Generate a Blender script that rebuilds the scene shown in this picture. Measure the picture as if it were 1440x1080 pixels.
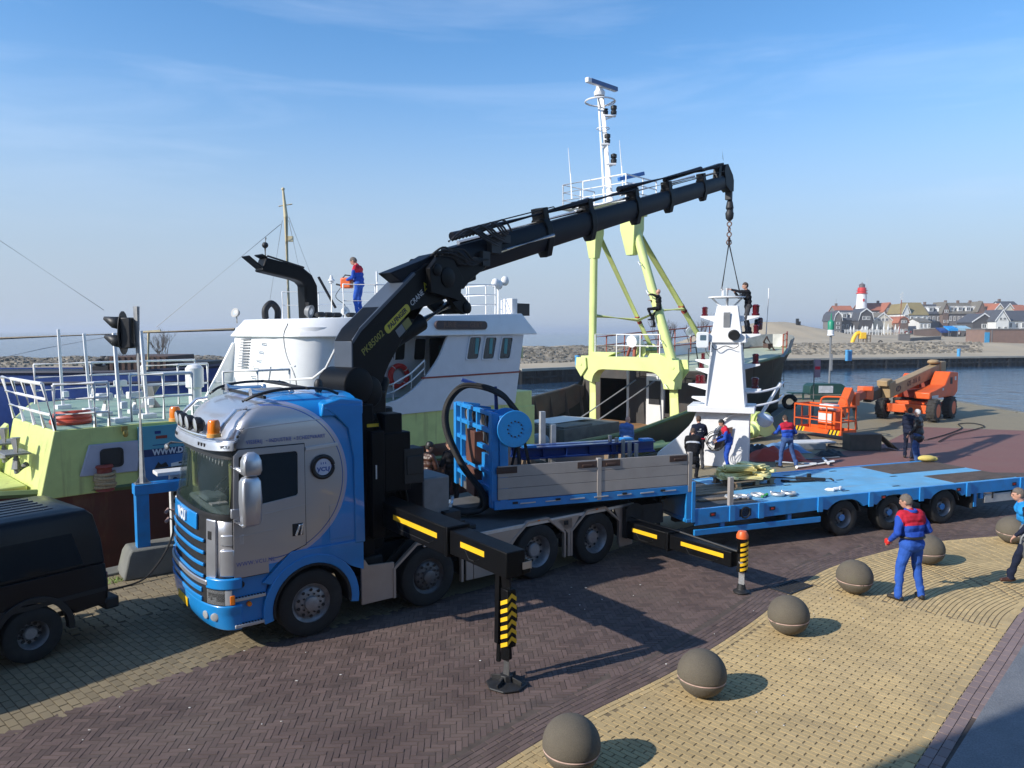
import bpy, bmesh, math, random
from mathutils import Vector, Matrix, Quaternion
from mathutils.geometry import tessellate_polygon
random.seed(7)
R_ = math.radians
SC = bpy.context.scene
COL = SC.collection
for _o in list(bpy.data.objects): bpy.data.objects.remove(_o)

# ------------------------------------------------------------------ camera, sky, sun, exposure
CAM_H, FPX, PITCH = 4.5, 1040.0, math.atan(74/1040.0)
cd = bpy.data.cameras.new('camera'); cam = bpy.data.objects.new('camera', cd); COL.objects.link(cam)
cd.sensor_width = 36; cd.lens = 36*FPX/1440; cd.clip_start = .1; cd.clip_end = 30000
cam.location = (0, 0, CAM_H); cam.rotation_euler = (math.pi/2-PITCH, 0, 0)
SC.camera = cam
SUN_EL, SUN_DIR = R_(30.5), R_(27.0)          # light travels towards +X, a little +Y
to_sun = Vector((-math.cos(SUN_DIR)*math.cos(SUN_EL), -math.sin(SUN_DIR)*math.cos(SUN_EL), math.sin(SUN_EL)))
W = bpy.data.worlds.new('World'); SC.world = W; W.use_nodes = True
nt = W.node_tree; nt.nodes.clear()
wo = nt.nodes.new('ShaderNodeOutputWorld'); bg = nt.nodes.new('ShaderNodeBackground')
sky = nt.nodes.new('ShaderNodeTexSky'); sky.sky_type = 'NISHITA'; sky.sun_disc = False
sky.sun_elevation = SUN_EL; sky.sun_rotation = math.atan2(to_sun.x, to_sun.y)
sky.altitude = 0; sky.air_density = 1.0; sky.dust_density = .35; sky.ozone_density = 3.0
bg.inputs['Strength'].default_value = .15
tc = nt.nodes.new('ShaderNodeTexCoord'); mp = nt.nodes.new('ShaderNodeMapping')
mp.inputs['Rotation'].default_value = (0, R_(-12), R_(25)); mp.inputs['Scale'].default_value = (1.1, 3.2, 9)
nz = nt.nodes.new('ShaderNodeTexNoise'); nz.inputs['Scale'].default_value = 1.7; nz.inputs['Detail'].default_value = 7
nz.inputs['Roughness'].default_value = .58; nz.inputs['Distortion'].default_value = .6
cr = nt.nodes.new('ShaderNodeValToRGB'); cr.color_ramp.elements[0].position = .50; cr.color_ramp.elements[1].position = .86
cr.color_ramp.elements[0].color = (0, 0, 0, 1); cr.color_ramp.elements[1].color = (.16, .16, .16, 1)
mxs = nt.nodes.new('ShaderNodeMix'); mxs.data_type = 'RGBA'
nt.links.new(tc.outputs['Generated'], mp.inputs['Vector']); nt.links.new(mp.outputs['Vector'], nz.inputs['Vector'])
nt.links.new(nz.outputs['Fac'], cr.inputs['Fac']); nt.links.new(cr.outputs['Color'], mxs.inputs['Factor'])
nt.links.new(sky.outputs['Color'], mxs.inputs[6]); mxs.inputs[7].default_value = (7.2, 7.6, 8.2, 1)
sepw = nt.nodes.new('ShaderNodeSeparateXYZ'); nt.links.new(tc.outputs['Generated'], sepw.inputs[0])
hr = nt.nodes.new('ShaderNodeMapRange'); hr.interpolation_type = 'SMOOTHERSTEP'; hr.inputs[1].default_value = -.02; hr.inputs[2].default_value = .40; hr.inputs[3].default_value = .95; hr.inputs[4].default_value = 0
nt.links.new(sepw.outputs[2], hr.inputs[0])
mxh = nt.nodes.new('ShaderNodeMix'); mxh.data_type = 'RGBA'; nt.links.new(hr.outputs[0], mxh.inputs['Factor']); hs_ = nt.nodes.new('ShaderNodeHueSaturation'); hs_.inputs['Saturation'].default_value = 1.22; hs_.inputs['Value'].default_value = 1.3; nt.links.new(mxs.outputs[2], hs_.inputs['Color']); nt.links.new(hs_.outputs['Color'], mxh.inputs[6]); mxh.inputs[7].default_value = (2.85, 3.4, 4.25, 1)
nt.links.new(mxh.outputs[2], bg.inputs['Color']); nt.links.new(bg.outputs['Background'], wo.inputs['Surface'])
sl = bpy.data.lights.new('sun', 'SUN'); so = bpy.data.objects.new('sun', sl); COL.objects.link(so)
sl.energy = 5.0; sl.angle = R_(.5); sl.color = (1, .95, .87)
so.rotation_euler = (-to_sun).to_track_quat('-Z', 'Y').to_euler()
SC.view_settings.view_transform = 'Standard'; SC.view_settings.look = 'None'
SC.view_settings.exposure = .10; SC.view_settings.gamma = 1; SC.view_settings.use_curve_mapping = False
SC.render.engine = 'CYCLES'

# ------------------------------------------------------------------ geometry helpers
def ray(u, v):
    a = (u-720)/FPX; b = -(v-540)/FPX
    return (a, math.cos(PITCH)+b*math.sin(PITCH), -math.sin(PITCH)+b*math.cos(PITCH))
def G(u, v, z=0.0):
    d = ray(u, v); k = (z-CAM_H)/d[2]; return Vector((d[0]*k, d[1]*k, z))
def PY(u, v, Y):
    d = ray(u, v); k = Y/d[1]; return Vector((d[0]*k, Y, CAM_H+d[2]*k))
class Frame:
    def __init__(s, o, ang): s.o = o; s.ang = R_(ang); s.c = math.cos(s.ang); s.s = math.sin(s.ang)
    def w(s, t, n, z=0): return Vector((s.o[0]+t*s.c-n*s.s, s.o[1]+t*s.s+n*s.c, z))
    def loc(s, p):
        x = p[0]-s.o[0]; y = p[1]-s.o[1]; return Vector((x*s.c+y*s.s, -x*s.s+y*s.c, p[2]))
TR = Frame((-2.96, 10.66), 36.75)      # truck: t runs to its rear, n away from the street
SH = Frame((-8.63, 13.41), 46.0)       # fishing ship: t runs to the bow
TL = Frame((-.284, 13.22), 20.23)      # trailer

def V(*a): return Vector(a)
def catmull(P, n=8):
    P = [Vector(p) for p in P]; Q = [2*P[0]-P[1]]+P+[2*P[-1]-P[-2]]; out = []
    for i in range(1, len(Q)-2):
        a, b, c, d = Q[i-1:i+3]
        for k in range(n):
            t = k/n
            out.append(.5*((2*b)+(c-a)*t+(2*a-5*b+4*c-d)*t*t+(3*b-a-3*c+d)*t**3))
    out.append(P[-1]); return out
def basis(d):
    d = Vector(d).normalized(); u = Vector((0, 0, 1)) if abs(d.z) < .95 else Vector((1, 0, 0))
    x = d.cross(u).normalized(); return x, x.cross(d).normalized()
class MB:
    def __init__(s): s.v = []; s.f = []; s.m = []
    def add(s, vs, fs, m=0):
        b = len(s.v); s.v += [tuple(p) for p in vs]
        s.f += [tuple(i+b for i in f) for f in fs]; s.m += [m]*len(fs); return s
    def box(s, c, size, m=0, rot=None):
        hx, hy, hz = size[0]/2, size[1]/2, size[2]/2
        vs = [Vector((x, y, z)) for x in (-hx, hx) for y in (-hy, hy) for z in (-hz, hz)]
        if rot is not None: vs = [rot @ p for p in vs]
        c = Vector(c)
        return s.add([p+c for p in vs], [(0, 1, 3, 2), (4, 6, 7, 5), (0, 4, 5, 1), (2, 3, 7, 6), (0, 2, 6, 4), (1, 5, 7, 3)], m)
    def bx(s, a, b, m=0):
        return s.box([(a[i]+b[i])/2 for i in range(3)], [abs(b[i]-a[i]) for i in range(3)], m)
    def bar(s, p, q, w, h, m=0, up=(0, 0, 1)):
        p = Vector(p); q = Vector(q); d = (q-p).normalized(); up = Vector(up)
        if abs(d.dot(up)) > .98: up = Vector((1, 0, 0))
        x = d.cross(up).normalized(); y = x.cross(d)
        vs = [e+x*(a*w/2)+y*(b*h/2) for e in (p, q) for a, b in ((-1, -1), (1, -1), (1, 1), (-1, 1))]
        return s.add(vs, [(3, 2, 1, 0), (4, 5, 6, 7), (0, 1, 5, 4), (1, 2, 6, 5), (2, 3, 7, 6), (3, 0, 4, 7)], m)
    def tube(s, pts, r, n=8, m=0, closed=False):
        pts = [Vector(p) for p in pts]; N = len(pts); rs = r if isinstance(r, (list, tuple)) else [r]*N
        rings = []; x = None
        for i, p in enumerate(pts):
            a = pts[(i-1) % N] if (closed or i > 0) else p; b = pts[(i+1) % N] if (closed or i < N-1) else p
            d = (b-a)
            if d.length < 1e-9: d = Vector((0, 0, 1))
            d.normalize()
            if x is None: x, y = basis(d)
            else:
                x = (x-d*x.dot(d))
                if x.length < 1e-6: x, y = basis(d)
                x.normalize(); y = d.cross(x)
            rings.append([p+(x*math.cos(2*math.pi*k/n)+y*math.sin(2*math.pi*k/n))*rs[i] for k in range(n)])
        return s.loft(rings, caps=not closed, loop=closed, m=m)
    def loft(s, rings, caps=True, loop=False, m=0, closed=True):
        n = len(rings[0]); vs = [p for r in rings for p in r]; fs = []; N = len(rings)
        for i in range(N if loop else N-1):
            j = (i+1) % N
            for k in range(n if closed else n-1):
                l = (k+1) % n; fs.append((i*n+k, i*n+l, j*n+l, j*n+k))
        if caps and not loop: fs += [tuple(range(n-1, -1, -1)), tuple((N-1)*n+k for k in range(n))]
        return s.add(vs, fs, m)
    def cyl(s, p, q, r, r2=None, n=16, m=0):
        return s.tube([p, q], [r, r if r2 is None else r2], n, m)
    def lathe(s, o, ax, prof, n=24, m=0, caps=True):
        o = Vector(o); d = Vector(ax).normalized(); x, y = basis(d)
        rings = [[o+d*h+(x*math.cos(2*math.pi*k/n)+y*math.sin(2*math.pi*k/n))*max(r, 1e-4) for k in range(n)] for r, h in prof]
        return s.loft(rings, caps=caps, m=m)
    def sph(s, c, r, nu=16, nv=10, m=0):
        r = (r, r, r) if not isinstance(r, (tuple, list)) else r; c = Vector(c); rings = []
        for j in range(1, nv):
            t = math.pi*j/nv
            rings.append([c+Vector((r[0]*math.sin(t)*math.cos(2*math.pi*k/nu), r[1]*math.sin(t)*math.sin(2*math.pi*k/nu), -r[2]*math.cos(t))) for k in range(nu)])
        return s.loft(rings, m=m)
    def torus(s, c, ax, R, r, n=24, k=8, m=0):
        x, y = basis(ax); c = Vector(c)
        return s.tube([c+(x*math.cos(2*math.pi*i/n)+y*math.sin(2*math.pi*i/n))*R for i in range(n)], r, k, m, closed=True)
    def plate(s, outer, holes, fn, d0, d1, m=0):
        loops = [outer]+list(holes); flat = [p for l in loops for p in l]; N = len(flat)
        tris = tessellate_polygon([[Vector((p[0], p[1], 0)) for p in l] for l in loops])
        vs = [fn(p[0], p[1], d0) for p in flat]+[fn(p[0], p[1], d1) for p in flat]
        fs = [tuple(t) for t in tris]+[tuple(i+N for i in reversed(t)) for t in tris]; b = 0
        for l in loops:
            n = len(l)
            for k in range(n): fs.append((b+k, b+(k+1) % n, N+b+(k+1) % n, N+b+k))
            b += n
        return s.add(vs, fs, m)
    def build(s, name, mats, parent=None, bev=0, smooth=35, seg=2, clean=True):
        me = bpy.data.meshes.new(name); me.from_pydata(s.v, [], s.f)
        for mt in (mats if isinstance(mats, (list, tuple)) else [mats]): me.materials.append(mt)
        if any(s.m): me.polygons.foreach_set('material_index', s.m)
        if clean:
            bm = bmesh.new(); bm.from_mesh(me); bmesh.ops.recalc_face_normals(bm, faces=bm.faces); bm.to_mesh(me); bm.free()
        if smooth:
            me.shade_smooth(); me.set_sharp_from_angle(angle=R_(smooth))
        o = bpy.data.objects.new(name, me); COL.objects.link(o)
        if parent is not None: o.parent = parent
        if bev:
            md = o.modifiers.new('bevel', 'BEVEL'); md.width = bev; md.segments = seg; md.limit_method = 'ANGLE'; md.angle_limit = R_(38); md.harden_normals = False
        return o
def tag(o, label=None, cat=None, group=None, kind=None):
    if label: o['label'] = label
    if cat: o['category'] = cat
    if group: o['group'] = group
    if kind: o['kind'] = kind
    return o
def thing(name, label, cat, loc=(0, 0, 0), rz=0.0, group=None):
    o = bpy.data.objects.new(name, None); COL.objects.link(o); o.location = loc; o.rotation_euler = (0, 0, rz); o.empty_display_size = .2
    return tag(o, label, cat, group)
def framed(name, label, cat, F, group=None): return thing(name, label, cat, (F.o[0], F.o[1], 0), F.ang, group)
def dup(root, loc, rz=None, label=None, scale=None):
    kids = {}
    for o in bpy.data.objects:
        if o.parent: kids.setdefault(o.parent, []).append(o)
    def cp(o, par):
        c = o.copy(); COL.objects.link(c)
        if par is not None: c.parent = par
        for k in kids.get(o, []): cp(k, c)
        return c
    r = cp(root, None); r.location = loc
    if rz is not None: r.rotation_euler = (0, 0, rz)
    if scale: r.scale = (scale,)*3
    if label: r['label'] = label
    return r
def text(s, size, mat, parent, M4, name='lettering', depth=.002, align='CENTER', sx=1, bold=0.0, shear=0, space=1):
    c = bpy.data.curves.new('t', 'FONT'); c.body = s; c.size = size; c.align_x = align; c.align_y = 'CENTER'; c.extrude = depth; c.offset = bold; c.shear = shear; c.space_character = space
    c.resolution_u = 2
    t = bpy.data.objects.new('t', c); me = bpy.data.meshes.new_from_object(t); bpy.data.objects.remove(t); bpy.data.curves.remove(c)
    for v in me.vertices: v.co.x *= sx
    me.transform(M4); me.materials.clear(); me.materials.append(mat); me.name = name
    o = bpy.data.objects.new(name, me); COL.objects.link(o)
    if parent is not None: o.parent = parent
    return o
def axes(o, x, y):
    x = Vector(x).normalized(); y = Vector(y).normalized(); z = x.cross(y); M4 = Matrix.Identity(4)
    for i in range(3): M4[i][0] = x[i]; M4[i][1] = y[i]; M4[i][2] = z[i]; M4[i][3] = o[i]
    return M4
def rrect(x0, y0, x1, y1, r, n=4):
    out = []
    for cx, cy, a in ((x1-r, y1-r, 0), (x0+r, y1-r, 90), (x0+r, y0+r, 180), (x1-r, y0+r, 270)):
        for k in range(n+1):
            t = R_(a+90*k/n); out.append((cx+r*math.cos(t), cy+r*math.sin(t)))
    return out
def inpoly(x, y, P):
    c = False; j = len(P)-1
    for i in range(len(P)):
        xi, yi = P[i][0], P[i][1]; xj, yj = P[j][0], P[j][1]
        if (yi > y) != (yj > y) and x < (xj-xi)*(y-yi)/(yj-yi)+xi: c = not c
        j = i
    return c

# ------------------------------------------------------------------ materials
MT = {}
def mat(name, col, rough=.5, metal=0.0, var=.12, vs=3.0, bump=0.0, bs=60.0, coat=0.0, dirt=None, dirt_amt=0.0, ds=1.2, island=0.0, objrand=0.0, spec=.5, grain=0.0, gs=200.0, emit=0.0, alpha=1.0, trans=0.0, world=False, streak=None):
    if name in MT: return MT[name]
    m = bpy.data.materials.new(name); m.use_nodes = True; t = m.node_tree; N = t.nodes; L = t.links
    b = N['Principled BSDF']; b.inputs['Roughness'].default_value = rough; b.inputs['Metallic'].default_value = metal
    b.inputs['Coat Weight'].default_value = coat; b.inputs['Coat Roughness'].default_value = .06; b.inputs['Specular IOR Level'].default_value = spec
    if emit: b.inputs['Emission Color'].default_value = (*col, 1); b.inputs['Emission Strength'].default_value = emit
    if trans: b.inputs['Transmission Weight'].default_value = trans
    if alpha < 1: b.inputs['Alpha'].default_value = alpha
    co = N.new('ShaderNodeNewGeometry').outputs['Position'] if world else N.new('ShaderNodeTexCoord').outputs['Object']
    n1 = N.new('ShaderNodeTexNoise'); n1.inputs['Scale'].default_value = vs; n1.inputs['Detail'].default_value = 5; L.new(co, n1.inputs['Vector'])
    hsv = N.new('ShaderNodeHueSaturation'); hsv.inputs['Color'].default_value = (*col, 1)
    mr = N.new('ShaderNodeMapRange'); mr.inputs[1].default_value = .25; mr.inputs[2].default_value = .75; mr.inputs[3].default_value = 1-var; mr.inputs[4].default_value = 1+var
    L.new(n1.outputs['Fac'], mr.inputs[0]); val = mr.outputs[0]
    def mul(a, src, amt):
        r2 = N.new('ShaderNodeMapRange'); r2.inputs[3].default_value = 1-amt; r2.inputs[4].default_value = 1+amt; L.new(src, r2.inputs[0])
        q = N.new('ShaderNodeMath'); q.operation = 'MULTIPLY'; L.new(a, q.inputs[0]); L.new(r2.outputs[0], q.inputs[1]); return q.outputs[0]
    if island: val = mul(val, N.new('ShaderNodeNewGeometry').outputs['Random Per Island'], island)
    if objrand: val = mul(val, N.new('ShaderNodeObjectInfo').outputs['Random'], objrand)
    if grain:
        g = N.new('ShaderNodeTexNoise'); g.inputs['Scale'].default_value = gs; g.inputs['Detail'].default_value = 2; L.new(co, g.inputs['Vector']); val = mul(val, g.outputs['Fac'], grain)
    L.new(val, hsv.inputs['Value']); out = hsv.outputs['Color']
    if dirt is not None:
        n2 = N.new('ShaderNodeTexNoise'); n2.inputs['Scale'].default_value = ds; n2.inputs['Detail'].default_value = 8; n2.inputs['Roughness'].default_value = .65; L.new(co, n2.inputs['Vector'])
        r = N.new('ShaderNodeValToRGB'); r.color_ramp.elements[0].position = .48; r.color_ramp.elements[1].position = .75
        r.color_ramp.elements[1].color = (dirt_amt,)*3+(1,); L.new(n2.outputs['Fac'], r.inputs['Fac'])
        mx = N.new('ShaderNodeMix'); mx.data_type = 'RGBA'; L.new(r.outputs['Color'], mx.inputs['Factor']); L.new(out, mx.inputs[6]); mx.inputs[7].default_value = (*dirt, 1); out = mx.outputs[2]
    if streak:
        sm_ = N.new('ShaderNodeMapping'); sm_.inputs['Scale'].default_value = streak[0]; L.new(co, sm_.inputs['Vector']); n4 = N.new('ShaderNodeTexNoise'); n4.inputs['Scale'].default_value = 1; n4.inputs['Detail'].default_value = 5; n4.inputs['Roughness'].default_value = .6; L.new(sm_.outputs['Vector'], n4.inputs['Vector'])
        r4 = N.new('ShaderNodeValToRGB'); r4.color_ramp.elements[0].position = streak[3]; r4.color_ramp.elements[1].position = streak[3]+.14; r4.color_ramp.elements[1].color = (streak[2],)*3+(1,); L.new(n4.outputs['Fac'], r4.inputs['Fac'])
        m4 = N.new('ShaderNodeMix'); m4.data_type = 'RGBA'; L.new(r4.outputs['Color'], m4.inputs['Factor']); L.new(out, m4.inputs[6]); m4.inputs[7].default_value = (*streak[1], 1); out = m4.outputs[2]
    L.new(out, b.inputs['Base Color'])
    rr = N.new('ShaderNodeMapRange'); rr.inputs[3].default_value = max(.02, rough-.07); rr.inputs[4].default_value = min(1, rough+.1); L.new(n1.outputs['Fac'], rr.inputs[0]); L.new(rr.outputs[0], b.inputs['Roughness'])
    if bump:
        n3 = N.new('ShaderNodeTexNoise'); n3.inputs['Scale'].default_value = bs; n3.inputs['Detail'].default_value = 4; L.new(co, n3.inputs['Vector'])
        bp = N.new('ShaderNodeBump'); bp.inputs['Strength'].default_value = bump; bp.inputs['Distance'].default_value = .02; L.new(n3.outputs['Fac'], bp.inputs['Height']); L.new(bp.outputs['Normal'], b.inputs['Normal'])
    MT[name] = m; return m
BLUE = mat('blue_paint', (.012, .25, .64), .3, var=.06, coat=.5, dirt=(.05, .10, .2), dirt_amt=.25)
TBLUE = mat('trailer_blue', (.016, .245, .62), .42, var=.1, coat=.15, dirt=(.05, .09, .16), dirt_amt=.45, ds=2.5)
DECKBLUE = mat('worn_deck_blue', (.14, .40, .62), .6, var=.14, vs=2, dirt=(.17, .27, .34), dirt_amt=.6, ds=1.8, bump=.15, streak=((.8, 9, 9), (.26, .36, .42), .6, .54))
NAVY = mat('navy_paint', (.012, .04, .19), .35, var=.1, coat=.2)
SILVER = mat('silver_metal', (.60, .61, .64), .32, .75, var=.08)
ALU = mat('aluminium', (.62, .61, .59), .45, .55, var=.1, vs=8, dirt=(.25, .22, .19), dirt_amt=.4)
STEEL = mat('bright_steel', (.75, .76, .78), .2, .75, var=.05)
BEIGE = mat('beige_metal_panel', (.42, .345, .29), .42, .35, var=.08)
BOARD = mat('grey_board', (.43, .39, .355), .55, .25, var=.08, vs=6, dirt=(.28, .24, .21), dirt_amt=.5, ds=3)
BLACK = mat('crane_black', (.0045, .0047, .0055), .45, var=.2, spec=.14)
BOOMNAVY = mat('crane_boom_paint', (.005, .0065, .012), .45, var=.2, spec=.14)
DARK = mat('dark_steel', (.022, .022, .023), .55, .2, var=.3, vs=10)
RUBBER = mat('rubber', (.017, .0165, .016), .8, var=.25, vs=14, dirt=(.06, .052, .045), dirt_amt=.4, ds=4)
PLAST = mat('black_plastic', (.013, .013, .014), .5, var=.1)
GREYPAINT = mat('grey_steel', (.20, .205, .21), .5, .2, var=.15, vs=6)
DECKGREY = mat('deck_grey', (.085, .085, .088), .7, var=.2, vs=4, dirt=(.14, .13, .12), dirt_amt=.4)
RIM = mat('wheel_rim', (.34, .34, .35), .45, .5, var=.2, vs=9, dirt=(.07, .06, .05), dirt_amt=.6, ds=6)
YEL = mat('yellow_marking', (.85, .50, .015), .45, var=.06)
ORANGE = mat('orange_paint', (.72, .105, .014), .42, var=.12, vs=3, dirt=(.36, .10, .03), dirt_amt=.4)
ORL = mat('orange_lens', (.9, .22, .01), .15, var=.05, coat=.5)
WHITE = mat('white_paint', (.80, .80, .79), .38, var=.04, dirt=(.66, .63, .58), dirt_amt=.35, ds=1.0, streak=((4, 4, .3), (.52, .45, .36), .35, .6))
WHITECLEAN = mat('white_mast_paint', (.80, .80, .80), .35, var=.03)
WGREY = mat('offwhite', (.66, .66, .64), .5, var=.06)
LIME = mat('lime_paint', (.60, .66, .23), .45, var=.08, dirt=(.36, .41, .15), dirt_amt=.4, ds=1.4, streak=((5, 5, .35), (.24, .19, .08), .55, .58))
PALELIME = mat('pale_lime_paint', (.66, .735, .28), .45, var=.06, dirt=(.50, .53, .22), dirt_amt=.35)
HULLRED = mat('hull_red', (.085, .019, .013), .6, var=.25, vs=2, dirt=(.05, .02, .015), dirt_amt=.6, bump=.1, bs=10, streak=((3, 3, .4), (.15, .075, .04), .6, .55))
HULLDARK = mat('hull_dark_green', (.022, .027, .017), .55, var=.3, vs=2, dirt=(.06, .03, .02), dirt_amt=.6)
RUSTDECK = mat('rusty_deck', (.30, .155, .06), .85, var=.3, vs=2, dirt=(.14, .085, .05), dirt_amt=.8, ds=1.5, bump=.4, bs=15)
BULWIN = mat('bulwark_inner', (.105, .095, .075), .7, var=.25, vs=2, dirt=(.17, .085, .045), dirt_amt=.7, ds=1.2)
GREENDECK = mat('green_deck', (.245, .36, .28), .7, var=.15, vs=2, dirt=(.33, .34, .25), dirt_amt=.5)
REDOX = mat('red_oxide', (.25, .035, .02), .6, var=.25, vs=5)
BRIGHTRED = mat('bright_red', (.60, .03, .025), .45, var=.1)
LAMPRED = mat('red_lamp', (.10, .005, .010), .25, var=.1, coat=.4)
CREAM = mat('cream_mast', (.60, .50, .30), .5, var=.12, vs=3)
WOOD = mat('worn_wood', (.23, .165, .105), .8, var=.3, vs=7, bump=.3, bs=30)
ROPE = mat('rope', (.42, .30, .17), .9, var=.25, vs=30, bump=.4, bs=150)
GLASS = mat('dark_glass', (.012, .016, .018), .05, var=.1, spec=.8)
TEAL = mat('teal_blind', (.05, .25, .27), .5, var=.1)
CONC = mat('concrete_block', (.155, .155, .14), .88, var=.2, vs=3, dirt=(.20, .20, .14), dirt_amt=.5, bump=.4, bs=40)
GALV = mat('galvanised', (.30, .31, .32), .5, .5, var=.15, vs=12)
BLUESHIP = mat('blue_ship_hull', (.012, .045, .20), .4, var=.12, dirt=(.02, .03, .08), dirt_amt=.4)
RUSTBROWN = mat('rusty_brown', (.085, .05, .038), .8, var=.3, vs=2)
SLING = mat('yellow_sling', (.88, .78, .36), .75, var=.15, vs=12, bump=.3, bs=60)
GREENF = mat('sea_green_steel', (.012, .05, .04), .5, var=.15)
TAN = mat('tan_boom_paint', (.37, .255, .13), .55, var=.15, vs=3, dirt=(.25, .17, .09), dirt_amt=.5)
def glassmat(name, tint, alpha):
    m = mat(name, tint, .03, spec=.6, alpha=alpha); return m
WSGLASS = glassmat('windscreen_glass', (.03, .05, .05), .30)
LENS = mat('clear_lens', (.55, .57, .58), .08, .3, var=.05, coat=.6)
# ------------------------------------------------------------------ ground, water, paving
def project(p):
    x, y, z = p[0], p[1], p[2]-CAM_H
    yc = y*math.cos(PITCH)-z*math.sin(PITCH); zc = y*math.sin(PITCH)+z*math.cos(PITCH)
    if yc < .3: return (-9999, -9999)
    return (720+FPX*x/yc, 540-FPX*zc/yc)
def pavemat(name, c1, c2, scale, mortar, sq=.5, rough=.85, dirt=(.1, .09, .07)):
    m = bpy.data.materials.new(name); m.use_nodes = True; t = m.node_tree; N = t.nodes; L = t.links; b = N['Principled BSDF']; b.inputs['Roughness'].default_value = rough
    co = N.new('ShaderNodeTexCoord').outputs['Object']; mp_ = N.new('ShaderNodeMapping'); mp_.inputs['Rotation'].default_value = (0, 0, R_(37)); L.new(co, mp_.inputs['Vector'])
    br = N.new('ShaderNodeTexBrick'); br.inputs['Scale'].default_value = scale; br.inputs['Color1'].default_value = (*c1, 1); br.inputs['Color2'].default_value = (*c2, 1); br.inputs['Mortar'].default_value = (*mortar, 1); br.inputs['Mortar Size'].default_value = .012
    L.new(mp_.outputs['Vector'], br.inputs['Vector'])
    n = N.new('ShaderNodeTexNoise'); n.inputs['Scale'].default_value = .45; n.inputs['Detail'].default_value = 8; n.inputs['Roughness'].default_value = .7; L.new(co, n.inputs['Vector'])
    r = N.new('ShaderNodeValToRGB'); r.color_ramp.elements[0].position = .42; r.color_ramp.elements[1].position = .72; r.color_ramp.elements[1].color = (.55, .55, .55, 1); L.new(n.outputs['Fac'], r.inputs['Fac'])
    mx = N.new('ShaderNodeMix'); mx.data_type = 'RGBA'; L.new(r.outputs['Color'], mx.inputs['Factor']); L.new(br.outputs['Color'], mx.inputs[6]); mx.inputs[7].default_value = (*dirt, 1)
    L.new(mx.outputs[2], b.inputs['Base Color']); return m
APRON = pavemat('apron_paving', (.30, .245, .145), (.25, .205, .125), 4.8, (.16, .13, .09), dirt=(.20, .175, .125))
REDPAVE = pavemat('red_paving', (.235, .105, .085), (.20, .09, .075), 4.8, (.11, .06, .05), dirt=(.20, .125, .10))
ROADBED = mat('road_joint', (.088, .066, .054), .95, var=.35, vs=6)
WALKBED = mat('walk_joint', (.19, .14, .075), .95, var=.3, vs=6)
BRICK = mat('purple_brick', (.130, .087, .075), .78, var=.24, vs=.9, island=.26, objrand=.22, bump=.25, bs=90, dirt=(.135, .104, .084), dirt_amt=.7, ds=.45, world=True, streak=((.7, .9, 1), (.035, .028, .026), .65, .60))
YBRICK = mat('yellow_brick', (.475, .345, .165), .82, var=.14, vs=.8, island=.11, objrand=.1, bump=.25, bs=90, dirt=(.30, .235, .145), dirt_amt=.5, ds=.5, world=True, streak=((1.1, .8, 1), (.23, .185, .12), .45, .58))
TANBRICK = mat('tan_brick', (.235, .185, .11), .85, var=.15, vs=.8, island=.12, objrand=.12, bump=.3, bs=80, dirt=(.15, .12, .08), dirt_amt=.6, ds=.8, world=True)
LILACBRICK = mat('lilac_paver', (.25, .18, .165), .8, var=.12, vs=1, island=.14, objrand=.12, bump=.2, bs=80, dirt=(.24, .19, .17), dirt_amt=.5)
SLABM = mat('grey_slab', (.17, .175, .185), .75, var=.14, vs=2.5, bump=.6, bs=45, dirt=(.27, .27, .27), dirt_amt=.75, ds=.9, grain=.5, gs=60)
QUAYW = mat('quay_wall', (.10, .095, .08), .9, var=.3, vs=.8)
def sheet(name, P, z, m, parent=None, kind='structure', z0=None):
    mb = MB()
    if z0 is None:
        tr = tessellate_polygon([[Vector((p[0], p[1], 0)) for p in P]]); mb.add([(p[0], p[1], z) for p in P], [tuple(t) for t in tr])
    else: mb.plate([(p[0], p[1]) for p in P], [], lambda a, b, d: Vector((a, b, d)), z0, z)
    o = mb.build(name, m, parent, smooth=0)
    if kind: tag(o, kind=kind)
    # make sure that sheets face up
    if z0 is None and o.data.polygons[0].normal.z < 0: o.data.flip_normals()
    return o
q0, q1 = SH.w(-32, -.5), SH.w(23, -.5)
QUAY = [q0, q1, SH.w(32, 1.3), SH.w(38, 3.1), (16.9, 47), (18, 52), (25, 53.8), (28.8, 47.7), (28.5, 41), (29.8, 36.5), (40, 31), (80, 26), (80, -60), (-60, -60), (-60, q0[1])]
quay = sheet('quay', QUAY, -.014, [APRON], z0=-2.6)
edge = MB()
EP = [Vector((p[0], p[1], 0)) for p in QUAY[:12]]
for a, b in zip(EP[:-1], EP[1:]):
    n = max(1, int((b-a).length/2.0))
    for k in range(n):
        p = a+(b-a)*(k/n); q = a+(b-a)*((k+1)/n); d = (q-p).normalized(); x = Vector((d.y, -d.x, 0))
        edge.bar(p+d*.01+x*.22+V(0, 0, .0), q-d*.01+x*.22, .42, .1)
edge.build('coping_stone', CONC, quay, bev=.02)['kind'] = 'stuff'

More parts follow.
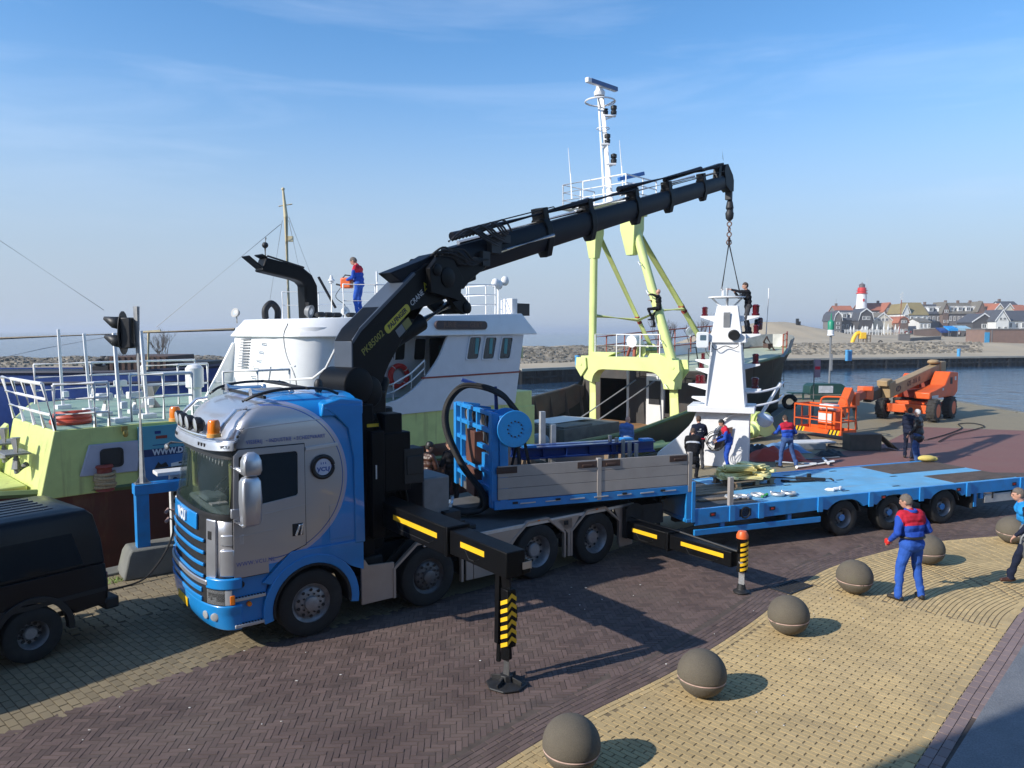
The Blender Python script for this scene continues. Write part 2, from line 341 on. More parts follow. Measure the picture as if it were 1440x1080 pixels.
# kerb line between road and footway
K = catmull([(-2.6, 4.8, 0), (-.95, 6.5, 0), (.65, 8.2, 0), (2.17, 9.55, 0), (3.6, 11.05, 0), (4.85, 12.55, 0), (5.94, 13.72, 0), (7.17, 14.6, 0), (8.84, 15.5, 0), (11.36, 16.12, 0), (14.5, 16.3, 0), (19, 16.2, 0)], 10)
RE = [(2.3, 5.35), (4.15, 7.34), (5.53, 8.83), (7.63, 11.04), (8.5, 11.95), (11, 14.4), (19, 15.0)]
SE = [(2.6, 5.3), (4.48, 7.34), (7.4, 10.39), (12.6, 15.5)]
LB = [(-8.2, 4.8), (-6.6, 6.85), (-5.71, 7.95), (-4.89, 8.9), (-3.86, 10.09), (-3.1, 10.75), (-1.5, 11.95), (.5, 13.5), (4.5, 17.2), (9, 21.2), (12.2, 23.6), (30, 22.6)]
ROADP = LB+[(30, 16.2)]+[(p.x, p.y) for p in reversed(K)]
road = sheet('road', ROADP, -.004, ROADBED)
WALKP = [(p.x, p.y) for p in K]+[(19, 15)]+list(reversed(RE))
walk = sheet('footway', WALKP, -.0065, WALKBED)
redp = sheet('red_pavement', [(11.0, 26.6), (14.75, 29.3), (19.2, 34.8), (23.4, 33.5), (36, 31), (60, 26), (60, 22.5), (30, 22.61), (12.2, 23.61), (9, 21.21), (8.3, 22.4)], -.010, REDPAVE)
STRIPB = [(-26, -8), (-22.5, -4.4)]
def off_line(P, d):
    out = []
    for i, p in enumerate(P):
        a = Vector(P[max(0, i-1)]); b = Vector(P[min(len(P)-1, i+1)]); t = (b-a).normalized(); out.append((p[0]-t.y*d, p[1]+t.x*d))
    return out
TANP = LB[:7]+list(reversed(off_line(LB[:7], 2.35)))
tanp = sheet('tan_pavement', TANP, -.0095, mat('tan_joint', (.09, .07, .045), .95, var=.3))
HEXP = off_line(LB[:7], 2.36)+[(2.0, 19.6), SH.w(7, -.75).to_2d(), SH.w(-12, -.75).to_2d()]
hexp = sheet('quay_pavement', [(p[0], p[1]) for p in HEXP], -.0095, MT['tan_joint'])
lil = sheet('band_pavement', RE[:6]+[(12.6, 15.5)]+list(reversed(SE[:3])), -.0098, ROADBED)
slab = sheet('slab_pavement', SE+[(30, 15.4), (30, -20), (-8, -20), (-8, -6)], .004, SLABM)

KS = [0.0]
for a, b in zip(K[:-1], K[1:]): KS.append(KS[-1]+(b-a).length)
def along(P, S, s, d):
    i = 0
    while i < len(P)-2 and S[i+1] < s: i += 1
    t = (P[i+1]-P[i]); L = t.length; t = t/L; p = P[i]+t*(s-S[i]); n = Vector((t.y, -t.x, 0)); return p+n*d, math.atan2(t.y, t.x)
def seen(x, y, lo=-25, hi=1465, vb=1105):
    u, v = project((x, y, 0)); return lo < u < hi and v < vb
def kdist(x, y):
    best = 9e9; sgn = 1
    for i in range(0, len(K)-1):
        a, b = K[i], K[i+1]; t = b-a; q = Vector((x, y, 0))-a; h = max(0, min(1, q.dot(t)/t.dot(t))); e = (q-t*h)
        if e.length < best: best = e.length; sgn = 1 if t.y*q.x-t.x*q.y > 0 else -1
    return best*sgn
road_b, walk_b, tan_b, hex_b, lil_b = [], [], [], [], []
# herringbone in the carriageway
w_ = .0685; hb = R_(3.0); cb, sb = math.cos(hb), math.sin(hb)
for iy in range(-40, 340):
    for ix in range(-190, 250):
        r = (ix-iy) % 6
        if r == 0: cx, cy, an = (ix+1.5)*w_, (iy+.5)*w_, 0
        elif r == 5: cx, cy, an = (ix+.5)*w_, (iy+1.5)*w_, math.pi/2
        else: continue
        X = cx*cb-cy*sb; Y = cx*sb+cy*cb
        if Y < 6.6 or Y > 19 or X > 13 or not seen(X, Y) or not inpoly(X, Y, ROADP): continue
        if Y < 17 and kdist(X, Y) > -.47 and X < 12: continue
        road_b.append((X, Y, an+hb, .2, w_-.004, random.uniform(-.002, .002)))
# stretcher courses of the gutter and of the footway edge, following the kerb
def courses(lst, offs, s0, s1, L, w, gap, bondrnd=.5):
    for j, d in enumerate(offs):
        s = s0+(j % 2)*L*bondrnd
        while s < s1:
            p, a = along(K, KS, s, d)
            if seen(p.x, p.y): lst.append((p.x, p.y, a, L-gap, w, random.uniform(-.0015, .0015)))
            s += L
courses(road_b, [-(.04+.072*i) for i in range(6)], 0, KS[-1]-.5, .21, .066, .008)
courses(walk_b, [.035, .106], 0, KS[-1]-.5, .21, .066, .007)
ax = R_(46)
for i in range(-10, 240):                                 # straight courses, square to the kerb
    a = 3.0+i*.0725
    for k in range(-40, 60):
        b = (k+.5*(i % 2))*.2085
        X = a*math.cos(ax)+b*math.sin(ax); Y = a*math.sin(ax)-b*math.cos(ax)
        if not seen(X, Y) or a > 13.0 or not inpoly(X, Y, WALKP): continue
        kd = kdist(X, Y)
        if kd < .10: continue
        low = -.0045 if kd < .26 or not inpoly(X+.2*math.sin(ax), Y-.2*math.cos(ax), WALKP) else 0
        walk_b.append((X, Y, ax-math.pi/2, .2025, .0675, low+random.uniform(-.001, .001)))
for j in range(70):                                       # fan: courses parallel to the kerb
    d = .178+j*.0735
    s = (j % 2)*.105
    while s < KS[-1]-.4:
        p, a = along(K, KS, s, d)
        if p.x*math.cos(ax)+p.y*math.sin(ax) > 12.96 and seen(p.x, p.y) and inpoly(p.x, p.y, WALKP): walk_b.append((p.x, p.y, a, (.203), .0625, random.uniform(-.001, .001)))
        s += .21*(1+ d*.085)
REv = [Vector((p[0], p[1], 0)) for p in RE]; RS = [0.0]
for a, b in zip(REv[:-1], REv[1:]): RS.append(RS[-1]+(b-a).length)
s = 0
while s < RS[-2]:
    p, a = along(REv, RS, s, -.05); walk_b.append((p.x, p.y, a, .2, .095, .0005)); s += .208
for i in range(140):                                      # lilac pavers, large herringbone in the band
    for k in range(8):
        s = i*.21+(k % 2)*.105; d = .055+k*.104; p, a = along(REv, RS, min(s, RS[-1]-.1), d)
        if s < RS[-1]-.2 and seen(p.x, p.y) and inpoly(p.x, p.y, RE[:6]+[(12.6, 15.5)]+list(reversed(SE[:3]))): lil_b.append((p.x, p.y, a, .205, .1, random.uniform(-.001, .001)))
la = R_(49)
for i in range(-30, 60):
    for k in range(-60, 60):
        a = i*.108; b = (k+.5*(i % 2))*.212
        X = -4.9+a*math.cos(la)-b*math.sin(la); Y = 8.9+a*math.sin(la)+b*math.cos(la)
        if seen(X, Y) and inpoly(X, Y, TANP): tan_b.append((X, Y, la+math.pi/2, .204, .1, random.uniform(-.002, .002)))
for i in range(-60, 60):
    for k in range(-40, 60):
        a = i*.165; b = (k+.5*(i % 2))*.205
        X = -6.5+a*math.cos(la)-b*math.sin(la); Y = 11.2+a*math.sin(la)+b*math.cos(la)
        if seen(X, Y) and X < 1 and inpoly(X, Y, HEXP): hex_b.append((X, Y, la+math.pi/2, .2, .16, random.uniform(-.002, .002)))
def outline(L, W, shape):
    if shape == 'rect': return [(-L/2, -W/2), (L/2, -W/2), (L/2, W/2), (-L/2, W/2)]
    h = L/2; e = W/2; return [(-h, -e), (-h*.55, -e), (-h*.3, -e+.018), (h*.3, -e+.018), (h*.55, -e), (h, -e), (h, e), (h*.55, e), (h*.3, e+.018-.036), (-h*.3, e-.018), (-h*.55, e), (-h, e)]
def piece(mb, X, Y, a, L, W, z, shape, tilt):
    P = outline(L, W, shape); c, s_ = math.cos(a), math.sin(a); n = len(P); k = 1-.004/W
    tx, ty = random.uniform(-tilt, tilt), random.uniform(-tilt, tilt)
    top = []; bot = []
    for x, y in P:
        top.append((X+(x*k*c-y*k*s_), Y+(x*k*s_+y*k*c), z+x*tx+y*ty)); bot.append((X+x*c-y*s_, Y+x*s_+y*c, z-.03))
    mb.add(bot+top, [tuple(range(n, 2*n))]+[(i, (i+1) % n, n+(i+1) % n, n+i) for i in range(n)])
def lay(parent, lst, m, name, shape='rect', tilt=.012):
    lst = [q for q in lst if seen(q[0], q[1])]
    lst.sort(key=lambda q: q[0]**2+q[1]**2 if seen(q[0], q[1], 8, 1432, 1074) else 1e6)
    one = MB(); L0, W0 = lst[0][3], lst[0][4]; st = random.getstate(); piece(one, 0, 0, 0, L0, W0, 0, shape, 0); random.setstate(st)
    o0 = one.build(name, m, parent, smooth=0); me = o0.data; bpy.data.objects.remove(o0)
    for q in lst[:300]:
        o = bpy.data.objects.new(name, me); COL.objects.link(o); o.parent = parent
        o.location = (q[0], q[1], q[5]); o.rotation_euler = (random.uniform(-tilt, tilt), random.uniform(-tilt, tilt), q[2]); o.scale = (q[3]/L0, q[4]/W0, 1)
    rest = MB()
    for q in lst[300:]: piece(rest, *q, shape, tilt)
    if rest.v: tag(rest.build(name+'_paving', m, parent, smooth=0, clean=False), kind='stuff')
lay(road, road_b, BRICK, 'brick'); lay(walk, walk_b, YBRICK, 'brick', tilt=.01); lay(tanp, tan_b, TANBRICK, 'brick')
lay(hexp, hex_b, TANBRICK, 'paver', 'bone'); lay(lil, lil_b, LILACBRICK, 'paver', tilt=.008)
# bits of litter and stones lying on the bricks are part of the road surface
lit = MB()
for _ in range(46):
    X, Y = random.uniform(-5, 6), random.uniform(7.3, 13)
    if seen(X, Y) and (inpoly(X, Y, ROADP) or inpoly(X, Y, WALKP)): lit.sph((X, Y, .006), (random.uniform(.006, .02), random.uniform(.005, .014), .006), 6, 4)
tag(lit.build('litter', mat('pale_litter', (.62, .60, .56), .8)), 'scattered pale scraps of litter and grit on the brick paving', 'litter', kind='stuff')

# water
def watermat():
    m = bpy.data.materials.new('water'); m.use_nodes = True; t = m.node_tree; N = t.nodes; L = t.links; b = N['Principled BSDF']
    b.inputs['Base Color'].default_value = (.018, .05, .095, 1); b.inputs['Roughness'].default_value = .13; b.inputs['IOR'].default_value = 1.33
    co = N.new('ShaderNodeTexCoord').outputs['Object']; prev = None
    for sc, dist, st, rz in ((.55, .10, (1, .6, 1), 20), (2.6, .028, (1, .55, 1), -15), (9, .006, (1, .7, 1), 5)):
        mp_ = N.new('ShaderNodeMapping'); mp_.inputs['Scale'].default_value = st; mp_.inputs['Rotation'].default_value = (0, 0, R_(rz)); L.new(co, mp_.inputs['Vector'])
        n = N.new('ShaderNodeTexNoise'); n.inputs['Scale'].default_value = sc; n.inputs['Detail'].default_value = 3; L.new(mp_.outputs['Vector'], n.inputs['Vector'])
        bp = N.new('ShaderNodeBump'); bp.inputs['Distance'].default_value = dist*2; bp.inputs['Strength'].default_value = 1; L.new(n.outputs['Fac'], bp.inputs['Height'])
        if prev is not None: L.new(prev, bp.inputs['Normal'])
        prev = bp.outputs['Normal']
    L.new(prev, b.inputs['Normal']); return m
WATER = watermat()
wm = MB(); wm.add([(-9000, -400, -1.7), (9000, -400, -1.7), (9000, 14000, -1.7), (-9000, 14000, -1.7)], [(0, 1, 2, 3)])
tag(wm.build('water', WATER, smooth=0), kind='structure')
gm = MB(); gm.add([(-9000, -400, -6), (9000, -400, -6), (9000, 14000, -6), (-9000, 14000, -6)], [(0, 1, 2, 3)])
tag(gm.build('ground', mat('sea_bed', (.05, .05, .04), .9), smooth=0), kind='structure')

# far pier, beach, dyke
PIER = [Vector(p) for p in ((-160, 74, 0), (-70, 80, 0), (.75, 87, 0), (44, 120, 0), (92, 133, 0), (150, 146, 0), (320, 190, 0))]
def pierd(x, y):
    best = 9e9
    for a, b in zip(PIER[:-1], PIER[1:]):
        t = (b-a).to_2d(); q = Vector((x, y))-a.to_2d(); h = max(0, min(1, q.dot(t)/t.dot(t))); e = q-t*h
        if e.length < best: best = e.length; sg = 1 if t.x*q.y-t.y*q.x > 0 else -1
    return best*sg
def sm(a, b, x): x = max(0, min(1, (x-a)/(b-a))); return x*x*(3-2*x)
def hgt(x, y):
    d = pierd(x, y); land = sm(14, 42, x-(y-110)*.18)
    ridge = (.35*sm(2, 9, d)+1.55*sm(10, 22, d))*(.34+.66*sm(-45, 0, x))
    back = ridge*(1-sm(27, 40, d))-4.5*sm(34, 52, d)
    inl = ridge+2.0*sm(40, 110, d)
    h = back*(1-land)+inl*land
    h += 3.4*math.exp(-((x-78)**2/15**2+(y-212)**2/14**2))+1.6*math.exp(-((x-66)**2/13**2+(y-205)**2/14**2))
    h += .12*math.sin(x*.7+y*.31)*sm(6, 20, d)+.1*math.sin(x*.23-y*.4)
    if land > .3: h -= 8*sm(240, 330, y)*(1-sm(70, 90, x))
    return h
bm_ = MB(); nx, ny = 150, 80
def bpt(i, j):
    s = i/nx*(len(PIER)-1); a = min(int(s), len(PIER)-2); p = PIER[a]+(PIER[a+1]-PIER[a])*(s-a); k = (j/ny)**1.6
    q = p+Vector((-.12, 1, 0))*k*190+Vector((0, .02, 0)); return (q.x, q.y, hgt(q.x, q.y) if j else -.02)
bm_.add([bpt(i, j) for j in range(ny+1) for i in range(nx+1)], [(j*(nx+1)+i, j*(nx+1)+i+1, (j+1)*(nx+1)+i+1, (j+1)*(nx+1)+i) for j in range(ny) for i in range(nx)])
SAND = mat('sand', (.42, .34, .23), .95, var=.15, vs=.08, dirt=(.27, .23, .17), dirt_amt=.7, ds=.06, bump=.3, bs=2)
beach = tag(bm_.build('beach', SAND, smooth=60), kind='structure')
STONEM = mat('dyke_stone', (.23, .205, .165), .9, var=.2, vs=.3, island=.45)
rk = MB()
def rock(mb, c, r):
    vs = [Vector(p).normalized() for p in ((1, 1, 1), (-1, 1, 1), (-1, -1, 1), (1, -1, 1), (1, 1, -1), (-1, 1, -1), (-1, -1, -1), (1, -1, -1))]
    mb.add([Vector(c)+V(p.x*r*random.uniform(.7, 1.35), p.y*r*random.uniform(.7, 1.35), p.z*r*random.uniform(.5, .95)) for p in vs], [(0, 1, 2, 3), (7, 6, 5, 4), (0, 4, 5, 1), (1, 5, 6, 2), (2, 6, 7, 3), (3, 7, 4, 0)])
n_ = 0
while n_ < 7500:
    s = random.random()**.8*.96*(len(PIER)-1); a = int(s); p = PIER[a]+(PIER[a+1]-PIER[a])*(s-a); k = random.uniform(9.5, 27); q = p+Vector((-.12, 1, 0))*k
    u, v = project(q)
    if -40 < u < 1380 and random.random() < (.35 if u > 860 else 1.0): rock(rk, (q.x, q.y, hgt(q.x, q.y)+.05), random.uniform(.16, .5)); n_ += 1
    elif not -40 < u < 1380: n_ += .2
tag(rk.build('breakwater_stones', STONEM, smooth=0), 'rough grey boulders piled along the breakwater and dyke', 'stones', kind='stuff')
pm = framed('sheet_pile_wall', 'long black sheet pile wall of the far harbour pier', 'quay wall', Frame((0, 0), 0))
SHEET = mat('sheet_pile', (.016, .016, .015), .8, var=.3, vs=1); CAPM = mat('pier_cap', (.36, .33, .27), .85, var=.15, vs=.5)
pw, pc, pb = MB(), MB(), MB()
for a, b in zip(PIER[:-1], PIER[1:]):
    n = int((b-a).length/1.3); d = (b-a)/n; nn = Vector((d.y, -d.x, 0)).normalized()
    for k in range(n):
        p = a+d*k
        u = project(p)[0]
        if -100 < u < 1500:
            z0 = Vector((0, 0, -3)); z1 = Vector((0, 0, -.12))
            Q = [p, p+d*.25+nn*.35, p+d*.5+nn*.35, p+d*.75, p+d]
            for e, f in zip(Q[:-1], Q[1:]): pw.add([e+z0, f+z0, f+z1, e+z1], [(0, 1, 2, 3)])
            if k % 5 == 0: pb.bar(p+nn*.45+z0, p+nn*.45+V(0, 0, -.3), .28, .28)
    pc.bar(a+nn*.15+V(0, 0, -.03), b+nn*.15+V(0, 0, -.03), 1.0, .3); pw.bar(a+nn*.5+V(0, 0, -.95), b+nn*.5+V(0, 0, -.95), .16, .22)
pw.build('piling', SHEET, pm, smooth=0)['kind'] = 'stuff'; pc.build('coping', CAPM, pm, smooth=0); pb.build('fender_piles', SHEET, pm, smooth=0)['kind'] = 'stuff'
# ------------------------------------------------------------------ crane truck (local frame: x to its rear, y away from the street)
truck = framed('crane_truck', 'silver and blue four-axle truck with a black folding loader crane behind its cab', 'truck', TR)
def paintmat():
    m = bpy.data.materials.new('cab_paint'); m.use_nodes = True; t = m.node_tree; N = t.nodes; L = t.links; b = N['Principled BSDF']
    b.inputs['Roughness'].default_value = .3; b.inputs['Coat Weight'].default_value = .5; b.inputs['Coat Roughness'].default_value = .05
    co = N.new('ShaderNodeTexCoord').outputs['Object']; sep = N.new('ShaderNodeSeparateXYZ'); L.new(co, sep.inputs[0])
    cb_ = N.new('ShaderNodeCombineXYZ'); L.new(sep.outputs[0], cb_.inputs[0]); L.new(sep.outputs[2], cb_.inputs[1])
    ds_ = N.new('ShaderNodeVectorMath'); ds_.operation = 'DISTANCE'; L.new(cb_.outputs[0], ds_.inputs[0]); ds_.inputs[1].default_value = (-.56, 2.37, 0)
    gt = N.new('ShaderNodeMath'); gt.operation = 'GREATER_THAN'; L.new(sep.outputs[0], gt.inputs[0]); gt.inputs[1].default_value = -.62
    r = N.new('ShaderNodeValToRGB'); r.color_ramp.interpolation = 'CONSTANT'; e = r.color_ramp.elements
    S_, B_, P_ = (.50, .49, .50, 1), (.012, .25, .64, 1), (.42, .44, .62, 1); D_ = (.06, .12, .36, 1)
    e[0].position = 0; e[0].color = S_; e[1].position = 1.075/2; e[1].color = D_
    for pos, c in ((1.09/2, S_), (1.11/2, P_), (1.155/2, B_)): q = e.new(pos); q.color = c
    dv = N.new('ShaderNodeMath'); dv.operation = 'DIVIDE'; L.new(ds_.outputs['Value'], dv.inputs[0]); dv.inputs[1].default_value = 2.0; L.new(dv.outputs[0], r.inputs['Fac'])
    mx = N.new('ShaderNodeMix'); mx.data_type = 'RGBA'; L.new(gt.outputs[0], mx.inputs['Factor']); mx.inputs[6].default_value = S_; L.new(r.outputs['Color'], mx.inputs[7])
    L.new(mx.outputs[2], b.inputs['Base Color'])
    s = N.new('ShaderNodeRGBToBW'); hs = N.new('ShaderNodeSeparateColor'); hs.mode = 'HSV'; L.new(mx.outputs[2], hs.inputs[0])
    inv = N.new('ShaderNodeMapRange'); inv.inputs[1].default_value = .1; inv.inputs[2].default_value = .6; inv.inputs[3].default_value = .6; inv.inputs[4].default_value = 0; L.new(hs.outputs[1], inv.inputs[0]); L.new(inv.outputs[0], b.inputs['Metallic'])
    return m
CAB = paintmat()
def cabring(z, tc, ts, inset=0.0, tr=.84, e=2.8, nf=28, n0=0.0, n1=2.5):
    P = []; W2 = (n1-n0)/2-inset; c = (n0+n1)/2
    for k in range(nf+1):
        th = -math.pi/2+math.pi*k/nf; sn, cs = math.sin(th), math.cos(th)
        P.append(V(ts-(ts-tc)*abs(cs)**(2/e), c+W2*math.copysign(abs(sn)**(2/e), sn), z))
    return P, V(tr, c+W2, z), V(tr, c-W2, z)
CZ = [(1.08, -1.43, -.95, .0), (1.35, -1.42, -.95, .0), (1.7, -1.41, -.95, 0), (1.96, -1.40, -.95, 0), (2.2, -1.36, -.94, .005), (2.5, -1.31, -.93, .01), (2.83, -1.24, -.91, .015), (2.95, -1.21, -.90, .02), (3.1, -1.15, -.86, .025),
      (3.25, -1.05, -.80, .04), (3.36, -.92, -.70, .08), (3.44, -.76, -.56, .15), (3.50, -.53, -.38, .26), (3.54, -.3, -.15, .42), (3.56, -.05, .1, .62)]
def czi(z):
    for a, b in zip(CZ[:-1], CZ[1:]):
        if a[0] <= z <= b[0]:
            k = (z-a[0])/(b[0]-a[0]); return [z]+[a[i]+(b[i]-a[i])*k for i in (1, 2, 3)]
    return [z]+list((CZ[0] if z < CZ[0][0] else CZ[-1])[1:])
mb = MB(); rings = []
for z, tc_, ts_, ins in CZ:
    P, b1, b0 = cabring(z, tc_, ts_, ins); ring = P[:]
    for k in range(1, 5): ring.append(P[-1]+(b1-P[-1])*k/4)
    ring.append(b1+(b0-b1)*.5)
    for k in range(4): ring.append(b0+(P[0]-b0)*k/4)
    rings.append(ring)
n_r = len(rings[0]); vs = [p for r in rings for p in r]; fs = []
for i in range(len(rings)-1):
    for k in range(n_r):
        l = (k+1) % n_r; zc = (CZ[i][0]+CZ[i+1][0])/2
        if 1.96 < zc < 2.83 and 2 <= k <= 25: continue          # windscreen opening
        fs.append((i*n_r+k, i*n_r+l, (i+1)*n_r+l, (i+1)*n_r+k))
fs.append(tuple((len(rings)-1)*n_r+k for k in range(n_r)))
mb.add(vs, fs)
cabo = mb.build('cab', CAB, truck, smooth=40)
sd = cabo.modifiers.new('thickness', 'SOLIDIFY'); sd.thickness = .035; sd.offset = -1
def cabpatch(z0, z1, k0, k1, off, mt, name, par=truck, nz=4, thick=.02, nf=56, bev=0, zf=None, rng=None):
    # curved panel that follows the front of the cab: k0..k1 in 0..1 across the front
    m_ = MB(); R2 = []
    for sgn in (off, off-thick):
        for i in range(nz+1):
            z = z0+(z1-z0)*i/nz; c = czi(z) if rng is None else rng(z); P, _, _ = cabring(z, c[1], c[2], c[3], nf=nf); row = []
            for k in range(nf+1):
                f = k/nf
                if f < k0-1e-6 or f > k1+1e-6: continue
                a = P[max(0, k-1)]; b = P[min(nf, k+1)]; t_ = (b-a).normalized(); nn = V(-t_.y, t_.x, 0)
                zz = z if zf is None else zf(z, f)
                row.append(V(P[k].x, P[k].y, zz)+nn*sgn)
            R2.append(row)
    n = len(R2[0]); H = nz+1; v2 = [p for r in R2 for p in r]; f2 = []
    for s in (0, 1):
        for i in range(nz):
            for k in range(n-1):
                q = (s*H*n+i*n+k, s*H*n+i*n+k+1, s*H*n+(i+1)*n+k+1, s*H*n+(i+1)*n+k); f2.append(q if s == 0 else q[::-1])
    B = H*n
    for k in range(n-1): f2 += [(k, B+k, B+k+1, k+1), (nz*n+k, nz*n+k+1, B+nz*n+k+1, B+nz*n+k)]
    for i in range(nz): f2 += [(i*n, (i+1)*n, B+(i+1)*n, B+i*n), (i*n+n-1, B+i*n+n-1, B+(i+1)*n+n-1, (i+1)*n+n-1)]
    m_.add(v2, f2); return m_.build(name, mt, par, bev=bev, smooth=40)
cabpatch(1.97, 2.82, .07, .93, .004, WSGLASS, 'windscreen', thick=.008)
for k0, k1 in ((.02, .09), (.91, .98)): cabpatch(1.96, 2.84, k0, k1, .006, PLAST, 'windscreen_pillar', thick=.03)
cabpatch(2.74, 2.86, .04, .96, .02, PLAST, 'windscreen_header', thick=.02)
cabpatch(1.9, 1.985, .04, .96, .014, PLAST, 'windscreen_base', thick=.03)
# interior
INT = mat('cab_interior', (.055, .075, .072), .8, var=.15); INT2 = mat('dash_grey', (.16, .21, .20), .75, var=.2)
mb = MB(); mb.bx((-1.16, .3, 1.3), (-.8, 2.2, 1.93)); mb.box((-1.0, 1.3, 1.99), (.34, .5, .1)); mb.build('dashboard', INT2, truck, bev=.05)
mb = MB(); mb.torus((-.72, 1.9, 1.98), (-.8, 0, .6), .22, .018, 24, 6); mb.cyl((-.72, 1.9, 1.98), (-.95, 1.9, 1.8), .03); mb.build('steering_wheel', PLAST, truck)
for y in (.62, 1.9):
    mb = MB(); mb.bx((-.5, y-.24, 1.5), (0, y+.24, 1.68)); mb.bar((-.02, y, 1.65), (.12, y, 2.35), .48, .14, up=(1, 0, 0)); mb.bx((.06, y-.14, 2.38), (.16, y+.14, 2.58)); mb.build('seat', INT, truck, bev=.04)
mb = MB(); mb.bx((.3, .06, 1.2), (.33, 2.44, 3.2)); mb.bx((-1.0, .06, 1.2), (.3, 2.44, 1.32)); mb.build('cab_lining', INT, truck)
mb = MB()
for k in range(12):
    y = .35+k*.16; mb.add([(-1.115, y-.07, 2.74), (-1.115, y+.07, 2.74), (-1.125, y, 2.6), (-1.105, y-.07, 2.74), (-1.105, y+.07, 2.74), (-1.115, y, 2.6)], [(0, 1, 2), (5, 4, 3), (0, 3, 4, 1), (1, 4, 5, 2), (2, 5, 3, 0)])
mb.build('pennant_fringe', WGREY, truck, smooth=0)
mb = MB(); 
for y_ in ((.16, .28), (2.2, 2.34)): mb = MB(); mb.bx((-1.06, y_[0], 2.0), (-1.0, y_[1], 2.78)); mb.build('curtain', mat('cab_curtain', (.32, .36, .12), .8), truck, bev=.02)
mb = MB(); mb.bx((-1.13, .9, 1.94), (-.9, 1.25, 1.965)); mb.bx((-1.1, 1.55, 1.94), (-.9, 1.7, 1.97)); mb.build('papers', WGREY, truck)
# near side: door, window, logo port
sideY = lambda a, b, d: V(a, d, b)
door = [(-1.1, 1.09), (-.62, 1.09), (-.5, 1.2), (-.3, 1.33), (-.07, 1.40), (-.07, 2.875), (-1.0, 2.875), (-1.07, 2.80), (-1.09, 2.1)]
win = [(-1.015, 2.045), (-.20, 2.14), (-.175, 2.17)]+[(-.17, 2.74), (-.18, 2.77), (-.205, 2.785), (-.97, 2.785), (-.995, 2.77), (-1.0, 2.74)]
mb = MB(); mb.plate([(x*1.0+(-.012 if x < -.5 else .012), z+(.012 if z > 2 else -.012)) for x, z in door], [], sideY, -.003, .02); mb.build('door_seal', PLAST, truck, smooth=0)  # dark sheet under the door; shade of the gap is put into its colour
mb = MB(); mb.plate(door, [win], sideY, -.018, .0); dr = mb.build('door', CAB, truck, bev=.006)
mb = MB(); mb.plate([(x+(.004 if x < -.6 else -.004), z+(.004 if z < 2.4 else -.004)) for x, z in win], [], sideY, -.0095, -.004); mb.build('window', GLASS, dr)
mb = MB(); mb.bx((-.27, -.022, 1.55), (-.11, -.016, 1.73)); mb.build('handle_recess', DARK, dr, bev=.004)
mb = MB(); mb.bar((-.23, -.045, 1.56), (-.17, -.045, 1.72), .05, .03); mb.bar((-.15, -.04, 1.56), (-.13, -.04, 1.72), .03, .03); mb.build('door_handle', STEEL, dr, bev=.008)
mb = MB(); mb.bar((-1.09, -.021, 1.9), (-.07, -.021, 1.985), .006, .012); mb.bar((-1.09, -.021, 1.66), (-.5, -.021, 1.70), .006, .008); mb.build('crease', CAB, dr)
mb = MB(); mb.bx((.30, -.006, 1.4), (.84, .0, 1.92)); mb.build('locker_flap', CAB, truck, bev=.004)
mb = MB(); mb.bar((-.05, -.004, 2.80), (.45, -.004, 2.83), .02, .05); mb.bar((-1.0, -.012, 3.16), (.2, .01, 3.22), .012, .012); mb.build('side_trim', SILVER, truck, bev=.004)
mb = MB(); mb.torus((.215, -.01, 2.51), (0, 1, 0), .155, .032, 36, 10); port = mb.build('logo_port', PLAST, truck)
mb = MB(); mb.cyl((.215, -.016, 2.51), (.215, .0, 2.51), .15, n=40); mb.build('port_rim', mat('logo_blue', (.05, .12, .40), .4), port)
mb = MB(); mb.cyl((.215, -.019, 2.51), (.215, -.01, 2.51), .122, n=40); mb.build('port_disc', mat('logo_pale', (.62, .66, .78), .4), port)
LOGOB = MT['logo_blue']
XS = lambda x, z, y=-.0205: axes((x, y, z), (1, 0, 0), (0, 0, 1))
text('VCU', .085, LOGOB, port, XS(.215, 2.475), bold=.003, sx=1.15)
mb = MB()
for a, b in (((.14, 2.535), (.29, 2.535)), ((.135, 2.425), (.135, 2.50)), ((.295, 2.425), (.295, 2.50)), ((.135, 2.425), (.295, 2.425))): mb.bar((a[0], -.0205, a[1]), (b[0], -.0205, b[1]), .003, .008, up=(1, 0, 0) if a[0] != b[0] else (0, 0, 1))
for k in range(3): mb.box((.18+.035*k, -.0205, 2.565), (.012, .003, .03))
mb.build('emblem', LOGOB, port, smooth=0)
LETB = mat('lettering_blue', (.10, .14, .40), .45)
for w_t, x_t in (('VISSERIJ', -.775), ('\u2022', -.60), ('INDUSTRIE', -.405), ('\u2022', -.20), ('SCHEEPVAART', .045)): text(w_t, .078, LETB, truck, XS(x_t, 2.965, .002), sx=.80, space=1.08)
text('WWW.VCU.NL', .085, LETB, truck, XS(-.80, 1.275, -.0195), sx=.84, space=1.15)
# rear blue fairing
mb = MB(); P = [(.24, 3.38), (.5, 3.42), (.84, 3.40), (.86, 1.28), (.70, 1.28), (.70, 2.6), (.62, 3.05), (.42, 3.26)]
mb.plate(P, [], sideY, -.028, .03); mb.build('side_fairing', BLUE, truck, bev=.012)
mb = MB(); mb.loft([[V(t, y, z) for t, z in ((.20, 3.30), (.22, 3.47-.015*abs(k-2)), (.5, 3.57-.03*abs(k-2)), (.86, 3.53-.035*abs(k-2)), (.86, 3.25), (.2, 3.25))] for k, y in enumerate((-.02, .5, 1.25, 2.0, 2.52))]); mb.build('roof_fairing', BLUE, truck, bev=.02)
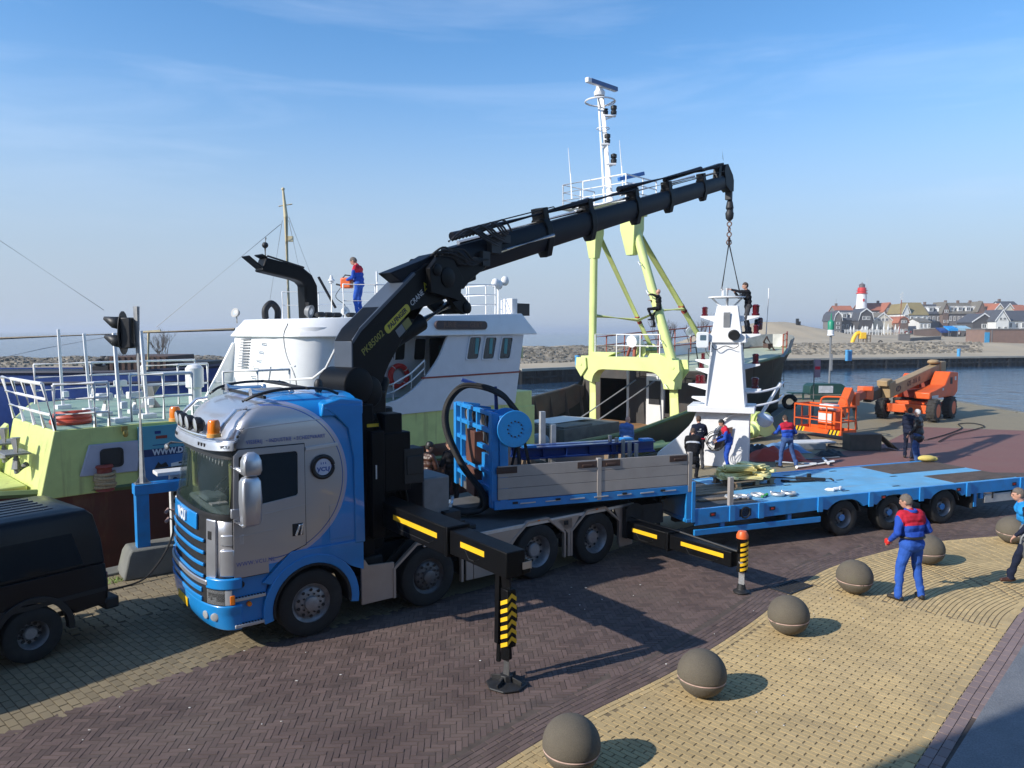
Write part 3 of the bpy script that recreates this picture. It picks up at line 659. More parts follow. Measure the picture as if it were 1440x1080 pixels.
# sun visor, light bar, beacons
cabpatch(2.865, 2.99, .055, .945, .16, SILVER, 'sun_visor', thick=.03, bev=.008, zf=lambda z, f: z-.03*math.sin(math.pi*f)+.02)
cabpatch(2.985, 3.02, .055, .945, .155, SILVER, 'visor_shelf', thick=.18, nz=1, zf=lambda z, f: z-.03*math.sin(math.pi*f))
for f in (.30, .335, .37, .63, .665, .70):
    c = czi(2.93); P_, _, _ = cabring(2.93, c[1], c[2], c[3], nf=200); p = P_[int(f*200)]
    mb = MB(); mb.box((p.x-.168, p.y, 2.925), (.012, .035, .05)); mb.build('marker_light', DARK, truck, bev=.004)
_c = czi(2.93); _P, _, _ = cabring(2.93, _c[1], _c[2], _c[3], nf=200); _t = (_P[27]-_P[23]).normalized(); _n = V(-_t.y, _t.x, 0)
text('VCU', .07, DARK, truck, axes(_P[25]+_n*(.164 if _n.x < 0 else -.164), -_t if _t.y > 0 else _t, (0, 0, 1)))
barz = 3.04; arc = [V(-1.36+.16*abs(2*k/12-1)**2.6, .15+2.2*k/12, barz) for k in range(13)]
mb = MB(); mb.tube([V(-.80, .24, 3.42), V(-.96, .20, 3.40), V(-1.12, .16, 3.24), V(-1.22, .16, 3.08)]+[p+V(0, 0, 0) for p in arc[1:-1]]+[V(-1.22, 2.34, 3.08), V(-1.12, 2.34, 3.24), V(-.96, 2.3, 3.40), V(-.80, 2.26, 3.42)], .03, 10); lb = mb.build('light_bar', STEEL, truck)
for k in range(4):
    p = arc[3+2*k]+V(-.02, 0, .14)
    mb = MB(); mb.lathe(p, (1, 0, .1), [(.105, -.03), (.115, 0), (.10, .06), (.05, .1)], 20); s_ = mb.build('spot_lamp', PLAST, truck)
    mb = MB(); mb.lathe(p+V(-.034, 0, -.003), (1, 0, .1), [(.02, -.012), (.07, -.006), (.1, .004)], 20); mb.build('lens', LENS, s_)
for y in (.10, 2.36):
    p = V(-1.27, y+.05, 3.06)
    mb = MB(); mb.lathe(p, (0, 0, 1), [(.095, 0), (.095, .05), (.08, .055)], 20); bs_ = mb.build('beacon', mat('beacon_base', (.75, .38, .10), .4), truck)
    mb = MB(); mb.lathe(p+V(0, 0, .055), (0, 0, 1), [(.082, 0), (.084, .06), (.078, .15), (.06, .18), (0.01, .185)], 20); mb.build('beacon_dome', ORL, bs_)
for y in (.3, 2.2):
    mb = MB(); mb.tube(catmull([(-.80, y*.9+.14, 3.50), (-.6, y, 3.60), (-.2, y, 3.66), (.35, y, 3.64), (.6, y, 3.55)], 5), .022, 8); mb.build('roof_rail', PLAST, truck)
mb = MB(); mb.bar((-.55, .2, 3.56), (-.55, 2.3, 3.56), .04, .04); mb.bar((.1, .2, 3.66), (.1, 2.3, 3.66), .04, .04); mb.build('roof_crossbar', PLAST, truck)
for y in (.62, 1.85):
    mb = MB(); mb.lathe((-.62, y, 3.6), (1, 0, 0), [(.075, 0), (.04, .08), (.025, .25), (.025, .55)], 14); mb.sph((-.02, y, 3.6), .045, 10, 6); mb.build('air_horn', STEEL, truck)
mb = MB(); mb.loft([[V(x, y, 3.53+h) for y, h in ((.85, 0), (1.65, 0), (1.55, .07), (.95, .07))] for x in (-.35, .15)]); mb.build('roof_hatch', GREYPAINT, truck, bev=.015)
mb = MB(); mb.sph((.42, .62, 3.66), (.07, .07, .12), 12, 8); mb.cyl((.42, .62, 3.5), (.42, .62, 3.6), .05); mb.build('camera_pod', PLAST, truck)
mb = MB(); mb.tube([V(-1.0, -.02, 3.07), V(-.93, -.05, 3.18)], .006, 6); mb.sph((-1.01, -.02, 3.06), .022, 8, 6); mb.build('aerial', PLAST, truck)
# mirrors
mb = MB()
for zz, h in ((2.22, .62),): mb.loft([[V(-.94+dx*s_, -.30+dy*s_, zz+dz) for dx, dy in ((-.13, -.10), (.02, -.13), (.13, -.09), (.14, .09), (-.13, .10))] for dz, s_ in ((-.34, .72), (-.30, .95), (0, 1.05), (.26, .98), (.33, .7))])
mirror = mb.build('mirror', SILVER, truck, bev=.03, seg=3)
mb = MB(); mb.loft([[V(-.92+dx*s_, -.30+dy*s_, 2.71+dz) for dx, dy in ((-.12, -.09), (.02, -.12), (.12, -.08), (.13, .08), (-.12, .09))] for dz, s_ in ((-.15, .85), (-.08, 1.05), (.05, 1.0), (.13, .75), (.17, .3))]); mb.build('upper_mirror', SILVER, mirror, bev=.02)
mb = MB(); mb.tube([V(-1.06, .1, 2.64), V(-1.04, -.12, 2.63), V(-.96, -.27, 2.56)], .036, 8); mb.tube([V(-1.04, .05, 1.88), V(-1.0, -.2, 1.86), V(-.95, -.28, 1.9)], .04, 8); mb.box((-1.06, .0, 2.0), (.12, .06, .13)); mb.build('mirror_arm', SILVER, truck, bev=.01)
mb = MB(); mb.tube([V(-1.15, 2.2, 2.72), V(-1.36, 2.3, 2.74), V(-1.42, 2.25, 2.72)], .02, 8); mb.sph((-1.44, 2.25, 2.68), (.035, .09, .05), 12, 8); mb.build('front_mirror', GREYPAINT, truck)
mb = MB(); mb.loft([[V(-.55+dx*s_, 2.75+dy*s_, 2.3+dz) for dx, dy in ((-.1, -.12), (.1, -.1), (.12, .1), (-.12, .1))] for dz, s_ in ((-.36, .8), (0, 1.05), (.38, .8))]); mb.tube([V(-.7, 2.45, 2.3), V(-.6, 2.75, 2.3)], .04, 8); mb.build('mirror', SILVER, truck, bev=.03)
# front grille
cabpatch(1.05, 1.93, .28, .72, .010, DARK, 'grille_backing', thick=.02)
cabpatch(1.70, 1.93, .36, .64, .045, BLUE, 'badge_panel', thick=.03, bev=.008)
text('VCU', .21, WHITE, truck, axes((-1.465, 1.25, 1.81), (0, -1, 0), (0, 0, 1)), bold=.008, depth=.012)
for z in (1.60, 1.43, 1.26, 1.10):
    cabpatch(z-.04, z+.008, .30, .70, .05, BLUE, 'grille_slat', thick=.03, nz=2, bev=.01)
for k0, k1 in ((.19, .30), (.70, .81)): cabpatch(1.07, 1.90, k0, k1, .03, SILVER, 'grille_side', thick=.04, bev=.012)
cabpatch(1.62, 1.74, .225, .28, .034, DARK, 'air_inlet', thick=.01, bev=.01)
cabpatch(1.12, 1.50, .04, .175, .045, SILVER, 'corner_deflector', thick=.05, bev=.02)
cabpatch(1.12, 1.50, .825, .96, .045, SILVER, 'corner_deflector', thick=.05, bev=.02)
cabpatch(1.55, 1.70, .0, .17, .02, SILVER, 'corner_fold', thick=.03, bev=.012)
BR = lambda z: [z, -1.46+.10*max(0, (.6-z)/.25)**2, -1.0, -.012 if z > .6 else .02]
cabpatch(.72, 1.06, .10, .90, .02, DARK, 'bumper_backing', thick=.03, rng=BR)
for z in (1.02,): cabpatch(z-.035, z+.035, .24, .76, .045, SILVER, 'bumper_bar', thick=.03, nz=2, bev=.01, rng=BR)
for z in (.90, .77): cabpatch(z-.035, z+.03, .30, .70, .045, BLUE, 'bumper_slat', thick=.03, nz=2, bev=.01, rng=BR)
cabpatch(.35, .72, .0, 1.0, .025, BLUE, 'bumper', thick=.05, nz=6, bev=.02, rng=BR)
for k0, k1 in ((0, .28), (.72, 1.0)): cabpatch(.94, 1.10, k0, k1, .035, BLUE, 'headlamp_brow', thick=.05, nz=3, bev=.02, rng=BR)
for k0, k1, a, b in ((.05, .27, .018, .08), (.73, .95, .92, .982)):
    cabpatch(.72, .94, k0, k1, .02, LENS, 'headlight', thick=.03, nz=4, bev=.01, rng=BR)
    cabpatch(.725, .86, a, b, .026, ORL, 'indicator', thick=.03, nz=3, bev=.01, rng=BR)
for f in (.20, .28):
    P_, _, _ = cabring(.55, -1.46, -1.0, 0, nf=100); p = P_[int(f*100)]; d = V(-.6, -.75, 0) if f < .22 else V(-.9, -.3, 0)
    mb = MB(); mb.lathe(p+d.normalized()*.03, d, [(.055, -.03), (.058, .0), (.045, .006), (.01, .004)], 18); mb.build('fog_lamp', LENS, truck)
mb = MB(); mb.bx((-1.50, .95, .5), (-1.49, 1.5, .62)); pl = mb.build('number_plate', YEL, truck)
# steps and wheel arch
mb = MB(); mb.plate([(-1.12, .36), (-.66, .36), (-.66, .80), (-.6, 1.0), (-.45, 1.2), (-.3, 1.32), (-1.12, 1.09)], [], sideY, .03, .10); mb.build('step_panel', BLUE, truck, bev=.006)
for z, w in ((.76, .07), (.38, .1)):
    mb = MB(); mb.bx((-1.10, -.02, z), (-.67, .12, z+.045)); st = mb.build('step', ALU, truck, bev=.006)
    mb = MB()
    for k in range(10): mb.bx((-1.08+.042*k, -.012, z+.045), (-1.06+.042*k, .1, z+.052))
    mb.build('step_tread', DARK, st, smooth=0)
mb = MB(); mb.lathe((-.9, -.01, .69), (0, 1, 0), [(.03, -.015), (.035, 0), (.035, .05)], 14); mb.build('side_marker', ORL, truck)
mb = MB(); mb.lathe((-1.0, .02, .98), (0, 1, 0), [(.045, -.01), (.05, 0), (.05, .05)], 14); mb.build('filler_cap', DARK, truck)
def archpts(c, r0, r1, a0, a1, n=22): return [(c[0]+r1*math.cos(R_(a0+(a1-a0)*k/n)), c[1]+r1*math.sin(R_(a0+(a1-a0)*k/n))) for k in range(n+1)]+[(c[0]+r0*math.cos(R_(a1+(a0-a1)*k/n)), c[1]+r0*math.sin(R_(a1+(a0-a1)*k/n))) for k in range(n+1)]
mb = MB(); mb.plate(archpts((.02, .5), .60, .73, -10, 192), [], sideY, -.035, .42); mb.build('wheel_arch', BLUE, truck, bev=.02)
mb = MB(); mb.plate(archpts((.02, .5), .565, .602, -8, 190), [], sideY, -.05, .42); mb.build('arch_lip', RUBBER, truck, bev=.01)
mb = MB(); mb.plate([(.02-.73, .95), (-.3, 1.33), (.84, 1.32), (.84, .85), (.62, .95), (.4, 1.12), (.02, 1.2), (-.36, 1.1), (-.6, .9)], [], sideY, -.02, .03); mb.build('lower_panel', BLUE, truck, bev=.01)
# wheels
def wheel(par, t, n, R=.5, rim=.30, w=.32, hub='front', m_rim=RIM, dull=False, center=None):
    o_ = bpy.data.objects.new('wheel', None); COL.objects.link(o_); o_.parent = par; o_.location = (t, n, R); o_.empty_display_size = .2
    mb = MB(); mb.lathe((0, 0, 0), (0, 1, 0), [(rim*.97, .0), (rim+.03, -.012), (R-.06, -.02), (R-.018, .0), (R, .04), (R, w-.04), (R-.018, w), (rim, w), (rim*.97, w)], 44, caps=False)
    ty = mb.build('tyre', RUBBER, o_, smooth=40)
    gr = MB()
    for k in range(40):
        a = 2*math.pi*k/40; gr.box((math.cos(a)*(R+.001), w/2, math.sin(a)*(R+.001)), (.012, w*.85, .02), rot=Matrix.Rotation(-a, 3, 'Y'))
    mb = MB()
    if hub == 'front': prof = [(rim, .0), (rim*.97, .03), (rim*.80, .07), (rim*.78, .055), (rim*.72, .035), (rim*.55, .02), (rim*.36, .015), (rim*.34, -.04), (rim*.2, -.055), (.002, -.055)]
    else: prof = [(rim, .0), (rim*.96, .02), (rim*.88, .05), (rim*.86, .14), (rim*.78, .17), (rim*.46, .175), (rim*.44, .10), (rim*.36, .08), (.002, .08)]
    mb.lathe((0, 0, 0), (0, 1, 0), prof, 36, caps=False); rm = mb.build('rim', m_rim, o_, smooth=35)
    mb = MB(); yb = .0 if hub == 'front' else .15
    for k in range(10):
        a = 2*math.pi*k/10; x, z = math.cos(a)*rim*.62, math.sin(a)*rim*.62
        mb.cyl((math.cos(a)*rim*.47, yb-.01, math.sin(a)*rim*.47), (math.cos(a)*rim*.47, yb+.05, math.sin(a)*rim*.47), .016, n=6)
        mb.cyl((math.cos(a+.3)*rim*.66, yb+.012 if hub == 'front' else yb+.0, math.sin(a+.3)*rim*.66), (math.cos(a+.3)*rim*.66, yb+.05, math.sin(a+.3)*rim*.66), .026, n=8)
    mb.build('hub_bolts', DARK, rm)
    if center is not None: mb = MB(); mb.cyl((0, .03, 0), (0, .12, 0), rim*.36, n=20); mb.build('hub_cap', center, rm, bev=.01)
    return o_
DIMRIM = mat('dull_rim', (.14, .14, .145), .5, .4, var=.2, vs=9, dirt=(.04, .035, .03), dirt_amt=.6, ds=6)
wheel(truck, 0, .0); wheel(truck, 1.993, .0, m_rim=DIMRIM); wheel(truck, 4.28, .0, hub='drive'); wheel(truck, 5.72, .0, hub='drive')
for t in (0, 1.993, 4.28, 5.72):
    mb = MB(); mb.lathe((0, 0, 0), (0, 1, 0), [(.28, 0), (.48, -.02), (.5, .05), (.5, .3), (.28, .32)], 24); o = mb.build('far_wheel', RUBBER, truck); o.location = (t, 2.15, .5)
    mb = MB(); mb.cyl((t, .3, .5), (t, 2.2, .5), .07); mb.box((t, 1.25, .5), (.4, .4, .36)); mb.build('axle', DARK, truck)
# chassis and deck
mb = MB()
for y in (.8, 1.7): mb.bx((-1.2, y-.05, .62), (6.9, y+.05, .95))
mb.bx((.9, .3, .55), (6.6, 2.2, .62)); mb.build('chassis', DARK, truck)
mb = MB(); mb.bx((2.0, .03, .99), (6.75, 2.5, 1.05)); mb.build('deck', DECKGREY, truck, bev=.006)
mb = MB(); mb.bx((1.9, -.005, 1.0), (6.76, .03, 1.06)); mb.build('deck_edge', ALU, truck, bev=.004)
def skirt(P, name='skirt_panel', m=BEIGE, y0=-.01, y1=.03): mb = MB(); mb.plate(P, [], sideY, y0, y1); return mb.build(name, m, truck, bev=.004)
skirt([(.80, .29), (1.36, .29), (1.36, .86), (.92, .89), (.86, .99), (.80, .93)])
skirt([(2.72, .28), (2.86, .28), (2.86, 1.0), (2.72, 1.0)]); 
skirt([(2.875, .28), (3.62, .28), (3.62, .62), (2.875, .62)]); skirt([(2.875, .64), (3.62, .64), (3.95, 1.0), (2.875, 1.0)])
skirt([(5.0, .28), (5.1, .28), (5.1, 1.0), (4.75, 1.0), (5.0, .72)]); skirt([(6.36, .22), (6.72, .22), (6.72, 1.02), (6.2, 1.02), (6.36, .72)])
skirt([(4.62, 1.03), (5.3, 1.03), (5.12, .80), (4.86, .80)])
def octarch(c, h=.66, top=1.10):
    P = [(c-h, .28), (c-h, .76), (c-.24, top), (c+.24, top), (c+h, .76), (c+h, .28)]; q = .045
    I = [(c-h+q, .28), (c-h+q, .745), (c-.225, top-q), (c+.225, top-q), (c+h-q, .745), (c+h-q, .28)]
    mb = MB(); mb.plate(P+I[::-1], [], sideY, -.025, .05); mb.build('arch_trim', BEIGE, truck, bev=.005)
    mb = MB(); mb.plate([(c-h+.05, .35), (c-h+.05, .74), (c-.22, top-.05), (c+.22, top-.05), (c+h-.05, .74), (c+h-.05, .35)], [], sideY, .36, .40); mb.build('arch_liner', DARK, truck)
    mb = MB(); mb.box((c, -.03, top-.02), (.05, .012, .022)); mb.build('side_marker', ORL, truck)
octarch(2.0); octarch(4.28); octarch(5.72)
for t, z in ((3.3, .84), (6.5, .92), (4.95, .93)):
    mb = MB(); mb.bx((t-.05, -.02, z-.04), (t+.05, -.008, z+.04)); mb.cyl((t, -.03, z), (t, -.01, z), .02, n=10); mb.build('panel_latch', DARK, truck)
for a_, b_ in (((.95, .35, .35), (1.35, .9, .9)), ((2.75, .2, .3), (3.6, .7, .95))): mb = MB(); mb.bx(a_, b_); mb.build('tank', DARK, truck, bev=.03)
mb = MB(); mb.bx((6.7, .1, .55), (6.8, 2.4, .75)); mb.build('rear_crossmember', DARK, truck, bev=.01)
# ---------------------------------------------------------------- loader crane
mb = MB(); mb.bx((.93, .28, .95), (1.18, 2.25, 3.36)); mb.bx((1.18, .5, .95), (1.45, 1.0, 3.0)); mb.bx((1.18, 1.0, 1.0), (2.15, 2.0, 1.9)); mb.bx((1.05, .1, 1.25), (1.28, .28, 2.95)); bc = mb.build('crane_base', BLACK, truck, bev=.02)
mb = MB(); mb.bx((1.28, .12, 1.95), (1.75, .5, 2.9)); mb.bx((1.3, .15, 2.55), (1.62, .45, 3.2)); mb.build('valve_cabinet', BLACK, bc, bev=.02)
mb = MB(); mb.bx((1.62, .1, 2.05), (1.98, .45, 2.62)); mb.bx((1.66, .08, 2.2), (1.94, .1, 2.5)); mb.build('control_box', PLAST, bc, bev=.02)
mb = MB()
for k in range(14): mb.tube(catmull([(1.2+.03*(k % 4), .3+.06*k % .5, 3.2-.1*(k % 5)), (1.5, .2+.05*k % .4, 2.4+.12*(k % 3)), (1.8, .35+.03*k, 1.7), (1.6+.05*k, .5+.1*(k % 6), 1.2)], 5), .018, 6)
mb.build('hydraulic_hoses', RUBBER, bc)
mb = MB(); mb.bx((1.06, .26, 3.0), (1.26, .275, 3.05)); mb.build('warning_sticker', YEL, bc)
mb = MB(); mb.bx((1.115, .09, 2.2), (1.135, .1, 2.42)); mb.build('gauge', WGREY, bc)
mb = MB(); mb.bx((2.1, .35, 1.06), (2.62, 1.1, 2.05)); tank = mb.build('oil_tank', GREYPAINT, truck, bev=.03)
mb = MB(); mb.bx((2.45, .2, 1.06), (2.75, .5, 1.45)); mb.bx((2.7, .25, 1.06), (3.1, .9, 1.14)); mb.box((2.78, .24, 1.2), (.16, .02, .12)); mb.build('step_bracket', DARK, truck, bev=.01)
crane = bpy.data.objects.new('crane', None); COL.objects.link(crane); crane.parent = truck; crane.location = (1.75, 1.25, 0); crane.rotation_euler = (0, 0, R_(51.9)-TR.ang)
mb = MB(); mb.lathe((0, 0, 1.0), (0, 0, 1), [(.5, 0), (.5, .5), (.36, .6), (.32, 1.5), (.26, 1.6), (.24, 2.2)], 28); mb.bx((-.55, -.26, 2.6), (-.05, .26, 3.5)); mb.build('column', BLACK, crane, bev=.03)
sxz = lambda a, b, d: V(a, d, b)
mb = MB(); mb.lathe((-.72, -.38, 3.62), (0, 1, 0), [(.2, 0), (.3, .03), (.3, .72), (.2, .75)], 26); mb.lathe((-.45, -.34, 3.5), (0, 1, 0), [(.22, 0), (.27, .03), (.27, .65), (.2, .68)], 22); mb.build('slewing_knuckle', BLACK, crane, bev=.02)
# inner boom
P = [(-.74, 3.25), (-.75, 4.35), (-.60, 4.55), (.66, 5.53), (1.0, 5.72), (1.35, 5.74), (1.72, 5.45), (1.5, 5.1), (.9, 4.93), (.46, 4.46), (.06, 3.93), (-.2, 3.45), (-.3, 3.3)]
mb = MB(); mb.plate(P, [], sxz, -.22, .22); ib = mb.build('inner_boom', BLACK, crane, bev=.02)
mb = MB(); mb.plate([(-.74, 4.36), (-.58, 4.56), (.66, 5.54), (.70, 5.50), (-.55, 4.50), (-.72, 4.30)], [], sxz, -.23, .23); mb.build('boom_top_plate', mat('boom_grey', (.06, .075, .10), .4, var=.1), ib, bev=.006)
mb = MB(); mb.plate([(-.755, 3.35), (-.755, 4.34), (-.72, 4.34), (-.72, 3.35)], [], sxz, -.22, .22); mb.build('boom_back_plate', MT['boom_grey'], ib, bev=.006)
dirb = V(1.26, 0, .98).normalized(); upb = V(-.98, 0, 1.26).normalized()
BT = lambda along_, up_: axes(V(-.60, -.2225, 4.05)+dirb*along_+upb*up_, dirb, upb)
YLET = mat('yellow_lettering', (.55, .46, .03), .5); WLET = mat('white_lettering', (.62, .62, .62), .5)
text('PK85002', .165, mat('dim_yellow_lettering', (.26, .235, .03), .5), ib, BT(.40, .02), sx=.95, bold=.002)
lp = MB(); lp.plate([(p[0], p[1]) for p in rrect(.74, -.08, 1.44, .08, .06)], [], lambda a, b, d: V(-.60, d, 4.05)+dirb*(a+.0)+upb*b, -.223, -.218); lp.build('maker_plate', YLET, ib)
text('PALFINGER', .12, PLAST, ib, axes(V(-.60, -.2245, 4.05)+dirb*1.09, dirb, upb), sx=.88, bold=.004)
text('CRANE', .14, WLET, ib, BT(1.69, .0), sx=.85)
tr_ = MB(); tr_.plate([(1.92, -.02), (2.08, -.02), (2.0, .12)], [(p[0], p[1]) for p in [[(1.96, 0), (2.04, 0), (2.0, .07)]][0]] and [[(1.96, 0), (2.04, 0), (2.0, .07)]], lambda a, b, d: V(-.60, d, 4.05)+dirb*a+upb*b, -.2235, -.218); tr_.build('warning_triangle', YLET, ib)
for (a, b), m_ in (((1.12, -.2), YLET), ((.92, -.2), WGREY)):
    q = MB(); q.plate([(a-.0, b-.08), (a+.19, b-.08), (a+.19, b+.07), (a, b+.07)], [], lambda x, z, d: V(-.60, d, 4.05)+dirb*x+upb*z, -.223, -.218); q.build('sticker', mat('dim_sticker', (.22, .20, .05), .6) if m_ is YLET else mat('grey_sticker', (.2, .2, .2), .6), ib)
mb = MB(); mb.lathe((-.15, -.1, 3.2), (.32, 0, .9), [(.1, -.1), (.12, 0), (.12, .5), (.09, .55)], 18); mb.build('lift_cylinder', BLACK, crane)
mb = MB(); c0 = V(.30, 0, 4.08); mb.lathe((.25, -.05, 4.34), (.80, 0, .36), [(.14, -.2), (.17, -.05), (.17, .80), (.1, .86)], 22); lc = mb.build('folding_cylinder', BLACK, crane)
mb = MB(); mb.cyl((1.0, -.05, 4.68), (1.72, -.05, 5.0), .075, n=18); mb.build('cylinder_rod', STEEL, lc)
mb = MB(); mb.cyl((1.02, .11, 4.60), (1.72, .11, 4.92), .035, n=12); mb.build('guide_rod', ALU, lc)
# knuckle linkage
P = [(.95, 5.2), (.92, 5.62), (1.15, 5.84), (1.55, 5.80), (1.80, 5.5), (1.74, 5.22), (2.0, 5.02), (2.03, 4.88), (1.82, 4.82), (1.6, 4.94), (1.4, 5.12)]
for y0, y1 in ((-.36, -.255), (.255, .36)): mb = MB(); mb.plate(P, [], sxz, y0, y1); mb.build('knuckle_plate', BLACK, crane, bev=.015)
for (x, z), r in (((1.38, 5.48), .18), ((1.10, 5.60), .11), ((1.9, 4.94), .11)):
    mb = MB(); mb.lathe((x, -.44, z), (0, 1, 0), [(r*.6, .04), (r, .06), (r, .82), (r*.6, .84)], 22); mb.build('pivot_pin', BLACK, crane)
mb = MB()
for k in range(9): mb.tube(catmull([(1.0+.04*k, -.3, 5.85+.02*(k % 3)), (1.35+.05*k, -.34-.02*(k % 3), 6.02-.05*(k % 4)), (1.75+.05*k, -.32, 5.75+.05*(k % 3)), (2.2+.05*k, -.3, 5.9)], 5), .02, 6)
mb.build('hose_bundle', RUBBER, crane)
# outer boom (telescopic)
o0, o1 = V(2.18, 0, 5.86), V(13.88, 0, 9.05); bd = (o1-o0).normalized(); bu = V(-bd.z, 0, bd.x)
def BP(s, h, y=0): return V(2.0, y, 5.815)+bd*s+bu*h         # s along the boom from its root, h above its axis
outer = bpy.data.objects.new('outer_boom', None); COL.objects.link(outer); outer.parent = crane
def hexsec(s0, s1, h, w, name, m=BOOMNAVY):
    mb = MB(); sec = [(-w*.5, h*.28), (-w*.34, h*.5), (w*.34, h*.5), (w*.5, h*.28), (w*.5, -h*.12), (w*.2, -h*.5), (-w*.2, -h*.5), (-w*.5, -h*.12)]
    mb.loft([[BP(s, b, a) for a, b in sec] for s in (s0, s1)]); return mb.build(name, m, outer, bev=.012)
hexsec(-.2, 3.0, .62, .40, 'boom_section'); 
for s0, s1, h, w in ((2.8, 4.85, .55, .36), (4.7, 7.25, .51, .33), (7.1, 9.2, .48, .30), (9.0, 11.6, .46, .28), (11.4, 13.4, .43, .26)): hexsec(s0, s1, h, w, 'boom_section')
def collar(s, h, w, drop=.12, l=.22):
    mb = MB(); sec = [(-w*.56, h*.3), (-w*.4, h*.58), (w*.4, h*.58), (w*.56, h*.3), (w*.56, -h*.14), (w*.22, -h*.5-drop), (-w*.22, -h*.5-drop), (-w*.56, -h*.14)]
    mb.loft([[BP(s+d*.5-d2, b, a) for a, b in sec] for d, d2 in ((-l, 0), (l, .0))]); mb.bx_ = None
    mb.box(BP(s+.02, h*.72), (.2, w*.8, h*.42), rot=Matrix.Rotation(-math.atan2(bd.z, bd.x), 3, 'Y')); return mb.build('boom_collar', BLACK, outer, bev=.015)
for s, h, w in ((2.95, .66, .42), (4.85, .60, .39), (7.2, .56, .36), (9.2, .52, .33), (11.6, .49, .30)): collar(s, h, w)
# tail of the outer boom that overhangs the knuckle
P = [(.16, 5.50), (.95, 5.78), (1.15, 5.88), (1.6, 5.98), (2.4, 6.16), (2.4, 5.5), (1.9, 5.35), (1.3, 5.55), (.75, 5.42), (.45, 5.34)]
mb = MB(); mb.plate(P, [], sxz, -.17, .17); mb.build('boom_tail', BOOMNAVY, outer, bev=.02)
mb = MB(); mb.plate([(1.5, 5.3), (1.45, 5.6), (2.0, 5.82), (2.5, 5.95), (2.6, 5.74), (2.15, 5.48), (1.95, 5.3)], [], sxz, -.25, .25); mb.build('boom_foot', BLACK, outer, bev=.02)
# extension cylinders on top and the rods below
for s0, s1, h, r, m_ in ((-.05, 4.9, .50, .085, BOOMNAVY), (4.2, 7.3, .50, .08, BOOMNAVY), (6.4, 11.5, .60, .075, BOOMNAVY), (9.0, 12.9, .54, .06, BOOMNAVY)):
    mb = MB(); mb.cyl(BP(s0, h, -.06), BP(s1, h, -.06), r, n=12); cy = mb.build('extension_cylinder', m_, outer, bev=.01)
    mb = MB(); mb.cyl(BP(s0+.3, h-.16, .08), BP(s1-.2, h-.18, .08), r*.5, n=10); mb.build('cylinder_rod', STEEL, cy)
mb = MB(); mb.cyl(BP(1.0, .0, -.24), BP(3.0, .0, -.24), .05, n=12); mb.build('chrome_rod', STEEL, outer)
mb = MB()
for s0, s1, h in ((0.2, 3.4, .58), (3.2, 5.0, .54), (6.5, 7.2, .62), (9.3, 13.2, .36), (11.6, 13.2, .58)): mb.tube([BP(s0, h-.06, -.12), BP(s0+.05, h, -.12), BP(s1-.05, h, -.12), BP(s1, h-.06, -.12)], .014, 6)
mb.build('hose_guide', RUBBER, outer)
mb = MB()
for k in range(10): mb.tube(catmull([BP(-.4+.1*k, .45, -.28), BP(.1+.12*k, .6-.04*(k % 3), -.34), BP(.5+.1*k, .35, -.36+.02*(k % 3)), BP(1.0+.05*k, .1+.03*k, -.3)], 4), .02, 6)
mb.box(BP(.9, .1, -.25), (.3, .14, .22)); mb.box(BP(.55, -.05, -.25), (.22, .12, .28)); mb.box(BP(1.25, .22, -.23), (.3, .16, .16)); mb.build('boom_valves', DARK, outer)
# boom head
mb = MB(); mb.plate([(14.6, 9.65), (14.72, 9.86), (14.9, 9.9), (15.3, 9.62), (15.4, 9.45), (15.4, 9.1), (15.15, 9.05), (14.75, 9.2)], [], sxz, -.14, .14); mb.add([BP(13.3, .75, -.05), BP(13.45, 1.0, 0), BP(13.6, .65, .05)], [(0, 1, 2)])
mb.bar(BP(11.6, .54), BP(13.25, .58), .2, .08); mb.bar(BP(12.8, .15), BP(13.0, .58), .2, .2); mb.build('boom_head', BLACK, outer, bev=.01)
hx = 15.42
mb = MB(); mb.box((hx-.1, 0, 9.0), (.16, .2, .35)); mb.lathe((hx, 0, 8.15), (0, 0, 1), [(.05, 0), (.12, .08), (.14, .25), (.09, .35), (.13, .42), (.10, .6), (.05, .75)], 14); mb.box((hx+.1, .0, 8.5), (.2, .1, .16)); hk = mb.build('hook_block', DARK, outer, bev=.01)
mb = MB()
for k in range(4): mb.torus((hx, 0, 8.05-.17*k), (0, 1, 0) if k % 2 else (1, 0, 0), .075, .022, 14, 6)
mb.tube([V(hx, .0, 7.62), V(hx+.04, 0, 7.5), V(hx, 0, 7.42)], .04, 8); mb.build('hook_chain', mat('rusty_chain', (.16, .10, .08), .6, .4), hk)
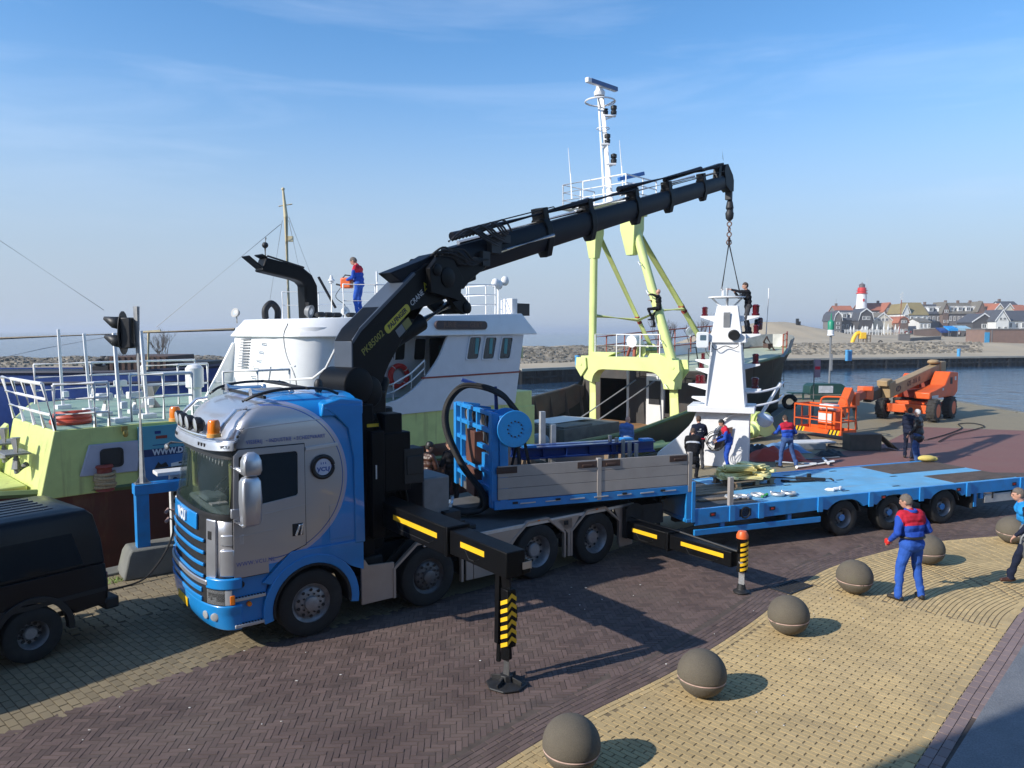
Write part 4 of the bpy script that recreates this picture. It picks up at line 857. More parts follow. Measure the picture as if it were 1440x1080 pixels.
# outriggers
def chevrons(par, c, w, z0, z1, n, m, depth=.004, tilt=.06, mirror=1, yy=(0, -1)):
    mb = MB(); step = (z1-z0)/n
    for k in range(n):
        z = z0+k*step
        mb.add([c+V(*[q*a for q in (yy[1]*0+1, 0, 0)], )+V(0, 0, 0) for a in (0,)], [])
    return mb
def outrigger(tx, n_end, z0, z1, w, jack_top, name='outrigger', n_mid=-1.8, foot='plate', cap=None, diag=False):
    o_ = bpy.data.objects.new(name, None); COL.objects.link(o_); o_.parent = truck; o_.location = (tx, 0, 0)
    mb = MB(); mb.bx((-w/2, n_mid, z0), (w/2, .4, z1)); mb.bx((-w/2-.012, n_mid-.03, z0-.012), (w/2+.012, n_mid+.05, z1+.012)); mb.build('outrigger_box', BLACK, o_, bev=.015)
    q = .035; mb = MB(); mb.bx((-w/2+q, n_end-(.2 if foot == 'plate' else -.12), z0+q), (w/2-q, n_mid, z1-q)); mb.build('outrigger_beam', BLACK, o_, bev=.012)
    zc = (z0+z1)/2+.03
    for a, b, d in ((n_mid+.25, -.25, .004), (n_end+.28, n_mid-.3, .004-q)):
        mb = MB(); mb.bx((-w/2-d, a, zc-.035), (-w/2-d+.005, b, zc+.04)); mb.build('reflective_strip', YEL, o_, smooth=0)
    for a, b, d in ((n_mid+.35, -.35, .002), (n_end+.4, n_mid-.4, .002-q)):
        mb = MB(); mb.tube([V(-w/2-d, a, zc-.09), V(-w/2-d, a+.12, zc-.15), V(-w/2-d, b-.1, zc-.15), V(-w/2-d, b, zc-.03)], .006, 5); mb.build('pipe', DARK, o_)
    mb = MB(); mb.cyl((0, n_end, jack_top-1.2 if jack_top > 1.3 else .38), (0, n_end, jack_top), .075 if foot == 'plate' else .09, n=20); 
    if foot == 'plate': mb.bar((.0, n_end+.16, .5), (0, n_end+.13, jack_top), .09, .1); mb.cyl((0, n_end+.17, .25), (0, n_end+.17, 1.2), .035)
    jk = mb.build('jack_tube', BLACK, o_, bev=.008)
    mb = MB(); mb.cyl((0, n_end, .06), (0, n_end, .55), .058, n=18); mb.build('jack_rod', STEEL if foot != 'plate' else mat('jack_grey', (.22, .22, .22), .3, .8), jk)
    mb = MB()
    if foot == 'plate':
        mb.lathe((0, n_end, 0.0), (0, 0, 1), [(.25, 0), (.27, .02), (.26, .035), (.10, .06), (.085, .14), (.05, .15)], 8)
        for a in range(4): mb.bar((0, n_end, .09), (math.cos(a*math.pi/2+.4)*.22, n_end+math.sin(a*math.pi/2+.4)*.22, .04), .018, .1)
    else: mb.lathe((0, n_end, 0), (0, 0, 1), [(.13, 0), (.14, .03), (.08, .07), (.06, .16)], 20)
    mb.build('foot_pad', DARK, jk, bev=.006)
    if cap: mb = MB(); mb.lathe((0, n_end, jack_top-.02), (0, 0, 1), [(.1, 0), (.1, .06), (.07, .12), (.01, .13)], 18); mb.build('beacon_cap', cap, jk)
    zt, zb = (1.22, .56) if foot == 'plate' else (jack_top-.06, .40)
    mb = MB(); r = .103; n = 6 if foot == 'plate' else 6
    if foot == 'plate':
        mb.bx((-.062, n_end-.11, zb-.04), (.075, n_end+.04, zt+.05)); mb.build('guard_plate', BLACK, jk, bev=.015); mb = MB(); st = (zt-zb)/n
        for k in range(n):
            z = zb+k*st
            for y in (-.114,): mb.add([V(-.062, n_end+y, z), V(.0, n_end+y, z+.06), V(.076, n_end+y, z+.0), V(.076, n_end+y, z+.055), V(0, n_end+y, z+.115), V(-.062, n_end+y, z+.055)], [(0, 1, 4, 5), (1, 2, 3, 4)])
            mb.add([V(-.066, n_end-.11, z), V(-.066, n_end+.035, z-.07), V(-.066, n_end+.035, z-.015), V(-.066, n_end-.11, z+.055)], [(0, 1, 2, 3)])
        mb.build('chevron_marking', YEL, jk, smooth=0)
        mb = MB(); mb.tube([V(.1, n_end, .78), V(.16, n_end, .8), V(.16, n_end, 1.0), V(.1, n_end, 1.02)], .012, 6); mb.build('jack_handle', DARK, jk)
        mb = MB(); mb.box((.0, n_end-.02, jack_top+.1), (.22, .3, .2)); mb.box((.16, n_end-.1, jack_top-.02), (.16, .22, .14)); mb.build('jack_head', BLACK, jk, bev=.03)
        mb = MB(); mb.box((.245, n_end-.1, jack_top+.02), (.01, .2, .1)); mb.box((.16, n_end-.212, jack_top+.03), (.13, .008, .09)); mb.build('warning_label', mat('faded_label', (.55, .40, .28), .6), jk)
    else:
        seg = 14; st = (zt-zb)/6
        for k in range(6):
            z = zb+k*st; vs = []
            for i in range(seg+1): a = math.pi+R_(20)+i/seg*math.pi*1.1; vs += [V(math.cos(a)*r, n_end+math.sin(a)*r, z+.09*i/seg), V(math.cos(a)*r, n_end+math.sin(a)*r, z+.05+.09*i/seg)]
            mb.add(vs, [(2*i, 2*i+2, 2*i+3, 2*i+1) for i in range(seg)])
        mb.build('stripe_marking', YEL, jk, smooth=60)
    return o_
outrigger(1.41, -2.94, 1.42, 1.82, .36, 1.55)
og2 = outrigger(6.63, -2.68, .40, .74, .34, .98, foot='round', cap=mat('orange_cap', (.75, .13, .03), .4), n_mid=-1.15)
mb = MB(); mb.tube([V(-.1, 0, .82), V(-.1, -1.4, .80), V(-.05, -2.62, .72)], .02, 6); mb.bx((-.2, -.12, .4), (.25, .2, 1.0)); mb.build('hose', DARK, og2)
# ------------------------------------------------------------------ low-loader trailer
trl = framed('low_loader_trailer', 'long blue low-loader trailer with raised front bed, grey drop sides and three axles', 'trailer', TL)
snz = lambda a, b, d: V(a, d, b)
# raised front bed
mb = MB(); mb.bx((-.02, .02, 1.28), (4.1, 2.53, 1.42)); mb.build('front_bed', DECKGREY, trl)
mb = MB(); mb.plate([(-.05, 1.27), (4.0, 1.27), (4.0, .68), (4.14, .68), (4.14, 1.43), (-.05, 1.43)], [], snz, -.04, .02); nr = mb.build('near_side_rail', TBLUE, trl, bev=.008)
mb = MB(); mb.bx((4.0, -.05, .68), (4.16, 2.58, .75)); mb.bx((4.02, .02, .75), (4.12, 2.53, 1.42)); mb.bx((4.0, -.05, .68), (4.15, .08, 2.06)) if False else None; mb.build('step_wall', TBLUE, trl, bev=.008)
mb = MB(); mb.bx((4.12, -.06, .67), (4.20, .03, 1.5)); mb.build('step_post', TBLUE, trl, bev=.006)
mb = MB(); mb.plate([(-.05, 1.27), (4.14, 1.27), (4.14, 1.43), (-.05, 1.43)], [], snz, 2.53, 2.59); mb.build('far_side_rail', TBLUE, trl, bev=.008)
for k in range(7):
    mb = MB(); mb.bar((.45+.5*k, -.046, 1.36), (.75+.5*k, -.046, 1.365), .012, .02); mb.build('rope_rail', ALU, trl)
for s in (.35, 1.2, 2.6, 3.45):
    mb = MB(); mb.bx((s-.05, -.055, 1.36), (s+.05, -.04, 1.40)); mb.build('side_hinge', DARK, trl, bev=.003)
for a, b in ((.02, 2.02), (2.10, 4.02)):
    mb = MB(); mb.bx((a, -.012, 1.45), (b, .0, 2.07)); sb_ = mb.build('drop_side', DARK, trl)
    for z0, z1 in ((1.45, 1.652), (1.658, 1.858), (1.864, 2.07)): mb = MB(); mb.bx((a, -.035, z0), (b, -.012, z1)); mb.build('board', BOARD, sb_, bev=.004)
    for s in (a+.2, b-.22) if a > 1 else (a+.17, b-.22):
        mb = MB(); mb.bx((s-.2, -.042, 1.93), (s+.2, -.036, 2.05)); mb.box((s, -.05, 1.98), (.2, .02, .035)); mb.build('side_latch', RUSTBROWN, sb_, bev=.003)
for s in (2.06, 4.08):
    mb = MB(); mb.bx((s-.045, -.045, 1.30), (s+.045, .03, 2.10)); mb.build('side_post', BOARD, trl, bev=.006)
for a, b in ((.02, 2.02), (2.10, 4.02)):
    mb = MB(); mb.bx((a, 2.50, 1.45), (b, 2.54, 2.02)); mb.build('drop_side', BOARD, trl, bev=.004)
for s, h in ((1.9, 2.75), (2.15, 2.45), (4.0, 2.1)):
    mb = MB(); mb.bx((s-.06, 2.36, 1.42), (s+.06, 2.46, h)); mb.build('stake', ALU, trl, bev=.004)
for k in range(5): mb = MB(); mb.bx((3.0+.09*k, 1.35-.12*k, 1.42), (3.06+.09*k, 1.42-.12*k, 2.3-.03*k)); mb.build('stake', BOARD, trl, bev=.004)
# headboard frame
hb_ = bpy.data.objects.new('headboard', None); COL.objects.link(hb_); hb_.parent = trl
def hbar(p, q, w, h, m=TBLUE, nm='frame_bar'): mb = MB(); mb.bar(p, q, w, h); return mb.build(nm, m, hb_, bev=.006)
for n in (.08, 2.42): hbar((-.02, n, 1.3), (-.02, n, 3.02), .16, .14)
mb = MB(); mb.bx((.06, -.03, 1.3), (.22, .17, 2.98)); mb.build('frame_post', TBLUE, hb_, bev=.008)
for n in (1.55, 2.05): hbar((-.02, n, 1.3), (-.02, n, 3.02), .07, .09)
hbar((-.02, 1.0, 2.2), (-.02, 1.0, 3.02), .06, .08)
for z in (3.0, 2.68, 2.34, 1.9): hbar((-.02, .1, z), (-.02, 2.4, z), .09, .08)
hbar((-.02, .1, 1.6), (-.02, 2.4, 1.6), .08, .08)
for n in (.5, 1.2, 1.9): hbar((-.06, n, 3.05), (.3, n, 3.0), .05, .05)
mb = MB(); mb.bx((.0, .18, 1.42), (.05, .85, 2.2)); mb.build('infill_plate', TBLUE, hb_)
for z0, z1 in ((1.95, 2.58), (1.32, 1.85)):
    mb = MB(); mb.bx((-.12, .95, z0), (.12, 1.5, z1)); mb.build('weight_block', mat('brown_block', (.12, .045, .028), .7, var=.25, vs=4, dirt=(.05, .03, .025), dirt_amt=.5), hb_, bev=.01)
mb = MB()
for k in range(16):
    n = .45+k*.1; mb.tube(catmull([(.1, n, 3.02), (.02, n+.05, 2.85), (.05, n-.08, 2.55), (.1, n+.1, 2.3)], 4), .017, 6, m=k % 3 // 2)
mb.build('frame_hoses', [RUBBER, GREYPAINT], hb_)
# hose reel
mb = MB(); mb.lathe((.35, -.2, 2.72), (0, 1, 0), [(.02, 0), (.33, 0), (.34, .012), (.33, .03), (.15, .035), (.15, .5), (.33, .5), (.34, .52), (.33, .54), (.02, .54)], 40)
reel = mb.build('hose_reel', TBLUE, trl, bev=.004); reel.location = (-.02, .12, .02)
mb = MB()
for k in range(12):
    a = 2*math.pi*k/12; r = .14; mb.cyl((.35+math.cos(a)*r, -.205, 2.72+math.sin(a)*r), (.35+math.cos(a)*r, -.19, 2.72+math.sin(a)*r), .016, n=8)
rb = mb.build('reel_holes', DARK, reel)
mb = MB(); mb.bar((.55, .2, 1.42), (.50, .22, 2.5), .05, .05); mb.bar((.85, .2, 1.42), (.62, .22, 2.5), .05, .05); mb.bar((.35, .5, 1.42), (.55, .4, 2.4), .05, .05); mb.build('reel_stand', DARK, trl)
# arched hose bundle over the headboard
mb = MB(); arm = [(.30, .85, 3.0), (.28, .85, 3.36), (-.0, .98, 3.48), (-.32, 1.1, 3.58)]
mb.bar(arm[1], arm[3], .1, .07); mb.bar(arm[0], arm[1], .06, .06); mb.bar((.28, .85, 3.45), (.30, .85, 1.9), .05, .05); mb.build('hose_arm', NAVY, trl, bev=.01)
for k in range(6):
    dx, dz = .035*(k % 3)-.035, .04*(k//3); mb = MB()
    mb.tube(catmull([(.62+dx, .45+.05*k, 2.95), (.40+dx, .65+.03*k, 3.25+dz), (.05+dx, .9, 3.42+dz), (-.32+dx, 1.08, 3.42+dz), (-.56+dx, 1.2+.03*k, 3.08), (-.60+dx, 1.1+.03*k, 2.6), (-.40+dx, .72+.04*k, 1.98), (-.12+dx, .40+.05*k, 1.52), (-.08+dx*2, .30+.07*k, 1.24), (-.35, .42+.06*k, 1.14), (-.75, .62+.05*k, 1.14+.02*k)], 8), .033, 8)
    mb.build('hydraulic_hose', RUBBER, trl)
cpl = MB()
for k in range(22): cpl.cyl((-1.0+random.uniform(-.2, .3), .7+random.uniform(-.3, .25), 1.12+random.uniform(0, .3)), (-.9+random.uniform(-.25, .3), .75+random.uniform(-.3, .2), 1.15+random.uniform(0, .3)), random.uniform(.02, .04), n=8, m=k % 7 // 6)
cpl.build('hose_couplings', [STEEL, BRIGHTRED], trl)['kind'] = 'stuff'
# low deck
deckpoly = [(4.14, .02), (13.62, .02), (13.62, 2.53), (4.14, 2.53)]
mb = MB(); mb.bx((5.9, .03, .80), (13.55, 2.52, .925)); mb.build('deck', DECKBLUE, trl)
mb = MB(); mb.bx((4.15, .03, .80), (5.9, 2.52, .920)); mb.build('front_deck', mat('deck_dark', (.06, .062, .065), .75, var=.3, vs=3, dirt=(.2, .17, .14), dirt_amt=.5), trl)
for k, (n, w, s1) in enumerate(((1.2, .19, 6.3), (1.42, .19, 6.35), (1.64, .19, 6.3), (1.0, .17, 5.9), (.5, .15, 5.5))):
    mb = MB(); mb.bx((4.3+.1*k, n, .925), (s1, n+w, .955)); mb.build('plank', WOOD, trl, bev=.004)
for a, b in (((11.0, 1.42), (13.5, 2.46)), ((11.5, .10), (13.52, .95))):
    mb = MB(); mb.bx((a[0], a[1], .925), (b[0], b[1], .935)); rp_ = mb.build('ramp_plate', mat('ramp_brown', (.085, .065, .05), .85, var=.3, vs=4, bump=.4, bs=40, dirt=(.15, .12, .1), dirt_amt=.4), trl)
    mb = MB()
    for k in range(int((b[0]-a[0])/.16)): mb.bx((a[0]+.06+.16*k, a[1]+.03, .935), (a[0]+.075+.16*k, b[1]-.03, .939))
    mb.build('grip_ribs', RUSTBROWN, rp_, smooth=0)
for s, n in ((6.9, .25), (6.9, 2.2), (8.4, .3), (8.4, 2.2), (9.9, .3), (9.9, 2.25), (9.2, 1.3), (10.8, 1.2), (7.6, 1.25)):
    mb = MB(); mb.bx((s-.1, n-.035, .925), (s+.1, n+.035, .929)); mb.build('lashing_pocket', DARK, trl)
for n0, n1 in ((-.05, .02), (2.53, 2.60)):
    # side rail with cut-outs above the wheels
    up = [(4.2, .935), (13.64, .935)]
    lo = [(13.64, .66)]
    for c in (11.08, 9.46, 8.08):
        lo += [(c+.60, .66)]+[(c+.58*math.cos(R_(a)), .44+.40*math.sin(R_(a))) for a in range(30, 151, 15)]+[(c-.60, .66)]
    lo += [(4.2, .60)]
    mb = MB(); mb.plate(up[::-1]+lo[::-1] if False else [(4.2, .935), (13.64, .935)]+lo, [], snz, n0, n1); mb.build('side_rail', TBLUE, trl, bev=.006)
for s in (5.08, 5.8, 7.35, 8.77, 10.27, 11.75, 13.55):
    mb = MB(); mb.bx((s-.065, -.085, .62), (s+.065, -.051, .95)); mb.build('stake_pocket', TBLUE, trl, bev=.006)
mb = MB(); mb.bx((5.03, -.04, .935), (5.13, .04, 1.52)); mb.build('stake', BOARD, trl, bev=.005)
mb = MB(); mb.bx((3.98, -.05, 1.43), (4.1, -.0, 2.0)) if False else mb.bx((4.02, .0, .94), (4.1, .06, 1.1)); mb.build('corner_bracket', TBLUE, trl)
for s in (4.62, 6.1, 9.15, 11.45, 13.3):
    mb = MB(); mb.bx((s-.07, -.062, .76), (s+.07, -.05, .84)); sm_ = mb.build('marker_socket', DARK, trl, bev=.003)
    mb = MB(); mb.bx((s-.03, -.068, .785), (s+.03, -.062, .815)); mb.build('marker_lens', mat('red_lens', (.5, .02, .015), .2, coat=.5), sm_)
mb = MB(); mb.torus((5.42, -.05, .77), (0, 1, 0), .11, .02, 18, 6); mb.box((5.42, -.045, .77), (.3, .01, .16)); mb.build('spare_bracket', DARK, trl)
mb = MB(); mb.bar((4.2, -.02, .45), (7.4, -.02, .45), .05, .12); gb = mb.build('side_guard', TBLUE, trl, bev=.008)
for s in (4.9, 6.6): mb = MB(); mb.bx((s-.05, .0, .46), (s+.05, .06, .62)); mb.build('guard_bracket', TBLUE, gb)
for s in (8.08, 9.46, 11.08):
    wheel(trl, s, .02, R=.40, rim=.225, w=.3, hub='drive', m_rim=GREYPAINT if False else RIM, center=BLUE)
    mb = MB(); mb.lathe((0, 0, 0), (0, 1, 0), [(.2, 0), (.385, -.01), (.4, .04), (.4, .26), (.2, .3)], 24); o = mb.build('far_wheel', RUBBER, trl); o.location = (s, 2.2, .4)
    mb = MB(); mb.cyl((s, .3, .4), (s, 2.2, .4), .07); mb.build('axle', DARK, trl)
    mb = MB(); mb.plate(archpts((s, .40), .47, .49, 15, 165), [], snz, .0, .36); mb.build('wheel_box', DARK, trl)
mb = MB()
for n in (.75, 1.75): mb.bx((4.2, n-.08, .5), (13.4, n+.08, .80))
mb.build('chassis', DARK, trl)
mb = MB(); mb.bx((.3, .7, 1.0), (4.0, 1.8, 1.27)); mb.box((3.4, .5, .85), (.5, .5, .4)); mb.cyl((3.6, .35, .25), (3.6, .35, 1.2), .07); mb.cyl((3.0, .25, .9), (3.0, .8, .9), .2); mb.build('gooseneck_frame', DARK, trl)
mb = MB(); mb.bx((11.95, -.02, .3), (12.02, .5, .66)); mb.build('mud_flap', RUBBER, trl)
mb = MB(); mb.bx((11.98, -.04, .34), (12.06, .02, .66)); mb.bx((12.2, -.03, .52), (12.3, .03, .66)); mb.build('rear_bracket', TBLUE, trl)
mb = MB(); mb.bx((12.35, -.03, .40), (13.45, .02, .60)); mb.build('rear_plate', ALU, trl, bev=.006)
for s in (12.6, 13.25): mb = MB(); mb.bx((s-.02, -.045, .5), (s+.02, -.03, .66)); mb.build('plate_strap', DARK, trl)
mb = MB(); mb.bx((13.55, -.04, .42), (13.7, 2.59, .66)); mb.build('rear_beam', TBLUE, trl, bev=.01)
# loads on the trailer
def tlp(s, n, z=.93): return TL.w(s, n, z)
BLK = TL.ang
def beamload(s0, s1, n, z, label):
    t = thing('steel_beam', label, 'beam', tlp(s0, n, z), BLK, 'blue beams stowed in the front bed')
    L = s1-s0; mb = MB(); mb.bx((0, -.09, 0), (L, .09, .04)); mb.bx((0, -.09, .20), (L, .09, .24)); mb.bx((0, -.02, .04), (L, .02, .20)); mb.build('profile', NAVY, t, bev=.006)
    for k in (.06, .94): mb = MB(); mb.box((L*k, 0, .26), (.25, .2, .05)); mb.build('end_plate', TBLUE, t, bev=.005)
    for k in range(5): mb = MB(); mb.bx((L*(.15+.17*k), -.088, .04), (L*(.15+.17*k)+.012, .088, .2)); mb.build('web_stiffener', NAVY, t)
    return t
beamload(1.0, 3.9, 1.95, 1.86, 'navy blue steel beam lying furthest back in the trailer front bed')
beamload(.95, 4.0, 1.25, 1.93, 'navy blue steel beam lying nearest behind the grey drop side')
mb = MB()
for s in (1.4, 3.5): mb.bx((s-.08, .9, 1.42), (s+.08, 2.4, 1.92 if False else 1.86))
tag(mb.build('dunnage', WOOD), 'rough timber bearers under the blue beams in the front bed', 'timber', kind='stuff'); o = bpy.data.objects['dunnage']; o.location = (TL.o[0], TL.o[1], 0); o.rotation_euler = (0, 0, BLK)
pal = thing('pallet', 'weathered wooden pallet under the pile of yellow slings on the trailer', 'pallet', tlp(6.68, 1.65, .955), BLK+.1)
for k in range(5): mb = MB(); mb.bx((-.6, -.4+.17*k, .12), (.6, -.28+.17*k, .142)); mb.build('top_board', WOOD, pal, bev=.003)
for x in (-.55, 0, .45):
    for y in (-.38, 0, .32): mb = MB(); mb.bx((x, y, .02), (x+.12, y+.1, .12)); mb.build('block', WOOD, pal, bev=.003)
for y in (-.4, -.03, .3): mb = MB(); mb.bx((-.6, y, 0), (.6, y+.12, .02)); mb.build('bottom_board', WOOD, pal)
def slingpile(s, n, z, rz, sc, label):
    t = thing('lifting_sling', label, 'sling', tlp(s, n, z), rz, 'yellow lifting slings piled on the pallet')
    rn_ = random.Random(int(s*100))
    for k in range(7):
        mb = MB(); L2 = (.95-.05*k)*sc; w2 = .27; y0 = rn_.uniform(-.24, .20); q = rn_.uniform(-.35, .35); z0 = .028+.036*k; c_, s_ = math.cos(q), math.sin(q)
        path = [(-L2/2, 0, 0), (-L2/4, 0, .012), (0, .02, .0), (L2/4, 0, .014), (L2/2, 0, 0), (L2/2+.04, 0, .02), (L2/2, .01, .04), (0, .03, .036), (-L2/2+.05, .0, .04)]
        P2 = catmull([(x*c_-(y+y0)*s_, x*s_+(y+y0)*c_, z0+z_) for x, y, z_ in path], 4); rg = []
        for p in P2: rg.append([p+V(-s_*w_, c_*w_, dz) for w_, dz in ((-w2/2, -.011), (w2/2, -.011), (w2/2, .011), (-w2/2, .011))])
        mb.loft(rg); mb.build('webbing', [SLING, mat('sling_edge', (.62, .50, .16), .8, var=.2)][k % 2], t, smooth=50)
    for k in range(2):
        x = (.42-.84*k)*sc; mb = MB(); mb.tube(catmull([(x-.1, -.25, .14), (x+.16, -.34, .08), (x+.3, -.2, .04), (x+.16, -.08, .06), (x-.1, -.12, .15)], 5), .04, 6); mb.build('eye', SLING, t, smooth=60)
    return t
slingpile(6.45, 1.62, 1.1, .3, 1.0, 'yellow lifting sling coiled on the left half of the wooden pallet')
slingpile(6.95, 1.72, 1.1, 2.6, .92, 'pale yellow lifting sling coiled on the right half of the wooden pallet')
def shackle(s, n, rz, label, pin=STEEL, lean=.0):
    t = thing('shackle', label, 'shackle', tlp(s, n, .925), rz, 'bow shackles laid out along the deck edge')
    mb = MB(); mb.tube(catmull([(-.07, 0, .035), (-.12, .1, .035), (-.09, .21, .04), (0, .25, .045), (.09, .21, .04), (.12, .1, .035), (.07, 0, .035)], 5), .032, 8); mb.build('bow', ALU, t)
    mb = MB(); mb.cyl((-.13, -.02, .04), (.13, -.02, .04), .025, n=10); mb.sph((.14, -.02, .04), .035, 8, 6); mb.build('pin', pin, t)
GREENPIN = mat('green_pin', (.03, .28, .06), .4)
for k, (s, n, rz, m_, lb_) in enumerate(((5.55, .42, .2, STEEL, 'leftmost steel bow shackle beside the wooden stake'), (5.85, .45, .9, STEEL, 'steel shackle second from the wooden stake, turned sideways'), (6.25, .42, .5, GREENPIN, 'steel shackle with a green pin in the middle of the row'),
        (6.72, .52, 2.4, STEEL, 'steel shackle just right of the green-pinned one'), (7.02, .52, 2.5, STEEL, 'rightmost steel shackle of the row on the deck edge'))): shackle(s, n, rz+BLK, lb_, m_)
t = thing('ratchet_bar', 'black load binder bar with dangling strap on the blue deck', 'load binder', tlp(8.1, 1.7, .93), BLK-.42)
mb = MB(); mb.bar((-1.0, .25, .03), (.1, 0, .04), .03, .03); mb.build('long_bar', DARK, t)
mb = MB(); mb.bar((.1, 0, .05), (.75, -.16, .05), .09, .07); mb.tube([(.7, -.15, .06), (.86, -.2, .08), (.9, -.28, .05)], .025, 6); mb.box((.4, -.05, .12), (.1, .06, .1)); mb.build('ratchet', PLAST, t, bev=.01)
mb = MB(); mb.tube(catmull([(.5, -.15, .03), (.2, -.24, .025), (-.05, -.3, .02), (-.3, -.25, .03), (-.2, -.33, .02)], 6), .028, 6); mb.build('strap', RUBBER, t)
for k in range(3):
    mb = MB(); mb.lathe((0, 0, .035), (1, .25*(k-1), 0), [(.015, -.02), (.02, 0), (.042, .04), (.042, .16), (.02, .19)], 12)
    o = tag(mb.build('bottle', WHITE), ['white plastic bottle lying nearest the trailer edge', 'white plastic bottle lying in the middle of three on the blue deck', 'white plastic bottle lying furthest right of three on the deck'][k], 'bottle', 'white bottles lying on the trailer deck'); o.location = tlp(7.95+.17*k, .42-.03*k, .93); o.rotation_euler = (0, 0, .4*k)
mb = MB(); mb.sph((0, 0, .09), (.26, .13, .09), 12, 7); mb.sph((.2, .03, .07), (.14, .11, .07), 10, 6); o = tag(mb.build('sack', mat('yellow_sack', (.68, .52, .14), .8, bump=.3)), 'small yellow sack lying on the brown ramp plate at the rear', 'sack'); o.location = tlp(13.3, 2.4, .94); o.rotation_euler = (0, 0, .1)
# ------------------------------------------------------------------ fishing ship along the quay (local frame: x to the bow, y away from the quay)
ship = framed('fishing_ship', 'lime green and white trawler moored along the quay behind the crane truck', 'ship', SH)
def SN(u, v, n, F=SH):
    d = ray(u, v); dn = -d[0]*F.s+d[1]*F.c; on = F.o[0]*F.s-F.o[1]*F.c; k = (n-on)/dn
    return F.loc((d[0]*k, d[1]*k, CAM_H+d[2]*k))
def ST(u, v, t, F=SH):
    d = ray(u, v); dt = d[0]*F.c+d[1]*F.s; ot = -(F.o[0]*F.c+F.o[1]*F.s); k = (t-ot)/dt
    return F.loc((d[0]*k, d[1]*k, CAM_H+d[2]*k))
def SL(u, v, Y): return SH.loc(PY(u, v, Y))
def itp(T, x):
    if x <= T[0][0]: return T[0][1]
    for a, b in zip(T[:-1], T[1:]):
        if a[0] <= x <= b[0]: return a[1]+(b[1]-a[1])*(x-a[0])/(b[0]-a[0])
    return T[-1][1]
HB = [(-1.6, 2.2), (-.6, 3.0), (.6, 3.45), (3, 3.5), (22, 3.5), (26, 3.35), (30, 3.1), (33, 2.75), (35.5, 2.1), (37.3, 1.3), (38.3, .6), (38.7, .03)]
HWL = [(-1.6, 1.2), (0, 2.6), (3, 3.3), (20, 3.3), (26, 2.6), (29, 1.6), (32, .7), (34.5, .1), (38.7, .02)]
ZG = [(-1.6, 1.55), (2, 1.42), (8, 1.1), (13.4, .75), (19, .82), (23.35, 1.33), (24.5, 1.6), (24.9, 2.75), (28, 2.95), (33, 3.25), (38.6, 3.6)]
CN = 3.5
def hullsec(t):
    zg, h, hw = itp(ZG, t), itp(HB, t), itp(HWL, t); far = .45*sm(12, 15, t)*(1-sm(24, 25, t))
    return [V(t, CN-h, zg), V(t, CN-h*.75-hw*.25, max(zg-.9, .2)), V(t, CN-hw, -.6), V(t, CN-hw*.6, -2.6), V(t, CN+hw*.6, -2.6), V(t, CN+hw, -.6), V(t, CN+h*.75+hw*.25, max(zg-.9, .2)), V(t, CN+h, zg+far)]
for nm, m_, a, b in (('hull', HULLRED, -1.6, 13.4), ('fore_hull', HULLDARK, 13.4, 38.6)):
    mb = MB(); N_ = 40; mb.loft([hullsec(a+(b-a)*k/N_) for k in range(N_+1)], closed=False, caps=False)
    if a < 0: mb.add(hullsec(a), [tuple(range(8))])
    mb.build(nm, m_, ship, smooth=50)
def gun(t, off, dz=0, far=False):
    s = hullsec(t); p = s[-1] if far else s[0]; return p+V(0, off if not far else -off, dz)
for far in (False, True):
    mb = MB(); ts = [-1.6+40.1*k/80 for k in range(81)]
    mb.tube([gun(t, .02, 0, far) for t in ts], .075, 6); mb.build('rubbing_strake', mat('strake_green', (.10, .15, .05), .5, var=.2) if not far else BULWIN, ship)
    mb = MB()
    ts = [13.4+11.1*k/24 for k in range(25)]
    mb.add([gun(t, .10, -.02, far) for t in ts]+[V(t, gun(t, .10, 0, far).y, .3) for t in ts], [(k, k+1, 26+k, 25+k) for k in range(24)]); mb.build('bulwark', BULWIN, ship)
    for k in range(11):
        t = 13.7+k*1.05; g = gun(t, .1, -.04, far); q = -1 if far else 1
        mb = MB(); mb.add([g, V(t, g.y, .3), V(t, g.y+q*.28, .3), g+V(.05, 0, 0), V(t+.05, g.y, .3), V(t+.05, g.y+q*.28, .3)], [(0, 1, 2), (5, 4, 3), (0, 3, 4, 1), (1, 4, 5, 2), (2, 5, 3, 0)]); mb.build('bulwark_stay', BULWIN, ship, smooth=0)
mb = MB(); ts = [13.3+11.6*k/16 for k in range(17)]; mb.add([V(t, CN-itp(HB, t)+.08, .3) for t in ts]+[V(t, CN+itp(HB, t)-.08, .3) for t in ts], [(k, k+1, 18+k, 17+k) for k in range(16)]); mb.build('working_deck', RUSTDECK, ship)
mb = MB(); ts = [-1.55+15*k/20 for k in range(21)]; mb.add([V(t, CN-itp(HB, t)+.02, itp(ZG, t)-.03) for t in ts]+[V(t, CN+itp(HB, t)-.02, itp(ZG, t)-.03) for t in ts], [(k, k+1, 22+k, 21+k) for k in range(20)]); mb.build('side_deck', REDOX, ship)
